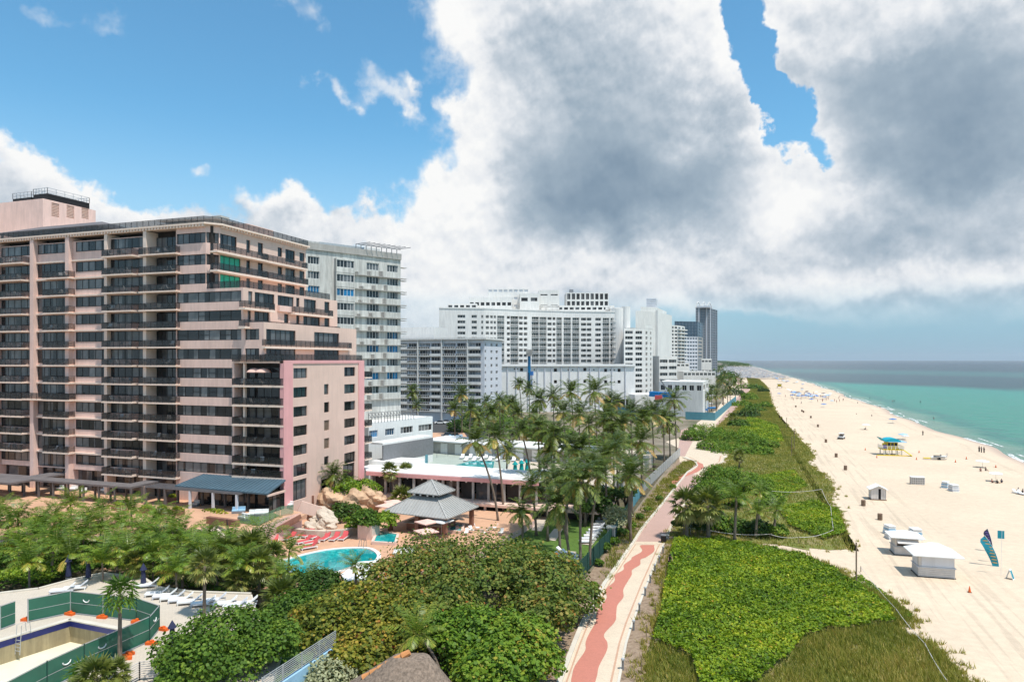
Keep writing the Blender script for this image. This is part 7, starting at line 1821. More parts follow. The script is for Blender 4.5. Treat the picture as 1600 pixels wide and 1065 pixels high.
palm(1145, 652, 1145, 664, 'lone small fan palm beside the far walk', .1, 'fan', 1.2)
LEFT = [
 (28, 812, 30, 868, 'young', 1.0, 'dark palm with weeping fronds at the left edge of the planting'), (85, 806, 84, 850, 'young', .8, 'pale feathery palm right of the left edge palm'), (110, 790, 112, 840, 'young', .9, 'upright palm in front of the pergola posts, left'), (160, 800, 160, 850, 'young', 1.0, 'young palm with bright upright fronds left of the brick planters'),
 (138, 812, 136, 862, 'areca', .9, 'clumping palm below the bright upright palm'), (205, 800, 207, 850, 'young', .9, 'palm with arching fronds below the brick planters'), (158, 828, 154, 876, 'young', .8, 'small palm with thin split trunk by the pink garden wall'), (60, 838, 62, 885, 'areca', 1.1, 'bushy palm at the left of the planting bed'),
 (86, 852, 80, 902, 'areca', 1.1, 'pale-stemmed clump palm in the middle of the left bed'), (110, 868, 104, 910, 'young', .9, 'low palm at the front of the left bed'), (268, 818, 270, 862, 'young', .85, 'yellow-green palm at the foot of the terrace, right of the planters'), (250, 850, 252, 890, 'areca', 1.1, 'broad clump palm left of the terrace steps'),
 (225, 832, 228, 880, 'areca', 1.0, 'clump palm with orange dead fronds beside the garden wall'), (330, 845, 332, 880, 'young', .8, 'yellowing palm below the terrace steps'), (298, 860, 300, 900, 'areca', 1.1, 'dense palm clump in front of the steps'), (452, 862, 450, 905, 'young', .95, 'palm with a pale trunk at the left pool end'),
 (440, 900, 436, 940, 'areca', .9, 'low palm clump below the pool\'s left end'), (555, 885, 556, 915, 'young', .75, 'thin dark palm overlapping the turquoise pool'), (487, 905, 486, 930, 'young', .8, 'young palm with upright fronds at the near pool edge'), (30, 855, 30, 900, 'areca', 1.0, 'palm clump at the left frame edge'),
 (522, 742, 526, 800, 'coco', .75, 'tall multi-trunk palm by the pink annex wall'), (537, 752, 533, 800, 'coco', .6, 'shorter palm right of the one by the annex wall'), (510, 760, 522, 800, 'coco', .6, 'left-leaning palm of the cluster by the annex wall'), (529, 780, 530, 800, 'young', .6, 'low palm at the foot of the annex cluster'),
 (0, 800, 2, 850, 'young', .9, 'palm cut by the left frame edge')]
for (a, b_, c, d, k, s_, lab) in LEFT: palm(a, b_, c, d, lab, 2.0 if a < 400 else 1.5, k, s_ * (1.25 if a < 400 else 1.0), r=.13, group='garden palms below the pink building')
EXTRA = [(45, 880, 'areca'), (130, 838, 'young'), (182, 852, 'areca'), (200, 868, 'young'), (238, 866, 'areca'), (282, 842, 'young'), (312, 868, 'areca'), (338, 872, 'young'), (360, 852, 'areca'), (160, 878, 'areca'), (12, 830, 'young'), (100, 828, 'areca'), (66, 818, 'areca'), (275, 894, 'areca'), (245, 812, 'areca'), (376, 884, 'areca'), (412, 846, 'young'), (190, 822, 'areca')]
EXL = ['front left near the curved wall', 'upper middle below the first brick planter', 'centre above the folded parasols', 'centre right above the navy parasols', 'above the rightmost folded parasol', 'right part below the steps', 'left of the large fan palms', 'behind the thin trunk by the loungers', 'just below the terrace steps', 'centre front behind the middle parasol', 'far left upper row', 'upper left, third from the frame edge', 'upper left, second from the frame edge', 'front right behind the lounger row', 'topmost, below the middle brick planter', 'beside the golden-skirted fan palm', 'right end, near the pool path', 'upper row right of the garden wall']
for (a, b_, k) in EXTRA: palm(a, b_, a + 1, b_ + 42, 'garden palm in the crowded bed, ' + EXL[EXTRA.index((a, b_, k))], 2.2, k, 1.28, r=.1, group='crowded garden palms below the terrace, ' + k)
FANS = [(188, 928, 187, 1036, 3.0, 'spiky', 1.0, 'spindly palm with spiky crown and bare trunk inside the screened fence'), (320, 884, 319, 968, 2.5, 'fan', .95, 'fan palm on a thin dark trunk beside the pale loungers'), (392, 856, 394, 905, 2.0, 'fan', 1.25, 'large fan palm with golden skirt left of the pool'), (405, 884, 405, 925, 2.0, 'fan', 1.1, 'fan palm with drooping yellow leaves below the large one'),
        (350, 866, 350, 915, 2.0, 'fan', 1.2, 'fan palm right of the steps with grey-green leaves'), (285, 878, 285, 920, 2.0, 'fan', 1.0, 'fan palm in the bed behind the pale loungers'), (215, 880, 216, 915, 2.0, 'fan', 1.0, 'broad fan palm behind the folded parasol'), (370, 908, 370, 930, 2.2, 'fan', .9, 'low fan palm against the planter wall'),
        (440, 935, 441, 968, 1.0, 'fan', 1.3, 'brownish fan palm with dead leaves over the sea grapes'), (425, 870, 424, 905, 2.0, 'fan', 1.0, 'fan palm near the pool\'s left tip'), (609, 736, 616, 776, 2.5, 'fan', 1.0, 'left of two fan palms in front of the glazed wing'), (634, 736, 633, 765, 2.5, 'fan', 1.0, 'right of two fan palms in front of the glazed wing'),
        (627, 779, 628, 790, 1.5, 'fan', 1.3, 'low fan palm between grotto and gazebo'), (1072, 789, 1073, 840, .3, 'fan', 1.55, 'stout fan palm at the walk edge with brown skirt'), (1106, 790, 1107, 842, .3, 'fan', 1.6, 'second stout fan palm right of the one at the walk edge'), (150, 1060, 150, 1100, 2.5, 'fan', .9, 'yellow fan palm cut by the bottom edge'),
        (130, 1055, 128, 1090, 2.5, 'spiky', .8, 'spiky plant in front of the screened fence at the bottom'), (180, 1052, 178, 1090, 2.5, 'fan', .7, 'small yellow fan palm beside the bottom fence'), (955, 640, 956, 655, .5, 'fan', 1.6, 'round-crowned fan palm by the hoarding'), (1008, 652, 1008, 668, .5, 'fan', 2.0, 'brownish broad fan palm right of the hoarding'), (1155, 712, 1155, 730, .2, 'fan', 1.0, 'small fan palm in the dune shrubs')]
for (a, b_, c, d, z, k, s_, lab) in FANS: palm(a, b_, c, d, lab, z, k, s_, r=.15 if s_ < 1.4 else .25)
palm(652, 990, 690, 1062, 'windblown palm bending over the thatched hut', 1.5, 'young', 1.05, r=.12)
for (a, b_, c, d, s_, lab) in ((1151, 778, 1148, 846, 1.25, 'left young coconut palm on the dune, upright fronds'), (1184, 800, 1181, 838, .95, 'middle palm on the dune with yellow lower fronds'), (1214, 796, 1209, 838, 1.1, 'right dune palm with orange fronds and leaning stem'), (1187, 768, 1186, 822, .8, 'dark upright palm behind the dune pair')):
    palm(a, b_, c, d, lab, .3, 'young', s_, r=.2)

# ---- trees and shrubs
def tree(name, lab, x, y, z, h, r, m, n=9000, leaf=.16, lumps=9, cat='tree', trunk=True, seed=0, low=.45, group=None, sq=1.0, vb=0.0, flat=.62):
    rr = random.Random(seed * 7 + 3); bl = [(0, 0, h - r * flat * .95, r * .78, r * .78 * sq, r * flat)]
    for k in range(lumps):
        a = k * 2.4 + rr.uniform(-.4, .4); q = r * rr.uniform(.45, .78); s_ = r * rr.uniform(.32, .5); bl.append((q * math.cos(a), q * math.sin(a) * sq, h - r * flat * rr.uniform(.6, 1.5), s_, s_, s_ * .8))
    t = thing(name, lab, cat, (x, y, z), rr.uniform(0, 6), group)
    obj('crown', leafblob('crown', bl, n, leaf, m, vb=vb), t)
    if trunk:
        mb = MB(); mb.tube([(0, 0, 0), (.1, .1, h * .3), (0, .2, h * .55)], [.2, .16, .1], 7)
        for k in range(6): a = k * 1.05; mb.tube([(0, 0, h * .2), (r * .35 * math.cos(a), r * .35 * math.sin(a), h * .5), (r * .6 * math.cos(a), r * .6 * math.sin(a), h * .72)], [.12, .08, .03], 5)
        obj('trunk', mb.mesh('trunk', 'trunkb'), t)
    return t
def T2(px, py, z0, h, rpx, m, name, lab, n=None, leaf=.15, **kw):
    """tree whose foot is at ground z0; py is the image row of the crown top"""
    d = (CAM_H - z0 - h) * FPX / (py - 562.0); p = AT(px, 562, d); r = rpx / FPX * d
    n = n or int(min(16000, 420 * r * r)) 
    return tree(name, lab, p.x, p.y, z0, h, r, m, n=n, leaf=leaf, seed=int(px * 3 + py), **kw)
T2(745, 836, 1, 6.8, 125, 'grape', 'sea_grape_tree', 'largest dark sea grape tree with domed crown in front of the gazebo', n=26000, leaf=.15, lumps=16)
T2(848, 868, 1, 5.6, 82, 'grape', 'sea_grape_tree', 'sea grape tree at the right of the big dome, above the beachwalk', n=15000, lumps=11)
T2(650, 862, 1, 6.0, 86, 'grape', 'sea_grape_tree', 'sea grape tree with loose twigs at the pool end, left of the big dome', n=14000, lumps=11, vb=.1)
T2(585, 912, .8, 5.2, 78, 'grapeyellow', 'sea_grape_tree', 'yellow-leaved sea grape left of the windblown palm', n=14000, lumps=10)
T2(640, 930, .8, 5.0, 70, 'grapeyellow', 'sea_grape_tree', 'yellow and russet sea grape directly behind the windblown palm', n=11000, lumps=10, vb=-.05)
T2(515, 938, .8, 4.6, 70, 'grapeyellow', 'sea_grape_tree', 'low yellowing sea grape above the silver railing', n=11000, lumps=9, vb=-.08)
T2(560, 985, .8, 3.6, 60, 'grapeyellow', 'sea_grape_tree', 'yellow-green sea grape between the railing and the thatched hut', n=10000, lumps=9)
T2(600, 962, .8, 4.2, 55, 'grapeyellow', 'sea_grape_tree', 'golden sea grape above the thatched hut ridge', n=8000, lumps=8)
T2(735, 952, .8, 5.0, 70, 'grapegreen', 'sea_grape_tree', 'glossy green sea grape right of the windblown palm', n=13000, lumps=10)
T2(800, 962, .8, 4.6, 82, 'grapegreen', 'sea_grape_tree', 'bright green sea grape overhanging the walk at the bottom', n=16000, lumps=11, vb=.08)
T2(770, 1010, .8, 3.8, 75, 'grapegreen', 'sea_grape_tree', 'fresh green sea grape mass at the bottom edge left of the walk', n=14000, lumps=10, vb=.12)
T2(700, 905, .9, 5.2, 70, 'grape', 'sea_grape_tree', 'dark sea grape filling the middle of the thicket', n=10000, lumps=10)
T2(860, 930, .8, 4.2, 50, 'grape', 'sea_grape_tree', 'small dark sea grape beside the dark garden fence', n=8000, lumps=8)
T2(345, 952, 2.8, 4.6, 88, 'green', 'garden_tree', 'loose bright green tree over the pale deck at lower left', n=15000, leaf=.12, lumps=12, vb=.12)
T2(405, 968, 2.0, 4.2, 55, 'green', 'garden_tree', 'green tree with visible limbs beside the grass strip', n=8500, leaf=.12, lumps=8, vb=.08)
T2(305, 998, 2.6, 3.4, 60, 'green', 'garden_tree', 'leafy green tree at the bottom left of the pale deck', n=9500, leaf=.12, lumps=8, vb=.1)
T2(500, 892, .8, 4.4, 50, 'dark', 'shade_tree', 'dark green tree behind the silver railing, below the pool', n=8000, leaf=.13, vb=.1)
T2(460, 925, .8, 3.8, 50, 'green', 'shade_tree', 'green tree left of the dark one under the pool', n=7000, leaf=.13)
T2(512, 1030, 1.0, 2.6, 55, 'silver', 'silver_bush', 'silvery green bush at the foot of the silver railing', n=6000, leaf=.11, lumps=7, trunk=False, cat='bush')
T2(964, 792, .6, 3.0, 27, 'silver', 'silver_bush', 'round silver bush beside the dark windscreen fence', n=3000, leaf=.13, lumps=5, trunk=False, cat='bush')
T2(545, 748, 2.5, 4.5, 26, 'bright', 'shrub', 'bright green bushy tree on top of the rock grotto, left', n=3500, leaf=.16); T2(572, 750, 2.5, 4.2, 24, 'bright', 'shrub', 'bright green bushy tree on top of the rock grotto, right', n=3200, leaf=.16)
T2(537, 784, 1.5, 2.8, 26, 'dark', 'shrub', 'dense dark shrub in front of the grotto', n=3500, vb=.15, cat='bush', trunk=False); T2(572, 795, 1.8, 3.6, 24, 'green', 'shrub', 'round green shrub growing in the pink planter pier', n=3500, cat='bush', trunk=False); T2(597, 800, 1.6, 3.0, 26, 'bright', 'shrub', 'bright shrub left of the gazebo', n=3200, cat='bush', trunk=False); T2(552, 808, 1.5, 2.2, 14, 'bright', 'shrub', 'small bright shrub at the planter pier corner', n=1500, cat='bush', trunk=False)
for i, (px, py, r_) in enumerate(((905, 765, 22), (935, 758, 24), (958, 762, 20), (940, 775, 22), (915, 780, 18), (978, 760, 16))): T2(px, py, .6, 4.0, r_, 'dark', 'broadleaf_tree', 'dark broadleaf tree behind the lawn loungers, %s' % ('far left', 'left of middle', 'right of middle', 'front middle', 'front left', 'far right')[i], n=3000, leaf=.17, vb=.1)
for i, (px, py, h, r_) in enumerate(((745, 640, 5, 30), (775, 645, 6, 32), (800, 652, 6, 30), (720, 655, 4, 24), (830, 650, 6, 34), (850, 668, 5, 30), (760, 632, 7, 34), (790, 622, 7, 26), (880, 668, 5, 30), (910, 676, 5, 30), (940, 682, 5, 30), (970, 676, 5, 26), (896, 700, 4, 26), (935, 705, 4, 26))):
    T2(px, py, .3, h, r_, 'green' if i % 3 else 'dark', 'broadleaf_tree', 'green tree filling the palm belt, ' + ['left of middle above the cabanas', 'middle above the cabanas', 'right of middle above the cabanas', 'at the far left end', 'below the ribbed wall', 'behind the straight trunks', 'tall and near the mid-rise corner', 'near the parking wall', 'in the centre of the grove', 'right of the centre', 'before the hoarding', 'left of the slim trunks', 'in the shade below the centre', 'in the shade by the lawn'][i], n=3600, leaf=.3, vb=.1)
for i, (px, py, h, r_) in enumerate(((1083, 670, 3.4, 22), (1105, 662, 4.0, 30), (1130, 668, 4.0, 34), (1160, 672, 3.6, 34), (1190, 684, 2.6, 24), (1150, 690, 2.8, 40), (1115, 685, 3.0, 30), (1185, 697, 2.0, 22))):
    T2(px, py, .1, h, r_, 'grapegreen', 'sea_grape_bush', 'rounded sea grape bush north of the walk bend, ' + ['leftmost of the mound', 'behind the forecourt', 'highest of the mound', 'right of the highest', 'low at the right end', 'front centre of the mound', 'front left above the shaded path', 'lowest at the front right'][i], n=6000, leaf=.2, cat='bush', trunk=i == 6, vb=-.02)
for i, (px, py, h, r_) in enumerate(((1120, 728, 4.4, 34), (1150, 732, 4.0, 38), (1178, 745, 3.0, 30), (1110, 750, 3.6, 26), (1205, 768, 2.2, 30), (1138, 762, 3.2, 30))):
    T2(px, py, .1, h, r_, 'grapegreen' if i != 4 else 'bright', 'sea_grape_bush', 'dark glossy sea grape bush south of the walk bend, ' + ['back left', 'back middle', 'back right', 'nearest the brick walk', 'low bright one towards the grass', 'just behind the dune palms'][i], n=7500, leaf=.15, cat='bush', trunk=False, vb=-.04)
for i, (px, py, h, r_) in enumerate(((1160, 625, 3, 22), (1178, 632, 3, 24), (1165, 640, 3, 26), (1195, 628, 2.4, 14), (1155, 655, 2.4, 18), (1148, 606, 5, 16), (1165, 598, 5, 16), (1180, 600, 4, 14), (1192, 606, 3, 10), (1172, 614, 4, 16), (1060, 812, 2.0, 10), (1090, 800, 3.0, 24), (1120, 802, 2.6, 26), (1150, 808, 2.2, 26), (1185, 812, 2.2, 24), (1215, 818, 1.9, 18))):
    far = i < 10
    T2(px, py, .1, h, r_, ('grapegreen', 'green', 'dark')[i % 3], 'coastal_bush', ('distant green coastal bush along the far walk, ' + ['first above the far walk', 'right neighbour of the first', 'below the first', 'at the sand edge', 'left beside the lone fan palm', 'left among distant palms', 'top among distant palms', 'right of the top one', 'tapering one at the far sand edge', 'middle of the far row'][i]) if far else 'leafy understorey bush below the dune palms, ' + ['tiny one at the kerb', 'between the stout fan palms', 'right of the fan palms', 'below the left dune palm', 'below the middle dune palm', 'below the right dune palm'][i - 10], n=2600 if far else 3800, leaf=.42 if i < 10 else .15, cat='bush', trunk=False)
# far wood along the shore north
rngw = np.random.default_rng(8); bl = []
for k in range(520):
    t = rngw.random(); Y = 620 + 2200 * t ** 1.3 if k % 5 else 2500 + 9000 * t; xs_ = shore(Y); X_ = xs_ - 105 - rngw.random() * (90 + 260 * t) if 800 < Y < 2400 else xs_ - 88 if Y < 900 else xs_ - 30 - rngw.random() * 60; bl.append((X_, Y, 4 + rngw.random() * 4, (8 + 8 * t) * (1 if k % 5 else 4), (8 + 8 * t) * (1 if k % 5 else 8), 5 + 4 * rngw.random()))
o = obj('far_woods', leafblob('far_woods', bl, 90000, 1.2, 'dark', vb=.1)); tag(o, 'dark belt of trees along the shore beyond the last hotels', None, None, 'stuff')
# planting beds: ground cover under the palms
def inpoly(P, poly):
    x, y = P[:, 0], P[:, 1]; c = np.zeros(len(P), bool); n = len(poly)
    for i in range(n):
        x0, y0 = poly[i][0], poly[i][1]; x1, y1 = poly[(i + 1) % n][0], poly[(i + 1) % n][1]
        m_ = ((y0 > y) != (y1 > y)); c ^= m_ & (x < (x1 - x0) * (y - y0) / (y1 - y0 + 1e-12) + x0)
    return c
def scatter(poly, n):
    a = np.array([(p[0], p[1]) for p in poly]); lo, hi = a.min(0), a.max(0); P = lo + rng.random((int(n), 2)) * (hi - lo); return P[inpoly(P, poly)]
def polyarea(poly): return abs(sum(poly[i][0] * poly[(i + 1) % len(poly)][1] - poly[(i + 1) % len(poly)][0] * poly[i][1] for i in range(len(poly)))) / 2
def cover(name, poly, per_m2, leaf, m, z, hfun, lab, shape='round', vb=0, nrmj=.55, maskf=None):
    a = np.array([(p[0], p[1]) for p in poly]); bb = np.prod(a.max(0) - a.min(0)); P = scatter(poly, per_m2 * bb); 
    if maskf is not None: P = P[maskf(P[:, 0], P[:, 1]) > rng.random(len(P))]
    h = hfun(P[:, 0], P[:, 1]); n = len(P); c = np.column_stack([P, z + h * (1 - .28 * rng.random(n) ** 2)])
    e = .15; gx_ = (hfun(P[:, 0] + e, P[:, 1]) - h) / e; gy_ = (hfun(P[:, 0], P[:, 1] + e) - h) / e
    nrm = unit(np.column_stack([-gx_, -gy_, np.ones(n)]) + rng.normal(0, nrmj, (n, 3))); s_ = leaf * rng.uniform(.6, 1.3, n); t, b_ = leafframe(nrm, s_)
    v = .44 + vb + rng.normal(0, .17, n) + .13 * np.sin(P[:, 0] * .35 + 1) * np.cos(P[:, 1] * .28) + .12 * np.sin(P[:, 0] * 1.3) * np.sin(P[:, 1] * 1.1)
    o = obj(name, quads_mesh(name, c, t, b_ * .8, m, v, shape)); tag(o, lab, None, None, 'stuff'); return o
def fbm(x, y, s): return (np.sin(x * s + 1.3 * np.sin(y * s * .7)) * np.cos(y * s * 1.1 + 1.1 * np.sin(x * s * .6)) + .5 * np.sin(x * s * 2.3 + y * s * 1.7) * np.cos(y * s * 2.9 - x * s) + .25 * np.sin(x * s * 5.1) * np.sin(y * s * 4.7)) / 1.75
def hmat(x, y): return .75 + .30 * fbm(x, y, .45) + .30 * fbm(x + 9, y, 1.35) + .16 * fbm(x, y + 5, 3.4)
bed = [G(*p, 1.5) for p in ((-120, 990), (-5, 926), (60, 924), (110, 908), (160, 898), (225, 904), (245, 920), (300, 928), (400, 930), (450, 925), (520, 905), (440, 895), (425, 870), (395, 850), (350, 850), (318, 845), (250, 842), (150, 855), (-120, 872))]
bed2 = [G(*p, 3.2) for p in ((-120, 900), (60, 872), (150, 868), (250, 858), (330, 862), (400, 868), (395, 842), (322, 838), (250, 836), (150, 842), (-120, 856))]
def hbed(x, y): return 1.3 + .5 * fbm(x, y, .6) + .35 * fbm(x, y, 1.7)
cover('bed_shrubs', bed, 30, .15, 'green', 1.2, hbed, 'mixed green shrubs and ground cover under the garden palms', vb=.02)
cover('bed_shrubs', bed2, 34, .16, 'green', 2.6, hbed, 'green shrubs along the foot of the terrace wall', vb=.1)
cover('bed_flowers', [G(*p, 1.5) for p in ((0, 930), (60, 926), (110, 910), (70, 900), (40, 905), (0, 915))], 60, .12, 'bright', 1.9, hbed, 'bright yellow-green shrubs along the pale wall', vb=.15)
sheet('bed_soil', bed, 1.45, 'soil')
# dune
duneA = [G(*p) for p in ((1052, 846), (1120, 842), (1250, 868), (1300, 888), (1345, 918), (1395, 940), (1428, 966), (1405, 985), (1460, 1010), (1512, 1066), (1850, 1500), (900, 1500), (1008, 1060), (1028, 960))]
duneB = [G(*p) for p in ((1040, 838), (1065, 812), (1100, 745), (1112, 730), (1135, 722), (1142, 700), (1100, 690), (1120, 668), (1150, 640), (1175, 608), (1168, 590), (1185, 592), (1198, 605), (1206, 632), (1218, 655), (1243, 680), (1268, 705), (1272, 716), (1262, 722), (1290, 745), (1305, 765), (1300, 785), (1316, 800), (1332, 860), (1270, 858), (1180, 848), (1110, 838))]
def dunefn(t, N, p, pos, xyz):
    n = N.noise(pos, .25, 6, .65); n2 = N.noise(pos, 2.5, 5, .7)
    c = N.ramp(n.outputs[0], [(.3, (.12, .16, .035)), (.46, (.21, .225, .06)), (.58, (.30, .25, .11)), (.72, (.46, .37, .23))])
    t.links.new(N.mix(N.rng(n2.outputs[0], .4, .7, 0, .5), c, (.07, .075, .025, 1)), p.inputs['Base Color'])
M['dune'] = custom('dune_litter', dunefn, .95)
def ragged(poly, j=.45):
    rq = random.Random(3); out = []
    for a, c in zip(poly, poly[1:] + poly[:1]):
        n = max(1, int((c - a).length / .9))
        for k in range(n): p = a.lerp(c, k / n); out.append(Vector((p.x + rq.gauss(0, j), p.y + rq.gauss(0, j), 0)))
    return out
sheet('dune', ragged(duneA), 0.07, 'dune'); sheet('dune', ragged(duneB), 0.064, 'dune')
matA = [G(*p) for p in ((1052, 848), (1120, 844), (1250, 872), (1300, 892), (1345, 924), (1385, 950), (1400, 975), (1330, 985), (1262, 995), (1235, 1030), (1180, 1075), (1100, 1100), (1080, 1030), (1020, 1005), (1032, 960))]
cover('creeper_mat', matA, 95, .125, 'mat', .0, hmat, 'thick bright green creeper mat covering the near dune', maskf=lambda x, y: np.where(fbm(x + 3, y, .8) > -.62, 1.0, .35))
cover('creeper_edge', [G(*p) for p in ((1330, 905), (1345, 900), (1400, 940), (1430, 965), (1400, 968), (1375, 945))], 60, .11, 'bright', .0, lambda x, y: .25 + .1 * fbm(x, y, 2), 'low bright creeper along the sand edge')
cover('creeper_patch', [G(*p) for p in ((1215, 795), (1270, 785), (1310, 800), (1322, 835), (1290, 845), (1235, 825))], 70, .13, 'mat', .0, lambda x, y: hmat(x, y) * .8, 'green creeper patch right of the dune palms')
cover('creeper_patch', [G(*p) for p in ((1185, 745), (1240, 735), (1262, 760), (1230, 775), (1190, 765))], 40, .15, 'mat', .0, lambda x, y: hmat(x, y) * .5, 'thin creeper patch in the dune grass')
cover('creeper_patch', [G(*p) for p in ((1170, 650), (1215, 665), (1225, 690), (1180, 695), (1150, 680))], 14, .24, 'mat', .0, lambda x, y: hmat(x, y) * .6, 'creeper patch between the far bushes and sand')
def grass(name, poly, per, L, z, lab, maskf=None, lean=(-.25, .1), m='grass', vb=0):
    a = np.array([(p[0], p[1]) for p in poly]); bb = np.prod(a.max(0) - a.min(0)); P = scatter(poly, per * bb)
    if maskf is not None: P = P[maskf(P[:, 0], P[:, 1]) > rng.random(len(P))]
    # tufts
    P = P + .14 * rng.normal(size=P.shape); n = len(P); l = L * rng.uniform(.5, 1.25, n) * (1 + .4 * fbm(P[:, 0], P[:, 1], .9))
    t = np.column_stack([rng.normal(0, .42, n) + lean[0], rng.normal(0, .42, n) + lean[1], np.ones(n)]); t = unit(t) * l[:, None]; b_ = unit(np.column_stack([rng.normal(size=n), rng.normal(size=n), np.zeros(n)])) * (.018 + .012 * L) * (1 + dep(P[:, 0], P[:, 1]) / 110)[:, None]
    v = .4 + vb + rng.normal(0, .2, n) + .25 * fbm(P[:, 0], P[:, 1], .3)
    o = obj(name, quads_mesh(name, np.column_stack([P, np.full(n, z)]), t, b_, m, v, 'blade')); tag(o, lab, None, None, 'stuff')
grass('dune_grass', duneA, 75, .75, .05, 'brown-green dune grass at the near end of the creeper', maskf=lambda x, y: np.where(inpoly(np.column_stack([x, y]), matA), 0.06, 1.0))
grass('dune_grass', duneB, 16, .55, .05, 'sparse yellow-green grass over the middle dune')
def edge_tufts(poly, n, lab):
    k = len(poly); L = np.array([(poly[(i + 1) % k] - poly[i]).length for i in range(k)]); i = rng.choice(k, n // 14, p=L / L.sum()); u = rng.random(n // 14)
    A = np.array([(p.x, p.y) for p in poly]); B = np.roll(A, -1, 0); P = A[i] + (B[i] - A[i]) * u[:, None] + rng.normal(0, .75, (n // 14, 2)); P = np.repeat(P, 14, 0) + rng.normal(0, .16, (n // 14 * 14, 2)); m_ = len(P)
    t = unit(np.column_stack([rng.normal(-.2, .5, m_), rng.normal(0, .5, m_), np.ones(m_)])) * rng.uniform(.25, .7, m_)[:, None]; b_ = unit(np.column_stack([rng.normal(size=m_), rng.normal(size=m_), np.zeros(m_)])) * (.03 * (1 + dep(P[:, 0], P[:, 1]) / 110))[:, None]
    o = obj('dune_grass', quads_mesh('dune_grass', np.column_stack([P, np.full(m_, .03)]), t, b_, 'grass', .45 + rng.normal(0, .2, m_), 'blade')); tag(o, lab, None, None, 'stuff')
edge_tufts(duneA, 16000, 'scattered grass tufts along the edge of the near dune'); edge_tufts(duneB, 26000, 'scattered grass tufts along the sand edge of the middle dune')
gv = [G(*p) for p in ((935, 900), (960, 850), (1000, 795), (1035, 750), (1070, 720), (1090, 722), (1062, 748), (1030, 795), (990, 845), (950, 915))]
grass('verge_grass', gv, 40, .6, .05, 'ragged grass tufts between dark fence and walk', maskf=lambda x, y: (fbm(x, y, 1.3) > -.1) * 1.0, vb=-.15)
lawnA = [(-31.8, 72.2), (-19.7, 72.2), (-19.0, 117), (-31, 117)]
for i, (px, py, s_) in enumerate(((945, 862, 1.0), (960, 852, .9), (972, 838, .9), (988, 826, .8), (1000, 812, .8), (1012, 800, .7), (1030, 782, .7), (1052, 764, .7), (936, 884, .6), (928, 918, .5))):
    p = G(px, py); tree('verge_shrub', 'ragged shrub on the verge left of the walk, ' + ['first beside the gate pier', 'second along the dark fence', 'third along the dark fence', 'fourth along the dark fence', 'near the pale fence start', 'below the drooping palm', 'half way to the bend', 'last before the bend', 'small one with bare soil', 'dead tuft near the sea grape shade'][i], p.x, p.y, .05, 1.3 * s_, 1.1 * s_, 'grapegreen' if i % 2 else 'green', n=900, leaf=.11, lumps=4, cat='bush', trunk=False, seed=i)

# ================================================================== BEACH AND SMALL THINGS
# bollard posts along the walk
bol = [(973, 1047), (990, 985), (999, 957), (1008, 931), (1016, 911), (1023, 894), (1030, 880), (1036, 865), (1044, 846), (1056, 823), (1062, 806)]
for i, (px, py) in enumerate(bol):
    p = G(px, py); t = thing('walk_bollard', 'short grey light bollard on the beachwalk kerb, %s from the bottom of the view' % ('first', 'second', 'third', 'fourth', 'fifth', 'sixth', 'seventh', 'eighth', 'ninth', 'tenth', 'eleventh')[i], 'bollard', p, 0, 'light bollards along the beachwalk')
    obj('post', MB().lathe([(.10, 0), (.10, .95), (.01, .97)], 8).mesh('post', 'steel'), t); obj('head', MB().lathe([(.01, .86), (.16, .88), (.16, 1.02), (.01, 1.06)], 8).mesh('head', 'galv'), t)
def postrope(label, pts, h=1.1, rope=True, post='wood', r=.05, sag=.35, ropem='woodwhite', name='rope_fence'):
    t = thing(name, label, 'rope fence', pts[0])
    for p in pts: part('post', MB().tube([(p.x, p.y, p.z - .1), (p.x, p.y, p.z + h)], r, 6), post, t)
    if rope:
        for a, c in zip(pts, pts[1:]):
            q = []
            for k in range(9): u = k / 8; s_ = a.lerp(c, u); q.append((s_.x, s_.y, s_.z + h - .08 - sag * 4 * u * (1 - u) * min(1, (c - a).length / 5)))
            part('rope', MB().tube(q, .03, 4), ropem, t)
postrope('sagging pale rope on thin posts around the dune palm bed', [G(*p) for p in ((1078, 832), (1104, 838), (1203, 845), (1248, 850), (1302, 838))], 1.1)
postrope('straight rope line behind the dune palms', [G(*p) for p in ((1206, 775), (1284, 772), (1298, 800), (1302, 836))], 1.1, ropem='yellow' if False else 'woodwhite')
postrope('dark thin posts along the sandy side of the near dune', [G(*p) for p in ((1002, 1052), (1010, 1000), (1024, 964), (1034, 925), (1040, 908))], 1.5, rope=False, r=.035)
postrope('long pale rope running from the tall dune post to the bottom edge', [G(*p) for p in ((1345, 893), (1400, 960), (1445, 1015), (1480, 1075))], .7, sag=.15)
for (px, py, ytop, lab) in ((1338, 910, 847, 'tall dark wooden post at the dune corner near the kiosks'), (1237, 714, 682, 'left of two thin dark posts in the dune grass'), (1241, 703, 672, 'right of two thin dark posts in the dune grass, slightly further'), (1229, 669, 652, 'distant thin post in the dune grass'), (1068, 838, 815, 'short post by the stout fan palm')):
    p = G(px, py); h = (py - ytop) / FPX * dep(p.x, p.y); o = obj('marker_post', MB().tube([(0, 0, -.2), (0, 0, h)], .09 if h > 3 else .06, 6).mesh('marker_post', 'wood'), None, p); tag(o, lab, 'post')
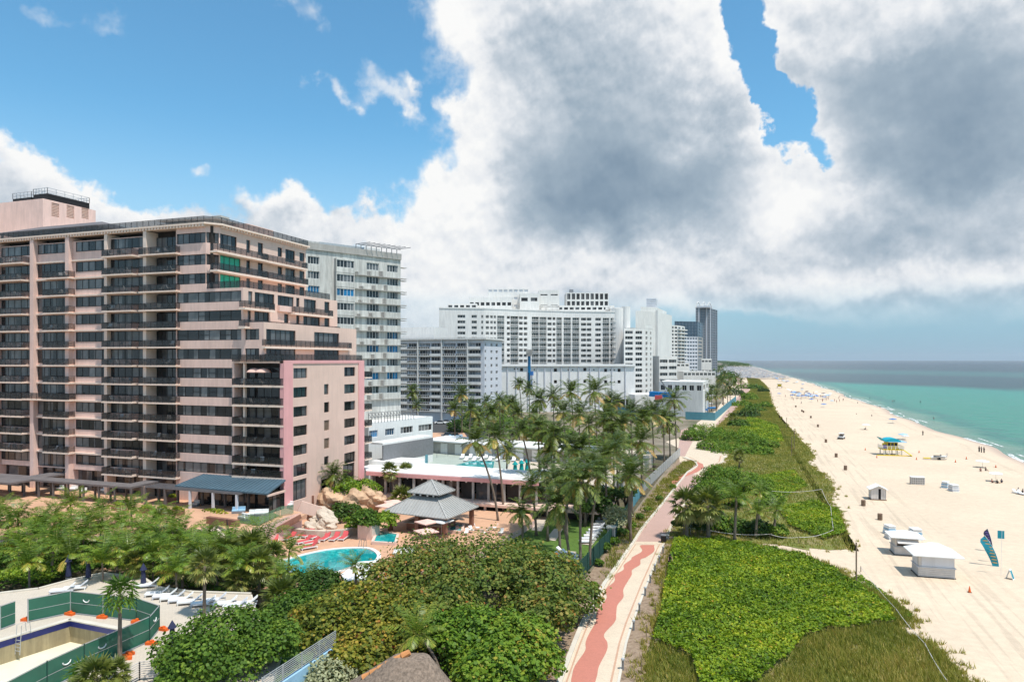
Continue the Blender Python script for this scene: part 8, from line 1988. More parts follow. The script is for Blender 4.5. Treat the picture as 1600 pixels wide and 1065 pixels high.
# sign and bin by the walk
p = G(1079, 835); t = thing('walk_sign', 'blue and white regulation sign on a post beside the stout fan palms', 'sign', p)
obj('post', MB().tube([(0, 0, 0), (0, 0, 1.5)], .04, 6).mesh('post', 'galv'), t); obj('sign_panel', MB().box(-.35, -.03, 1.0, .35, .03, 1.95).mesh('sign_panel', 'canvas'), t)
mb = MB(); mb.box(-.22, -.045, 1.35, .22, -.031, 1.85)
for k in range(3): mb.box(-.28, -.045, 1.07 + k * .08, .28, -.031, 1.10 + k * .08)
obj('sign_print', mb.mesh('sign_print', 'blue'), t)
p = G(1037, 848); t = thing('litter_bin', 'dark litter bin standing on the walk kerb beside a bollard', 'bin', p); obj('body', MB().box(-.35, -.35, .15, .35, .35, 1.1).mesh('body', 'bronze'), t); obj('lid', MB().box(-.38, -.38, 1.1, .38, .38, 1.2).mesh('lid', 'steel'), t)
for x in (-.28, .28): obj('leg', MB().box(x - .04, -.04, 0, x + .04, .04, .15).mesh('leg', 'steel'), t)
# people
def person(px, py, z, h, lab, rz=0, top='black', bottom='black', pose='stand', p=None, group=None):
    p = p or G(px, py, z); s = h / 1.75; t = thing('person', lab, 'person', p, rz, group)
    V, E, Rr = [], [], []
    def v(x, y, zz, r): V.append((x, y, zz)); Rr.append(r); return len(V) - 1
    if pose == 'sit': L0 = .0; hipz = .16
    else: hipz = .92
    bend = .45 if pose == 'bend' else 0.0
    pel = v(0, 0, hipz, .13)
    sp = v(0, -bend * .35, hipz + .22, .125); ch = v(0, -bend * .8, hipz + .42, .15); nk = v(0, -bend * 1.05, hipz + .58, .06); hd = v(0, -bend * 1.3, hipz + .68, .085); tp = v(0, -bend * 1.38, hipz + .80, .085)
    E += [(pel, sp), (sp, ch), (ch, nk), (nk, hd), (hd, tp)]
    for sx in (-1, 1):
        sh = v(sx * .19, -bend * .9, hipz + .50, .06); el_ = v(sx * .26, -bend * .9 - (.15 if pose != 'stand' else .03), hipz + .25, .045); wr = v(sx * .22, -bend * .9 - (.35 if pose != 'stand' else .1), hipz + (.12 if pose != 'sit' else .15), .033); ha = v(sx * .2, -bend * .9 - (.42 if pose != 'stand' else .13), hipz + .04 if pose != 'sit' else hipz + .12, .035)
        E += [(ch, sh), (sh, el_), (el_, wr), (wr, ha)]
        hp = v(sx * .09, 0, hipz - .05, .10)
        if pose == 'sit': kn = v(sx * .12, -.45, .32, .065); an = v(sx * .13, -.75, .06, .045); ft = v(sx * .13, -.86, .05, .04)
        elif pose == 'walk': kn = v(sx * .1, -sx * .14, .48, .065); an = v(sx * .1, -sx * .22 + .05, .08, .042); ft = v(sx * .1, -sx * .22 - .12, .04, .04)
        else: kn = v(sx * .1, -.03, .48, .068); an = v(sx * .1, 0, .08, .045); ft = v(sx * .1, -.14, .04, .04)
        E += [(pel, hp), (hp, kn), (kn, an), (an, ft)]
    me = bpy.data.meshes.new('body'); me.from_pydata([tuple(c * s for c in q) for q in V], E, []); o = obj('body', me, t)
    md = o.modifiers.new('skin', 'SKIN')
    ly = me.skin_vertices[0].data
    for i, r in enumerate(Rr): ly[i].radius = (r * s, r * s * .85)
    ly[0].use_root = True
    sb_ = o.modifiers.new('sub', 'SUBSURF'); sb_.levels = 1; sb_.render_levels = 1
    me.materials.append(M['skin'])
    # clothing: shirt and shorts as sleeves round the body, hair as a cap
    cy = -bend * .5
    mb = MB(); mb.tube([(0, 0, (hipz + .02) * s), (0, -bend * .35 * s, (hipz + .24) * s), (0, -bend * .8 * s, (hipz + .44) * s), (0, -bend * .98 * s, (hipz + .53) * s)], [.165 * s, .15 * s, .185 * s, .12 * s], 10)
    for sx in (-1, 1): mb.tube([(sx * .13 * s, -bend * .85 * s, (hipz + .51) * s), (sx * .25 * s, -bend * .9 * s, (hipz + .33) * s)], [.085 * s, .075 * s], 8)
    obj('shirt', mb.mesh('shirt', top, smooth=True), t)
    mb = MB()
    for sx in (-1, 1):
        if pose == 'sit': mb.tube([(sx * .07 * s, .05 * s, .16 * s), (sx * .11 * s, -.36 * s, .29 * s)], [.13 * s, .1 * s], 8)
        else: mb.tube([(sx * .07 * s, 0, (hipz + .05) * s), (sx * .1 * s, -.01, (.52 if bottom != 'black' else .12) * s)], [.125 * s, .085 * s], 8)
    obj('shorts', mb.mesh('shorts', bottom, smooth=True), t)
    mb = MB().lathe([(.105 * s, (hipz + .70) * s), (.115 * s, (hipz + .78) * s), (.09 * s, (hipz + .86) * s), (.01, (hipz + .89) * s)], 9, (0, -bend * 1.34 * s + .02)); obj('hair', mb.mesh('hair', 'black', smooth=True), t)
    return t
person(1046, 885, .05, 1.7, 'person in dark clothes bending forward on the sandy verge by the creeper', .3, 'black', 'black', 'bend')
for i, (px, py) in enumerate(((1530, 706), (1533.5, 707), (1537.5, 707.5))): person(px, py, -.2, 1.7, ['left of three people standing at the water line', 'middle of three people standing at the water line', 'right of three people standing at the water line'][i], i, ['black', 'navy', 'black'][i], 'black', 'stand', group='three people at the water line')
person(1442, 680, -.1, 1.7, 'person standing beside beach things near the water, above the lifeguard tower', .4, 'black', 'black'); person(1252, 631, 0, 1.7, 'lone person walking where the far dune meets the sand', 1.0, 'steel', 'navy', 'walk'); person(1338, 647, 0, 1.0, 'person sitting alone on the bare sand left of the waterline', .4, 'cloth', 'black', 'sit'); person(1362, 650, -.1, 1.4, 'person lying low near the wet sand', .2, 'black', 'black', 'sit')
for i, (px, py, top) in enumerate(((1532, 736, 'cloth'), (1540, 735, 'black'), (1550, 754, 'cloth'), (1558, 755, 'black'), (1565, 754, 'navy'), (1352, 671, 'steel'), (1598, 770, 'black'), (1591, 768, 'canvas'))): person(px, py, 0, 1.5, ['person with red towel sitting left under the pale parasol pair', 'dark figure under the upper right parasol', 'reclining person left under the white square canopy', 'person in the middle under the white square canopy', 'person at the right under the white square canopy', 'person under the white parasol left of the lifeguard tower', 'dark figure on a lounger at the right frame edge', 'light figure on a lounger at the right frame edge'][i], i * .7, top, 'black', 'sit')
for i, (px, py) in enumerate(((1395, 629), (1397.5, 628.5), (1359, 624), (1371, 639), (1375, 639), (1320, 621), (1330, 625), (1347, 633), (1459, 657), (1340, 632), (1318, 627), (1305, 619), (1312, 622), (1438, 630))):
    person(px, py, -1.15, 1.7, 'bather standing chest-deep in the green water, ' + ['left of a close pair', 'right of a close pair', 'alone far out', 'left of the pair near the foam', 'right of the pair near the foam', 'first along the far foam', 'beyond the first along the far foam', 'alone between foam and pair', 'alone off the lifeguard tower', 'small and near the foam', 'left near the parasol crowd', 'furthest left near the crowd', 'second left near the crowd', 'alone in open water'][i], i, ('cloth', 'black', 'navy', 'canvas')[i % 4], 'black', 'stand')
# kiosks
def kiosk(p, w, d_, h, rz, lab, shut=True, tent=1.15, ov=.75):
    t = thing('beach_kiosk', lab, 'kiosk', p, rz)
    n = 5
    bodym = MB(); bodym.box(-w / 2 + .05, -d_ / 2 + .05, .0, w / 2 - .05, d_ / 2 - .05, h - .05); obj('body', bodym.mesh('body', 'woodwhite'), t)
    for side in range(4):
        for k in range(n):
            z0 = k * h * .42 / n; mb = MB(); 
            if side == 0: mb.box(-w / 2, -d_ / 2, z0, w / 2, -d_ / 2 + .06, z0 + h * .42 / n - .03)
            elif side == 1: mb.box(w / 2 - .06, -d_ / 2 + .07, z0, w / 2, d_ / 2 - .07, z0 + h * .42 / n - .03)
            elif side == 2: mb.box(-w / 2, d_ / 2 - .06, z0, w / 2, d_ / 2, z0 + h * .42 / n - .03)
            else: mb.box(-w / 2, -d_ / 2 + .07, z0, -w / 2 + .06, d_ / 2 - .07, z0 + h * .42 / n - .03)
            obj('plank', mb.mesh('plank', 'woodwhite'), t)
    mb = MB(); mb.box(-w / 2 - .12, -d_ / 2 - .12, h * .43, w / 2 + .12, -d_ / 2, h * .43 + .08); mb.box(-w / 2 - .12, -d_ / 2, h * .43, -w / 2, d_ / 2, h * .43 + .08); mb.box(w / 2, -d_ / 2, h * .43, w / 2 + .12, d_ / 2, h * .43 + .08); obj('counter', mb.mesh('counter', 'grey' if shut else 'woodwhite'), t)
    if shut:
        obj('shutter', MB().box(-w / 2 + .35, -d_ / 2 - .0, h * .47, w / 2 - .1, -d_ / 2 + .03, h * .9).mesh('shutter', 'grey'), t); obj('shutter', MB().box(-w / 2 - .0, -d_ / 2 + .3, h * .47, -w / 2 + .03, d_ / 2 - .2, h * .9).mesh('shutter', 'grey'), t)
    else:
        obj('opening', MB().box(-w / 2 + .3, -d_ / 2 + .0, h * .5, w / 2 - .2, -d_ / 2 + .03, h * .78).mesh('opening', 'interior'), t); mb = MB(); mb.add([(-w / 2 + .2, -d_ / 2 - .8, h * .72), (w / 2 - .1, -d_ / 2 - .8, h * .72), (w / 2 - .1, -d_ / 2, h * .86), (-w / 2 + .2, -d_ / 2, h * .86), (-w / 2 + .2, -d_ / 2 - .8, h * .69), (w / 2 - .1, -d_ / 2 - .8, h * .69)], [(0, 1, 2, 3), (0, 4, 5, 1)]); obj('hatch', mb.mesh('hatch', 'woodwhite'), t)
    W2, D2 = w / 2 + ov, d_ / 2 + ov; mb = MB(); mb.add([(-W2, -D2, h), (W2, -D2, h), (W2, D2, h), (-W2, D2, h), (-w * .12, 0, h + tent), (w * .12, 0, h + tent), (-W2, -D2, h - .12), (W2, -D2, h - .12), (W2, D2, h - .12), (-W2, D2, h - .12)], [(0, 1, 5, 4), (1, 2, 5), (2, 3, 4, 5), (3, 0, 4), (0, 6, 7, 1), (1, 7, 8, 2), (2, 8, 9, 3), (3, 9, 6, 0), (6, 9, 8, 7)])
    obj('tent_roof', mb.mesh('tent_roof', 'canvas'), t); obj('base', MB().box(-w / 2 - .1, -d_ / 2 - .05, 0, w / 2 + .1, d_ / 2 + .1, .1).mesh('base', 'bronze'), t); return t
p = G(1464, 903); kiosk(p + Vector((-.1, 1.4, 0)), 3.9, 2.6, 2.75, R(4), 'larger closed white kiosk with broad white tent roof, nearest to the viewer')
p = G(1413, 867); kiosk(p + Vector((.2, 1.0, 0)), 2.9, 2.3, 2.5, R(3), 'smaller white kiosk with open hatch behind the closed one', False, .6, .6)
# shed near the walk
p = G(1372, 781) + Vector((0, .9, 0)); t = thing('beach_shed', 'small white gabled beach shed with open door and arched feet', 'shed', p, R(3)); w, d_, h = 2.5, 2.2, 2.15
mb = MB(); mb.box(-w / 2, -d_ / 2, .25, -w / 2 + .06, d_ / 2, h); mb.box(w / 2 - .06, -d_ / 2, .25, w / 2, d_ / 2, h); mb.box(-w / 2, d_ / 2 - .06, .25, w / 2, d_ / 2, h); obj('wall', mb.mesh('wall', 'woodwhite'), t)
for k in range(6):
    x0 = -w / 2 + .07 + k * (w - .14) / 6
    if k == 3: continue
    obj('plank', MB().box(x0, -d_ / 2, .2, x0 + (w - .14) / 6 - .03, -d_ / 2 + .05, h).mesh('plank', 'woodwhite'), t)
obj('gable', MB().add([(-w / 2, -d_ / 2, h), (w / 2, -d_ / 2, h), (0, -d_ / 2, h + .55), (-w / 2, -d_ / 2 + .05, h), (w / 2, -d_ / 2 + .05, h), (0, -d_ / 2 + .05, h + .55)], [(0, 1, 2), (5, 4, 3), (0, 3, 4, 1)]).mesh('gable', 'woodwhite'), t)
for s_ in (-1, 1): obj('roof_side', MB().add([(s_ * (w / 2 + .35), -d_ / 2 - .3, h - .15), (s_ * (w / 2 + .35), d_ / 2 + .3, h - .15), (0, d_ / 2 + .3, h + .62), (0, -d_ / 2 - .3, h + .62), (s_ * (w / 2 + .35), -d_ / 2 - .3, h - .23), (s_ * (w / 2 + .35), d_ / 2 + .3, h - .23), (0, d_ / 2 + .3, h + .54), (0, -d_ / 2 - .3, h + .54)], [(0, 1, 2, 3), (7, 6, 5, 4), (0, 3, 7, 4), (1, 5, 6, 2), (0, 4, 5, 1)]).mesh('roof_side', 'canvas'), t)
obj('dark_interior', MB().box(-.05, -d_ / 2 + .3, .2, .5, -d_ / 2 + .35, h - .1).mesh('dark_interior', 'interior'), t); obj('skid', MB().box(-w / 2 - .1, -d_ / 2 - .1, 0, w / 2 + .1, d_ / 2, .16).mesh('skid', 'wood'), t)
# lattice box and covered stacks
p = G(1434, 757) + Vector((0, .6, 0)); t = thing('storage_box', 'white lattice-front storage box on the open sand', 'box', p, R(2)); obj('body', MB().box(-1.25, -.5, 0, 1.25, .6, 1.5).mesh('body', 'conc'), t); obj('lid', MB().box(-1.3, -.6, 1.5, 1.3, .65, 1.62).mesh('lid', 'canvas'), t)
for k in range(7): x = -1.25 + k * 2.5 / 6; obj('slat', MB().box(x - .05, -.58, .02, x + .05, -.5, 1.5).mesh('slat', 'woodwhite'), t)
for k in range(4): z = .1 + k * .42; obj('slat', MB().box(-1.25, -.63, z, 1.25, -.585, z + .09).mesh('slat', 'woodwhite'), t)
def stack(px, py, lab, rz, w=1.6, h=1.3, m='grey'):
    w *= .85; h *= .8
    p = G(px, py); t = thing('stacked_loungers', lab, 'lounger stack', p, rz)
    for k in range(5): obj('folded_lounger', MB().box(-w / 2, -.9 + k * .06, k * h / 5, w / 2, .9 - k * .06, k * h / 5 + h / 7).mesh('folded_lounger', m if k % 2 else 'canvas'), t)
    obj('cover', MB().box(-w / 2 + .1, -.7, h, w / 2, .8, h + .15).mesh('cover', 'canvas'), t)
stack(1490, 767, 'white covered block beside leaning frames on the open sand', .3, 1.6, 1.5); stack(1477, 762, 'leaning pale blue-green frames stacked left of a white block', -.5, 1.3, 1.5, 'lightblue'); stack(1390, 834, 'blue-grey upright stack behind the small kiosk', .4, 1.3, 1.5, 'lightblue'); stack(1430, 842, 'pale blue stack just behind the open kiosk roof', .2, 1.6, 1.8, 'lightblue'); stack(1391, 841, 'white folded stack left of the open kiosk', .2, 1.2, .9)
# litter bins on the sand
bins = [(1349, 790, 'beside the white shed'), (1375, 812, 'nearest one, between shed and kiosks'), (1321, 734, 'level with the lattice box, alone'), (1306.5, 714, 'above the lone one, nearer the dune'), (1290.5, 691, 'left of the parked beach buggy'), (1278, 667, 'midway to the far parasols'), (1267, 653, 'beyond the midway one'), (1253, 643, 'right of a close pair far off'), (1255.5, 644.5, 'right member of the close pair'), (1243.5, 636, 'furthest along the dune edge')]
for i, (px, py, w_) in enumerate(bins):
    p = G(px, py); t = thing('beach_bin', 'brown slatted litter bin on the sand, ' + w_, 'bin', p, 0, 'litter bins along the beach track')
    obj('drum', MB().lathe([(.3, 0), (.3, 1.0), (.02, 1.02)], 10).mesh('drum', 'brick'), t)
    for k in range(10): a = k * PI / 5; obj('slat', MB().box(-.06, -.03, .05, .06, .03, 1.02).mesh('slat', 'wood') if i == 0 and k == 0 else bpy.data.meshes['slat_bin'] if 'slat_bin' in bpy.data.meshes else MB().box(-.07, -.03, .05, .07, .03, 1.05).mesh('slat_bin', 'wood'), t, (.33 * math.cos(a), .33 * math.sin(a), 0), a + PI / 2)
# feather flags, flag, board, cone
def feather(px, py, ytop, m, lab, lean=(-1.1, .0), width=.75, start=.0, print_=None):
    p = G(px, py); h = (py - ytop) / FPX * dep(p.x, p.y); t = thing('feather_flag', lab, 'flag', p)
    pts = [Vector((lean[0] * (k / 10) ** 1.8, lean[1] * (k / 10), h * (k / 10))) for k in range(11)]
    obj('pole', MB().tube(pts, .025, 5).mesh('pole', 'canvas'), t); mb = MB(); n = len(pts)
    for k in range(n): 
        u = k / (n - 1); w_ = width * (1.0 if u < .8 else max(0.05, math.cos((u - .8) / .2 * PI / 2))) * (.7 + .3 * min(1, u * 2)); mb.v += [tuple(pts[k] + Vector((0, -.01, 0))), tuple(pts[k] + Vector((-w_, .12 * math.sin(u * 7), -.15 * u)))]
    s0 = int(n * start)
    for k in range(s0, n - 1): mb.f.append((2 * k, 2 * k + 1, 2 * k + 3, 2 * k + 2)); mb.mi.append(0)
    o = obj('banner', mb.mesh('banner', m), t); md = o.modifiers.new('thickness', 'SOLIDIFY'); md.thickness = .01
    if print_:
        q = MB()
        for k in range(s0 + 1, n - 2):
            a = pts[k]; q.add([tuple(a + Vector((-.15, -.05, 0))), tuple(a + Vector((-width * .78, -.05, .08))), tuple(a + Vector((-width * .62, -.05, h / n * .55))), tuple(a + Vector((-.2, -.05, h / n * .45)))], [(0, 1, 2, 3)])
        obj('banner_lettering', q.mesh('banner_lettering', print_), t)
M['bannerteal'] = mat('teal_banner', (0.02, 0.25, 0.33), .8, .1, 1); M['gold'] = mat('gold_print', (0.50, 0.33, 0.12), .8, .2, 3)
feather(1561, 885, 838, 'bannerteal', 'leaning teal feather banner with gold lettering', (-1.5, .2), 1.0, .05, 'gold'); feather(1552, 862, 826, 'navy', 'dark violet feather banner tip behind the teal one', (-.6, .3), .7, .1, 'purple'); feather(1553, 878, 845, 'pinkcanvas', 'pink-and-white feather banner partly hidden behind the teal one', (-.5, 0), .6, .2)
p = G(1564, 898); t = thing('square_flag', 'square teal flag on a thin white pole beside the feather banners', 'flag', p); h = 70 / FPX * dep(p.x, p.y); obj('pole', MB().tube([(0, 0, 0), (0.1, 0, h)], .022, 5).mesh('pole', 'canvas'), t); obj('flag', MB().box(-.35, -.012, h - 1.0, .35, .012, h - .05).mesh('flag', 'bannerteal'), t)
p = G(1578, 904); t = thing('sandwich_board', 'white-framed teal sandwich board on the sand at the right', 'signboard', p, R(60)); 
for s_ in (-1, 1):
    mb = MB(); mb.add([(-.35, s_ * .4, 0), (.35, s_ * .4, 0), (.35, s_ * .04, 1.15), (-.35, s_ * .04, 1.15), (-.35, s_ * .4 - s_ * .04, 0), (.35, s_ * .4 - s_ * .04, 0), (.35, 0, 1.15), (-.35, 0, 1.15)], [(0, 1, 2, 3), (7, 6, 5, 4), (0, 3, 7, 4), (1, 5, 6, 2), (3, 2, 6, 7), (0, 4, 5, 1)]); obj('board', mb.mesh('board', 'canvas'), t)
    mb = MB(); mb.add([(-.28, s_ * .41 - s_ * .03, .12), (.28, s_ * .41 - s_ * .03, .12), (.28, s_ * .075, 1.05), (-.28, s_ * .075, 1.05)], [(0, 1, 2, 3)]); o = obj('printed_sheet', mb.mesh('printed_sheet', 'bannerteal'), t)
for i, (px, py) in enumerate(((1515, 925), (1352, 703), (1370, 715), (1432, 718), (1436, 707), (1493, 722), (1510, 717), (1556, 730))):
    p = G(px, py); t = thing('traffic_cone', ['orange cone in front of the near kiosk', 'cone left of the lifeguard tower', 'cone below the lifeguard tower ramp', 'cone right of the lifeguard tower, front', 'cone right of the lifeguard tower, rear', 'cone below the rescue watercraft', 'cone right of the rescue watercraft', 'cone near the far right parasols'][i], 'cone', p, 0, 'traffic cones on the sand'); obj('base', MB().box(-.2, -.2, 0, .2, .2, .04).mesh('base', 'rubber'), t); obj('cone', MB().lathe([(.16, .04), (.03, .72), (.01, .73)], 10).mesh('cone', 'orange'), t)
# lifeguard tower
p = G(1393, 711) + Vector((0, 1, 0)); t = thing('lifeguard_tower', 'colourful lifeguard tower with curved turquoise roof on stilts and yellow ramps', 'lifeguard tower', p, R(8))
for x in (-2.2, -.8, .8, 2.2):
    for y in (-1.6, 1.6): obj('stilt', MB().box(x - .11, y - .11, 0, x + .11, y + .11, 1.55).mesh('stilt', 'canvas'), t)
mb = MB()
for x in (-2.2, .8): mb.bar((x, -1.65, .1), (x + 1.4, -1.65, 1.4), .1, .1); mb.bar((x + 1.4, -1.68, .1), (x, -1.68, 1.4), .1, .1)
obj('cross_brace', mb.mesh('cross_brace', 'canvas'), t); obj('deck', MB().box(-2.6, -2.1, 1.55, 2.6, 2.1, 1.72).mesh('deck', 'yellow'), t)
mb = MB(); w_, d2 = 1.35, 1.3; obj('cabin', MB().box(-w_, -d2, 1.72, w_, d2, 3.7).mesh('cabin', 'yellow'), t)
for x in (-.85, 0, .85): obj('window', MB().box(x - .34, -d2 - .03, 2.45, x + .34, -d2 - .0, 3.45).mesh('window', 'interior' if x else 'windark'), t)
obj('side_panel', MB().box(-w_ - .9, -d2 + .2, 1.75, -w_ - .02, -d2 + .3, 2.9).mesh('side_panel', 'purple'), t); obj('side_panel', MB().box(-w_ - 1.1, -d2 + .35, 2.6, -w_ - .02, -d2 + .45, 3.3).mesh('side_panel', 'yellow'), t)
mb = MB(); n = 12; 
for k in range(n + 1): a = PI * k / n; mb.v += [(-2.0 * math.cos(a) , -1.9, 3.75 + .95 * math.sin(a)), (-2.0 * math.cos(a), 1.9, 3.75 + .95 * math.sin(a))]
for k in range(n): mb.f.append((2 * k, 2 * k + 1, 2 * k + 3, 2 * k + 2)); mb.mi.append(0)
mb.f.append(tuple(range(0, 2 * n + 2, 2))); mb.mi.append(0); mb.f.append(tuple(reversed(range(1, 2 * n + 2, 2)))); mb.mi.append(0)
M['turq'] = mat('turquoise_paint', (0.01, .36, .46), .6, .08, 2); obj('curved_roof', mb.mesh('curved_roof', 'turq', smooth=False), t); obj('flat_canopy', MB().box(-1.2, -2.1, 3.68, 3.4, 2.0, 3.8).mesh('flat_canopy', 'lightblue'), t); obj('roof_wing', MB().add([(-2.0, -1.9, 3.75), (-3.0, -1.9, 4.7), (-3.0, 1.9, 4.7), (-2.0, 1.9, 3.75), (-2.0, -1.9, 3.9), (-3.0, -1.9, 4.8), (-3.0, 1.9, 4.8), (-2.0, 1.9, 3.9)], [(0, 1, 2, 3), (7, 6, 5, 4), (0, 4, 5, 1), (1, 5, 6, 2)]).mesh('roof_wing', 'turq'), t)
for (a, c) in (((-2.6, -2.05), (2.6, -2.05)), ((2.6, -2.05), (2.6, 2.05)), ((-2.6, -2.05), (-2.6, 2.05))):
    mb = MB(); 
    for z in (2.2, 2.65): mb.bar((a[0], a[1], z), (c[0], c[1], z), .07, .07)
    for k in range(6): u = k / 5; x, y = a[0] + (c[0] - a[0]) * u, a[1] + (c[1] - a[1]) * u; mb.box(x - .05, y - .05, 1.72, x + .05, y + .05, 2.65)
    obj('railing', mb.mesh('railing', 'canvas'), t)
obj('ramp', MB().bar((2.7, -1.4, 1.6), (4.6, -2.2, .1), 1.2, .12).mesh('ramp', 'yellow'), t); obj('ground_skid', MB().box(-4.2, -2.3, 0.02, 4.4, -1.9, .2).mesh('ground_skid', 'yellow'), t)
# rescue watercraft on trailer with yellow board
p = G(1467, 718); t = thing('rescue_watercraft', 'white rescue watercraft with black seat on a small trailer', 'jet ski', p, R(5)); mb = MB(); pr_ = [(-1.9, .35, .3), (-1.2, .62, .5), (0, .68, .6), (1.2, .55, .6), (1.9, .2, .85)]
for i, (x, w2, z) in enumerate(pr_): mb.v += [(x, -w2 * .6, z - .12), (x, w2 * .6, z - .12), (x, w2, z + .35), (x, -w2, z + .35)]
for i in range(4):
    q = i * 4
    for k in range(4): mb.f.append((q + k, q + 4 + k, q + 4 + (k + 1) % 4, q + (k + 1) % 4)); mb.mi.append(0)
mb.f += [(0, 1, 2, 3), (19, 18, 17, 16)]; mb.mi += [0, 0]
obj('hull', mb.mesh('hull', 'canvas'), t); obj('seat', MB().box(-1.2, -.22, .85, .3, .22, 1.15).mesh('seat', 'rubber'), t); obj('handlebar', MB().bar((.4, -.4, 1.35), (.4, .4, 1.35), .08, .08).box(.3, -.1, .9, .6, .1, 1.35).mesh('handlebar', 'steel'), t); obj('rescue_sled', MB().box(-3.6, -.5, .3, -2.0, .5, .48).mesh('rescue_sled', 'yellow'), t); obj('stripe', MB().box(-1.5, -.71, .62, 1.2, -.69, .78).mesh('stripe', 'rubber'), t)
wm = MB().tube([(0, -.1, 0), (0, .1, 0)], .28, 10).mesh('wheel', 'rubber')
for y in (-.55, .55): obj('wheel', wm, t, (0, y, .28))
obj('trailer_frame', MB().bar((-1.8, 0, .25), (1.8, 0, .25), .5, .08).mesh('trailer_frame', 'steel'), t); obj('roll_bar', MB().tube([(1.6, -.4, .9), (2.0, -.4, 1.7), (2.0, .4, 1.7), (1.6, .4, .9)], .04, 5).mesh('roll_bar', 'steel'), t)
# beach buggy
p = G(1315, 686) + Vector((0, .8, 0)); t = thing('beach_buggy', 'white beach utility vehicle with open back parked on the sand', 'utility vehicle', p, R(70)); obj('body', MB().box(-1.5, -.75, .45, 1.5, .75, .9).mesh('body', 'canvas'), t); obj('hood', MB().box(.7, -.7, .9, 1.5, .7, 1.15).mesh('hood', 'canvas'), t); obj('roof', MB().box(-.7, -.75, 1.85, .8, .75, 1.95).mesh('roof', 'canvas'), t); obj('bumper', MB().box(-1.62, -.7, .4, -1.5, .7, .65).mesh('bumper', 'rubber'), t)
mb = MB()
for x in (-.6, .75):
    for y in (-.7, .7): mb.tube([(x, y, .9), (x, y, 1.86)], .04, 5)
obj('roll_cage', mb.mesh('roll_cage', 'steel'), t); obj('seat', MB().box(-.5, -.6, .9, .1, .6, 1.35).mesh('seat', 'rubber'), t); obj('windscreen', MB().box(.74, -.65, 1.15, .78, .65, 1.82).mesh('windscreen', 'smoke'), t); wm2 = MB().tube([(0, -.12, 0), (0, .12, 0)], .36, 12).mesh('wheel', 'rubber')
for x in (-1.0, 1.0):
    for y in (-.72, .72): obj('wheel', wm2, t, (x, y, .36))
# parasols on the beach
PX_ = [(1353, 671, 1.5, 2.2, 'canvas', 'white parasol left of the lifeguard tower'), (1395, 661, 1.5, 2.1, 'blue', 'vivid blue parasol near the water above the lifeguard tower'), (1411, 686, 1.5, 2.0, 'lightblue', 'pale parasol immediately right of the lifeguard tower, rear'), (1414, 688, 1.2, 1.9, 'grey', 'grey-green parasol overlapping a pale one behind the lifeguard tower'), (1535, 730, 1.5, 1.9, 'canvas', 'white parasol at the right with pale blue rim'), (1556, 752, 1.6, 2.1, 'canvas', 'white square canopy with three people below at the right'),
       (1287, 636, 1.6, 2.1, 'blue', 'blue parasol at the right end of the far parasol cluster'), (1300, 630, 1.2, 2.0, 'lightblue', 'pale parasol by the foam right of the cluster')]
for i, (px, py, r_, h, m, lab) in enumerate(PX_): parasol(G(px, py), r_, h, m, lab, None, 8 if i != 5 else 4)
cl = []
rr = random.Random(4)
for k in range(46):
    px = rr.gauss(1258, 20); py = 619 + rr.gauss(0, 3.4) + (px - 1258) * .12; cl.append((px, py, 'far parasol in the crowded cluster by the water'))
for k in range(26): px = 1200 + rr.random() * 60; py = 588 + (px - 1200) * .30 + rr.gauss(0, 1.5); cl.append((px, py, 'tiny parasol along the far shore beyond the crowded cluster'))
for i, (px, py, lab) in enumerate(cl):
    m = ('blue', 'lightblue', 'blue', 'canvas', 'navy')[i % 5]; c_ = {'blue': 'blue', 'lightblue': 'pale blue', 'canvas': 'white', 'navy': 'dark blue'}[m]
    parasol(G(px, py), 1.5, 2.2, m, c_ + ' ' + lab, 'parasols, %s, %s' % (c_, 'far shore' if 'tiny' in lab else 'crowded cluster'))
for k in range(34):
    px = rr.gauss(1262, 22); py = 621 + rr.gauss(0, 3.6) + (px - 1258) * .12; p = G(px, py); t = thing('person', 'far beachgoer among the crowded parasol cluster', 'person', p, rr.random() * 6, 'beachgoers in the far cluster')
    if k == 0:
        mbp = MB(); mbp.tube([(0, 0, 0), (0, 0, .5), (0, 0, .9)], [.1, .14, .16], 6); bodyA = mbp.mesh('legs', 'skin', smooth=True); mbp = MB(); mbp.tube([(0, 0, .85), (0, 0, 1.2), (0, 0, 1.42), (0, 0, 1.5)], [.16, .19, .2, .06], 7); bodyB = mbp.mesh('torso', 'cloth', smooth=True); mbp = MB(); mbp.lathe([(.02, 1.48), (.1, 1.53), (.12, 1.63), (.08, 1.74), (.01, 1.76)], 8); bodyC = mbp.mesh('head', 'skin', smooth=True)
    obj('legs', bodyA, t); obj('torso', bodyB, t); obj('head', bodyC, t)
# yellow-green tower far off
p = G(1218, 606); t = thing('lifeguard_tower', 'small far yellow lifeguard tower near the crowded parasols', 'lifeguard tower', p)
obj('cabin', MB().box(-1.6, -1.4, 1.6, 1.6, 1.4, 3.4).mesh('cabin', 'yellow'), t); obj('roof', MB().box(-2.2, -2, 3.4, 2.2, 2, 3.7).mesh('roof', 'bright'), t); obj('deck', MB().box(-2.4, -2.2, 1.4, 2.4, 2.2, 1.6).mesh('deck', 'wood'), t)
for x in (-2, 2):
    for y in (-1.8, 1.8): obj('stilt', MB().box(x - .15, y - .15, 0, x + .15, y + .15, 1.4).mesh('stilt', 'wood'), t)
obj('ramp', MB().bar((2.4, 0, 1.5), (5.4, 0, .1), 1.2, .15).mesh('ramp', 'yellow'), t)
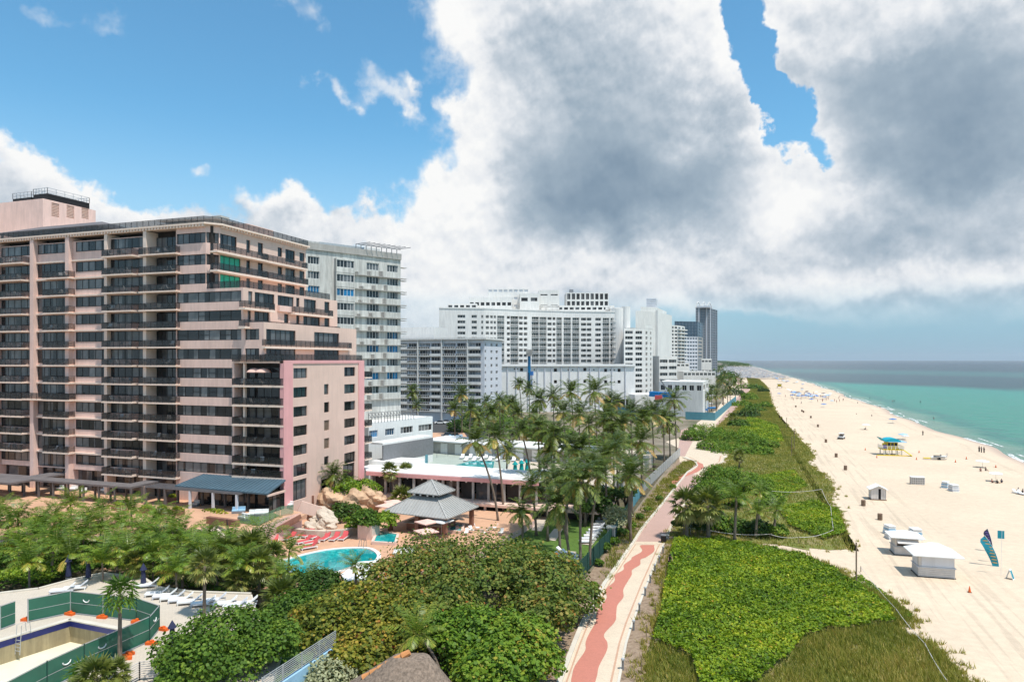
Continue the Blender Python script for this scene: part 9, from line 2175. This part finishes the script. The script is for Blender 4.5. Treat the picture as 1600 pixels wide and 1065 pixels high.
# dense crowd and parasols far north, past counting
V_, F_ = [], []; mbc = MB()
for k in range(5200):
    t_ = rr.random(); Y = 980 + 1700 * t_ ** 1.3; X_ = shore(Y) - 10 - rr.random() ** .9 * 100; r_ = 1.9; z = 2.0; o_ = len(mbc.v); mbc.v.append((X_, Y, z + .35))
    for q in range(6): a = q * PI / 3; mbc.v.append((X_ + r_ * math.cos(a), Y + r_ * math.sin(a), z))
    for q in range(6): mbc.f.append((o_, o_ + 1 + q, o_ + 1 + (q + 1) % 6)); mbc.mi.append((k * 7) % 4)
o = obj('far_crowd', mbc.mesh('far_crowd', ['steel', 'conc', 'navy', 'galv'])); tag(o, 'dense grey-blue crowd of parasols on the furthest beach', None, None, 'stuff')
# boat on the horizon
p = G(1270, 564.6); t = thing('motor_boat', 'small white motor boat trailing a wake near the horizon', 'boat', (p.x, p.y, -.3), R(20)); obj('hull', MB().add([(-12, -4, 0), (12, -3, 0), (18, 0, 2), (12, 3, 0), (-12, 4, 0), (-12, -5, 4), (14, -4, 4), (20, 0, 5), (14, 4, 4), (-12, 5, 4)], [(4, 3, 2, 1, 0), (5, 6, 7, 8, 9), (0, 1, 6, 5), (1, 2, 7, 6), (2, 3, 8, 7), (3, 4, 9, 8), (4, 0, 5, 9)]).mesh('hull', 'canvas'), t); obj('cabin', MB().box(-6, -3, 4, 5, 3, 7).mesh('cabin', 'canvas'), t); obj('wake', MB().prism([(-12, -2), (-12, 2), (-90, 9), (-90, -9)], -.1, .25).mesh('wake', 'foam'), t)
# loungers at the right edge
for i, (px, py) in enumerate(((1590, 771), (1598, 773))): lounger(G(px, py), .6, 'canvas', ['white lounger at the right frame edge', 'white lounger cut by the right frame edge'][i], None)
# haze over the whole place
hm = bpy.data.materials.new('sea_air'); hm.use_nodes = True; ht_ = hm.node_tree
for n_ in list(ht_.nodes):
    if n_.type != 'OUTPUT_MATERIAL': ht_.nodes.remove(n_)
pv = ht_.nodes.new('ShaderNodeVolumePrincipled'); pv.inputs['Color'].default_value = (.80, .88, .96, 1); pv.inputs['Density'].default_value = 0.00004; pv.inputs['Anisotropy'].default_value = .2
ht_.links.new(pv.outputs[0], [n_ for n_ in ht_.nodes if n_.type == 'OUTPUT_MATERIAL'][0].inputs['Volume'])
HB = MB().box(-7000, -450, -3.2, 31000, 31000, 240)
hme = HB.mesh('haze', hm); HAZE = obj('haze', hme); HAZE['kind'] = 'stuff'
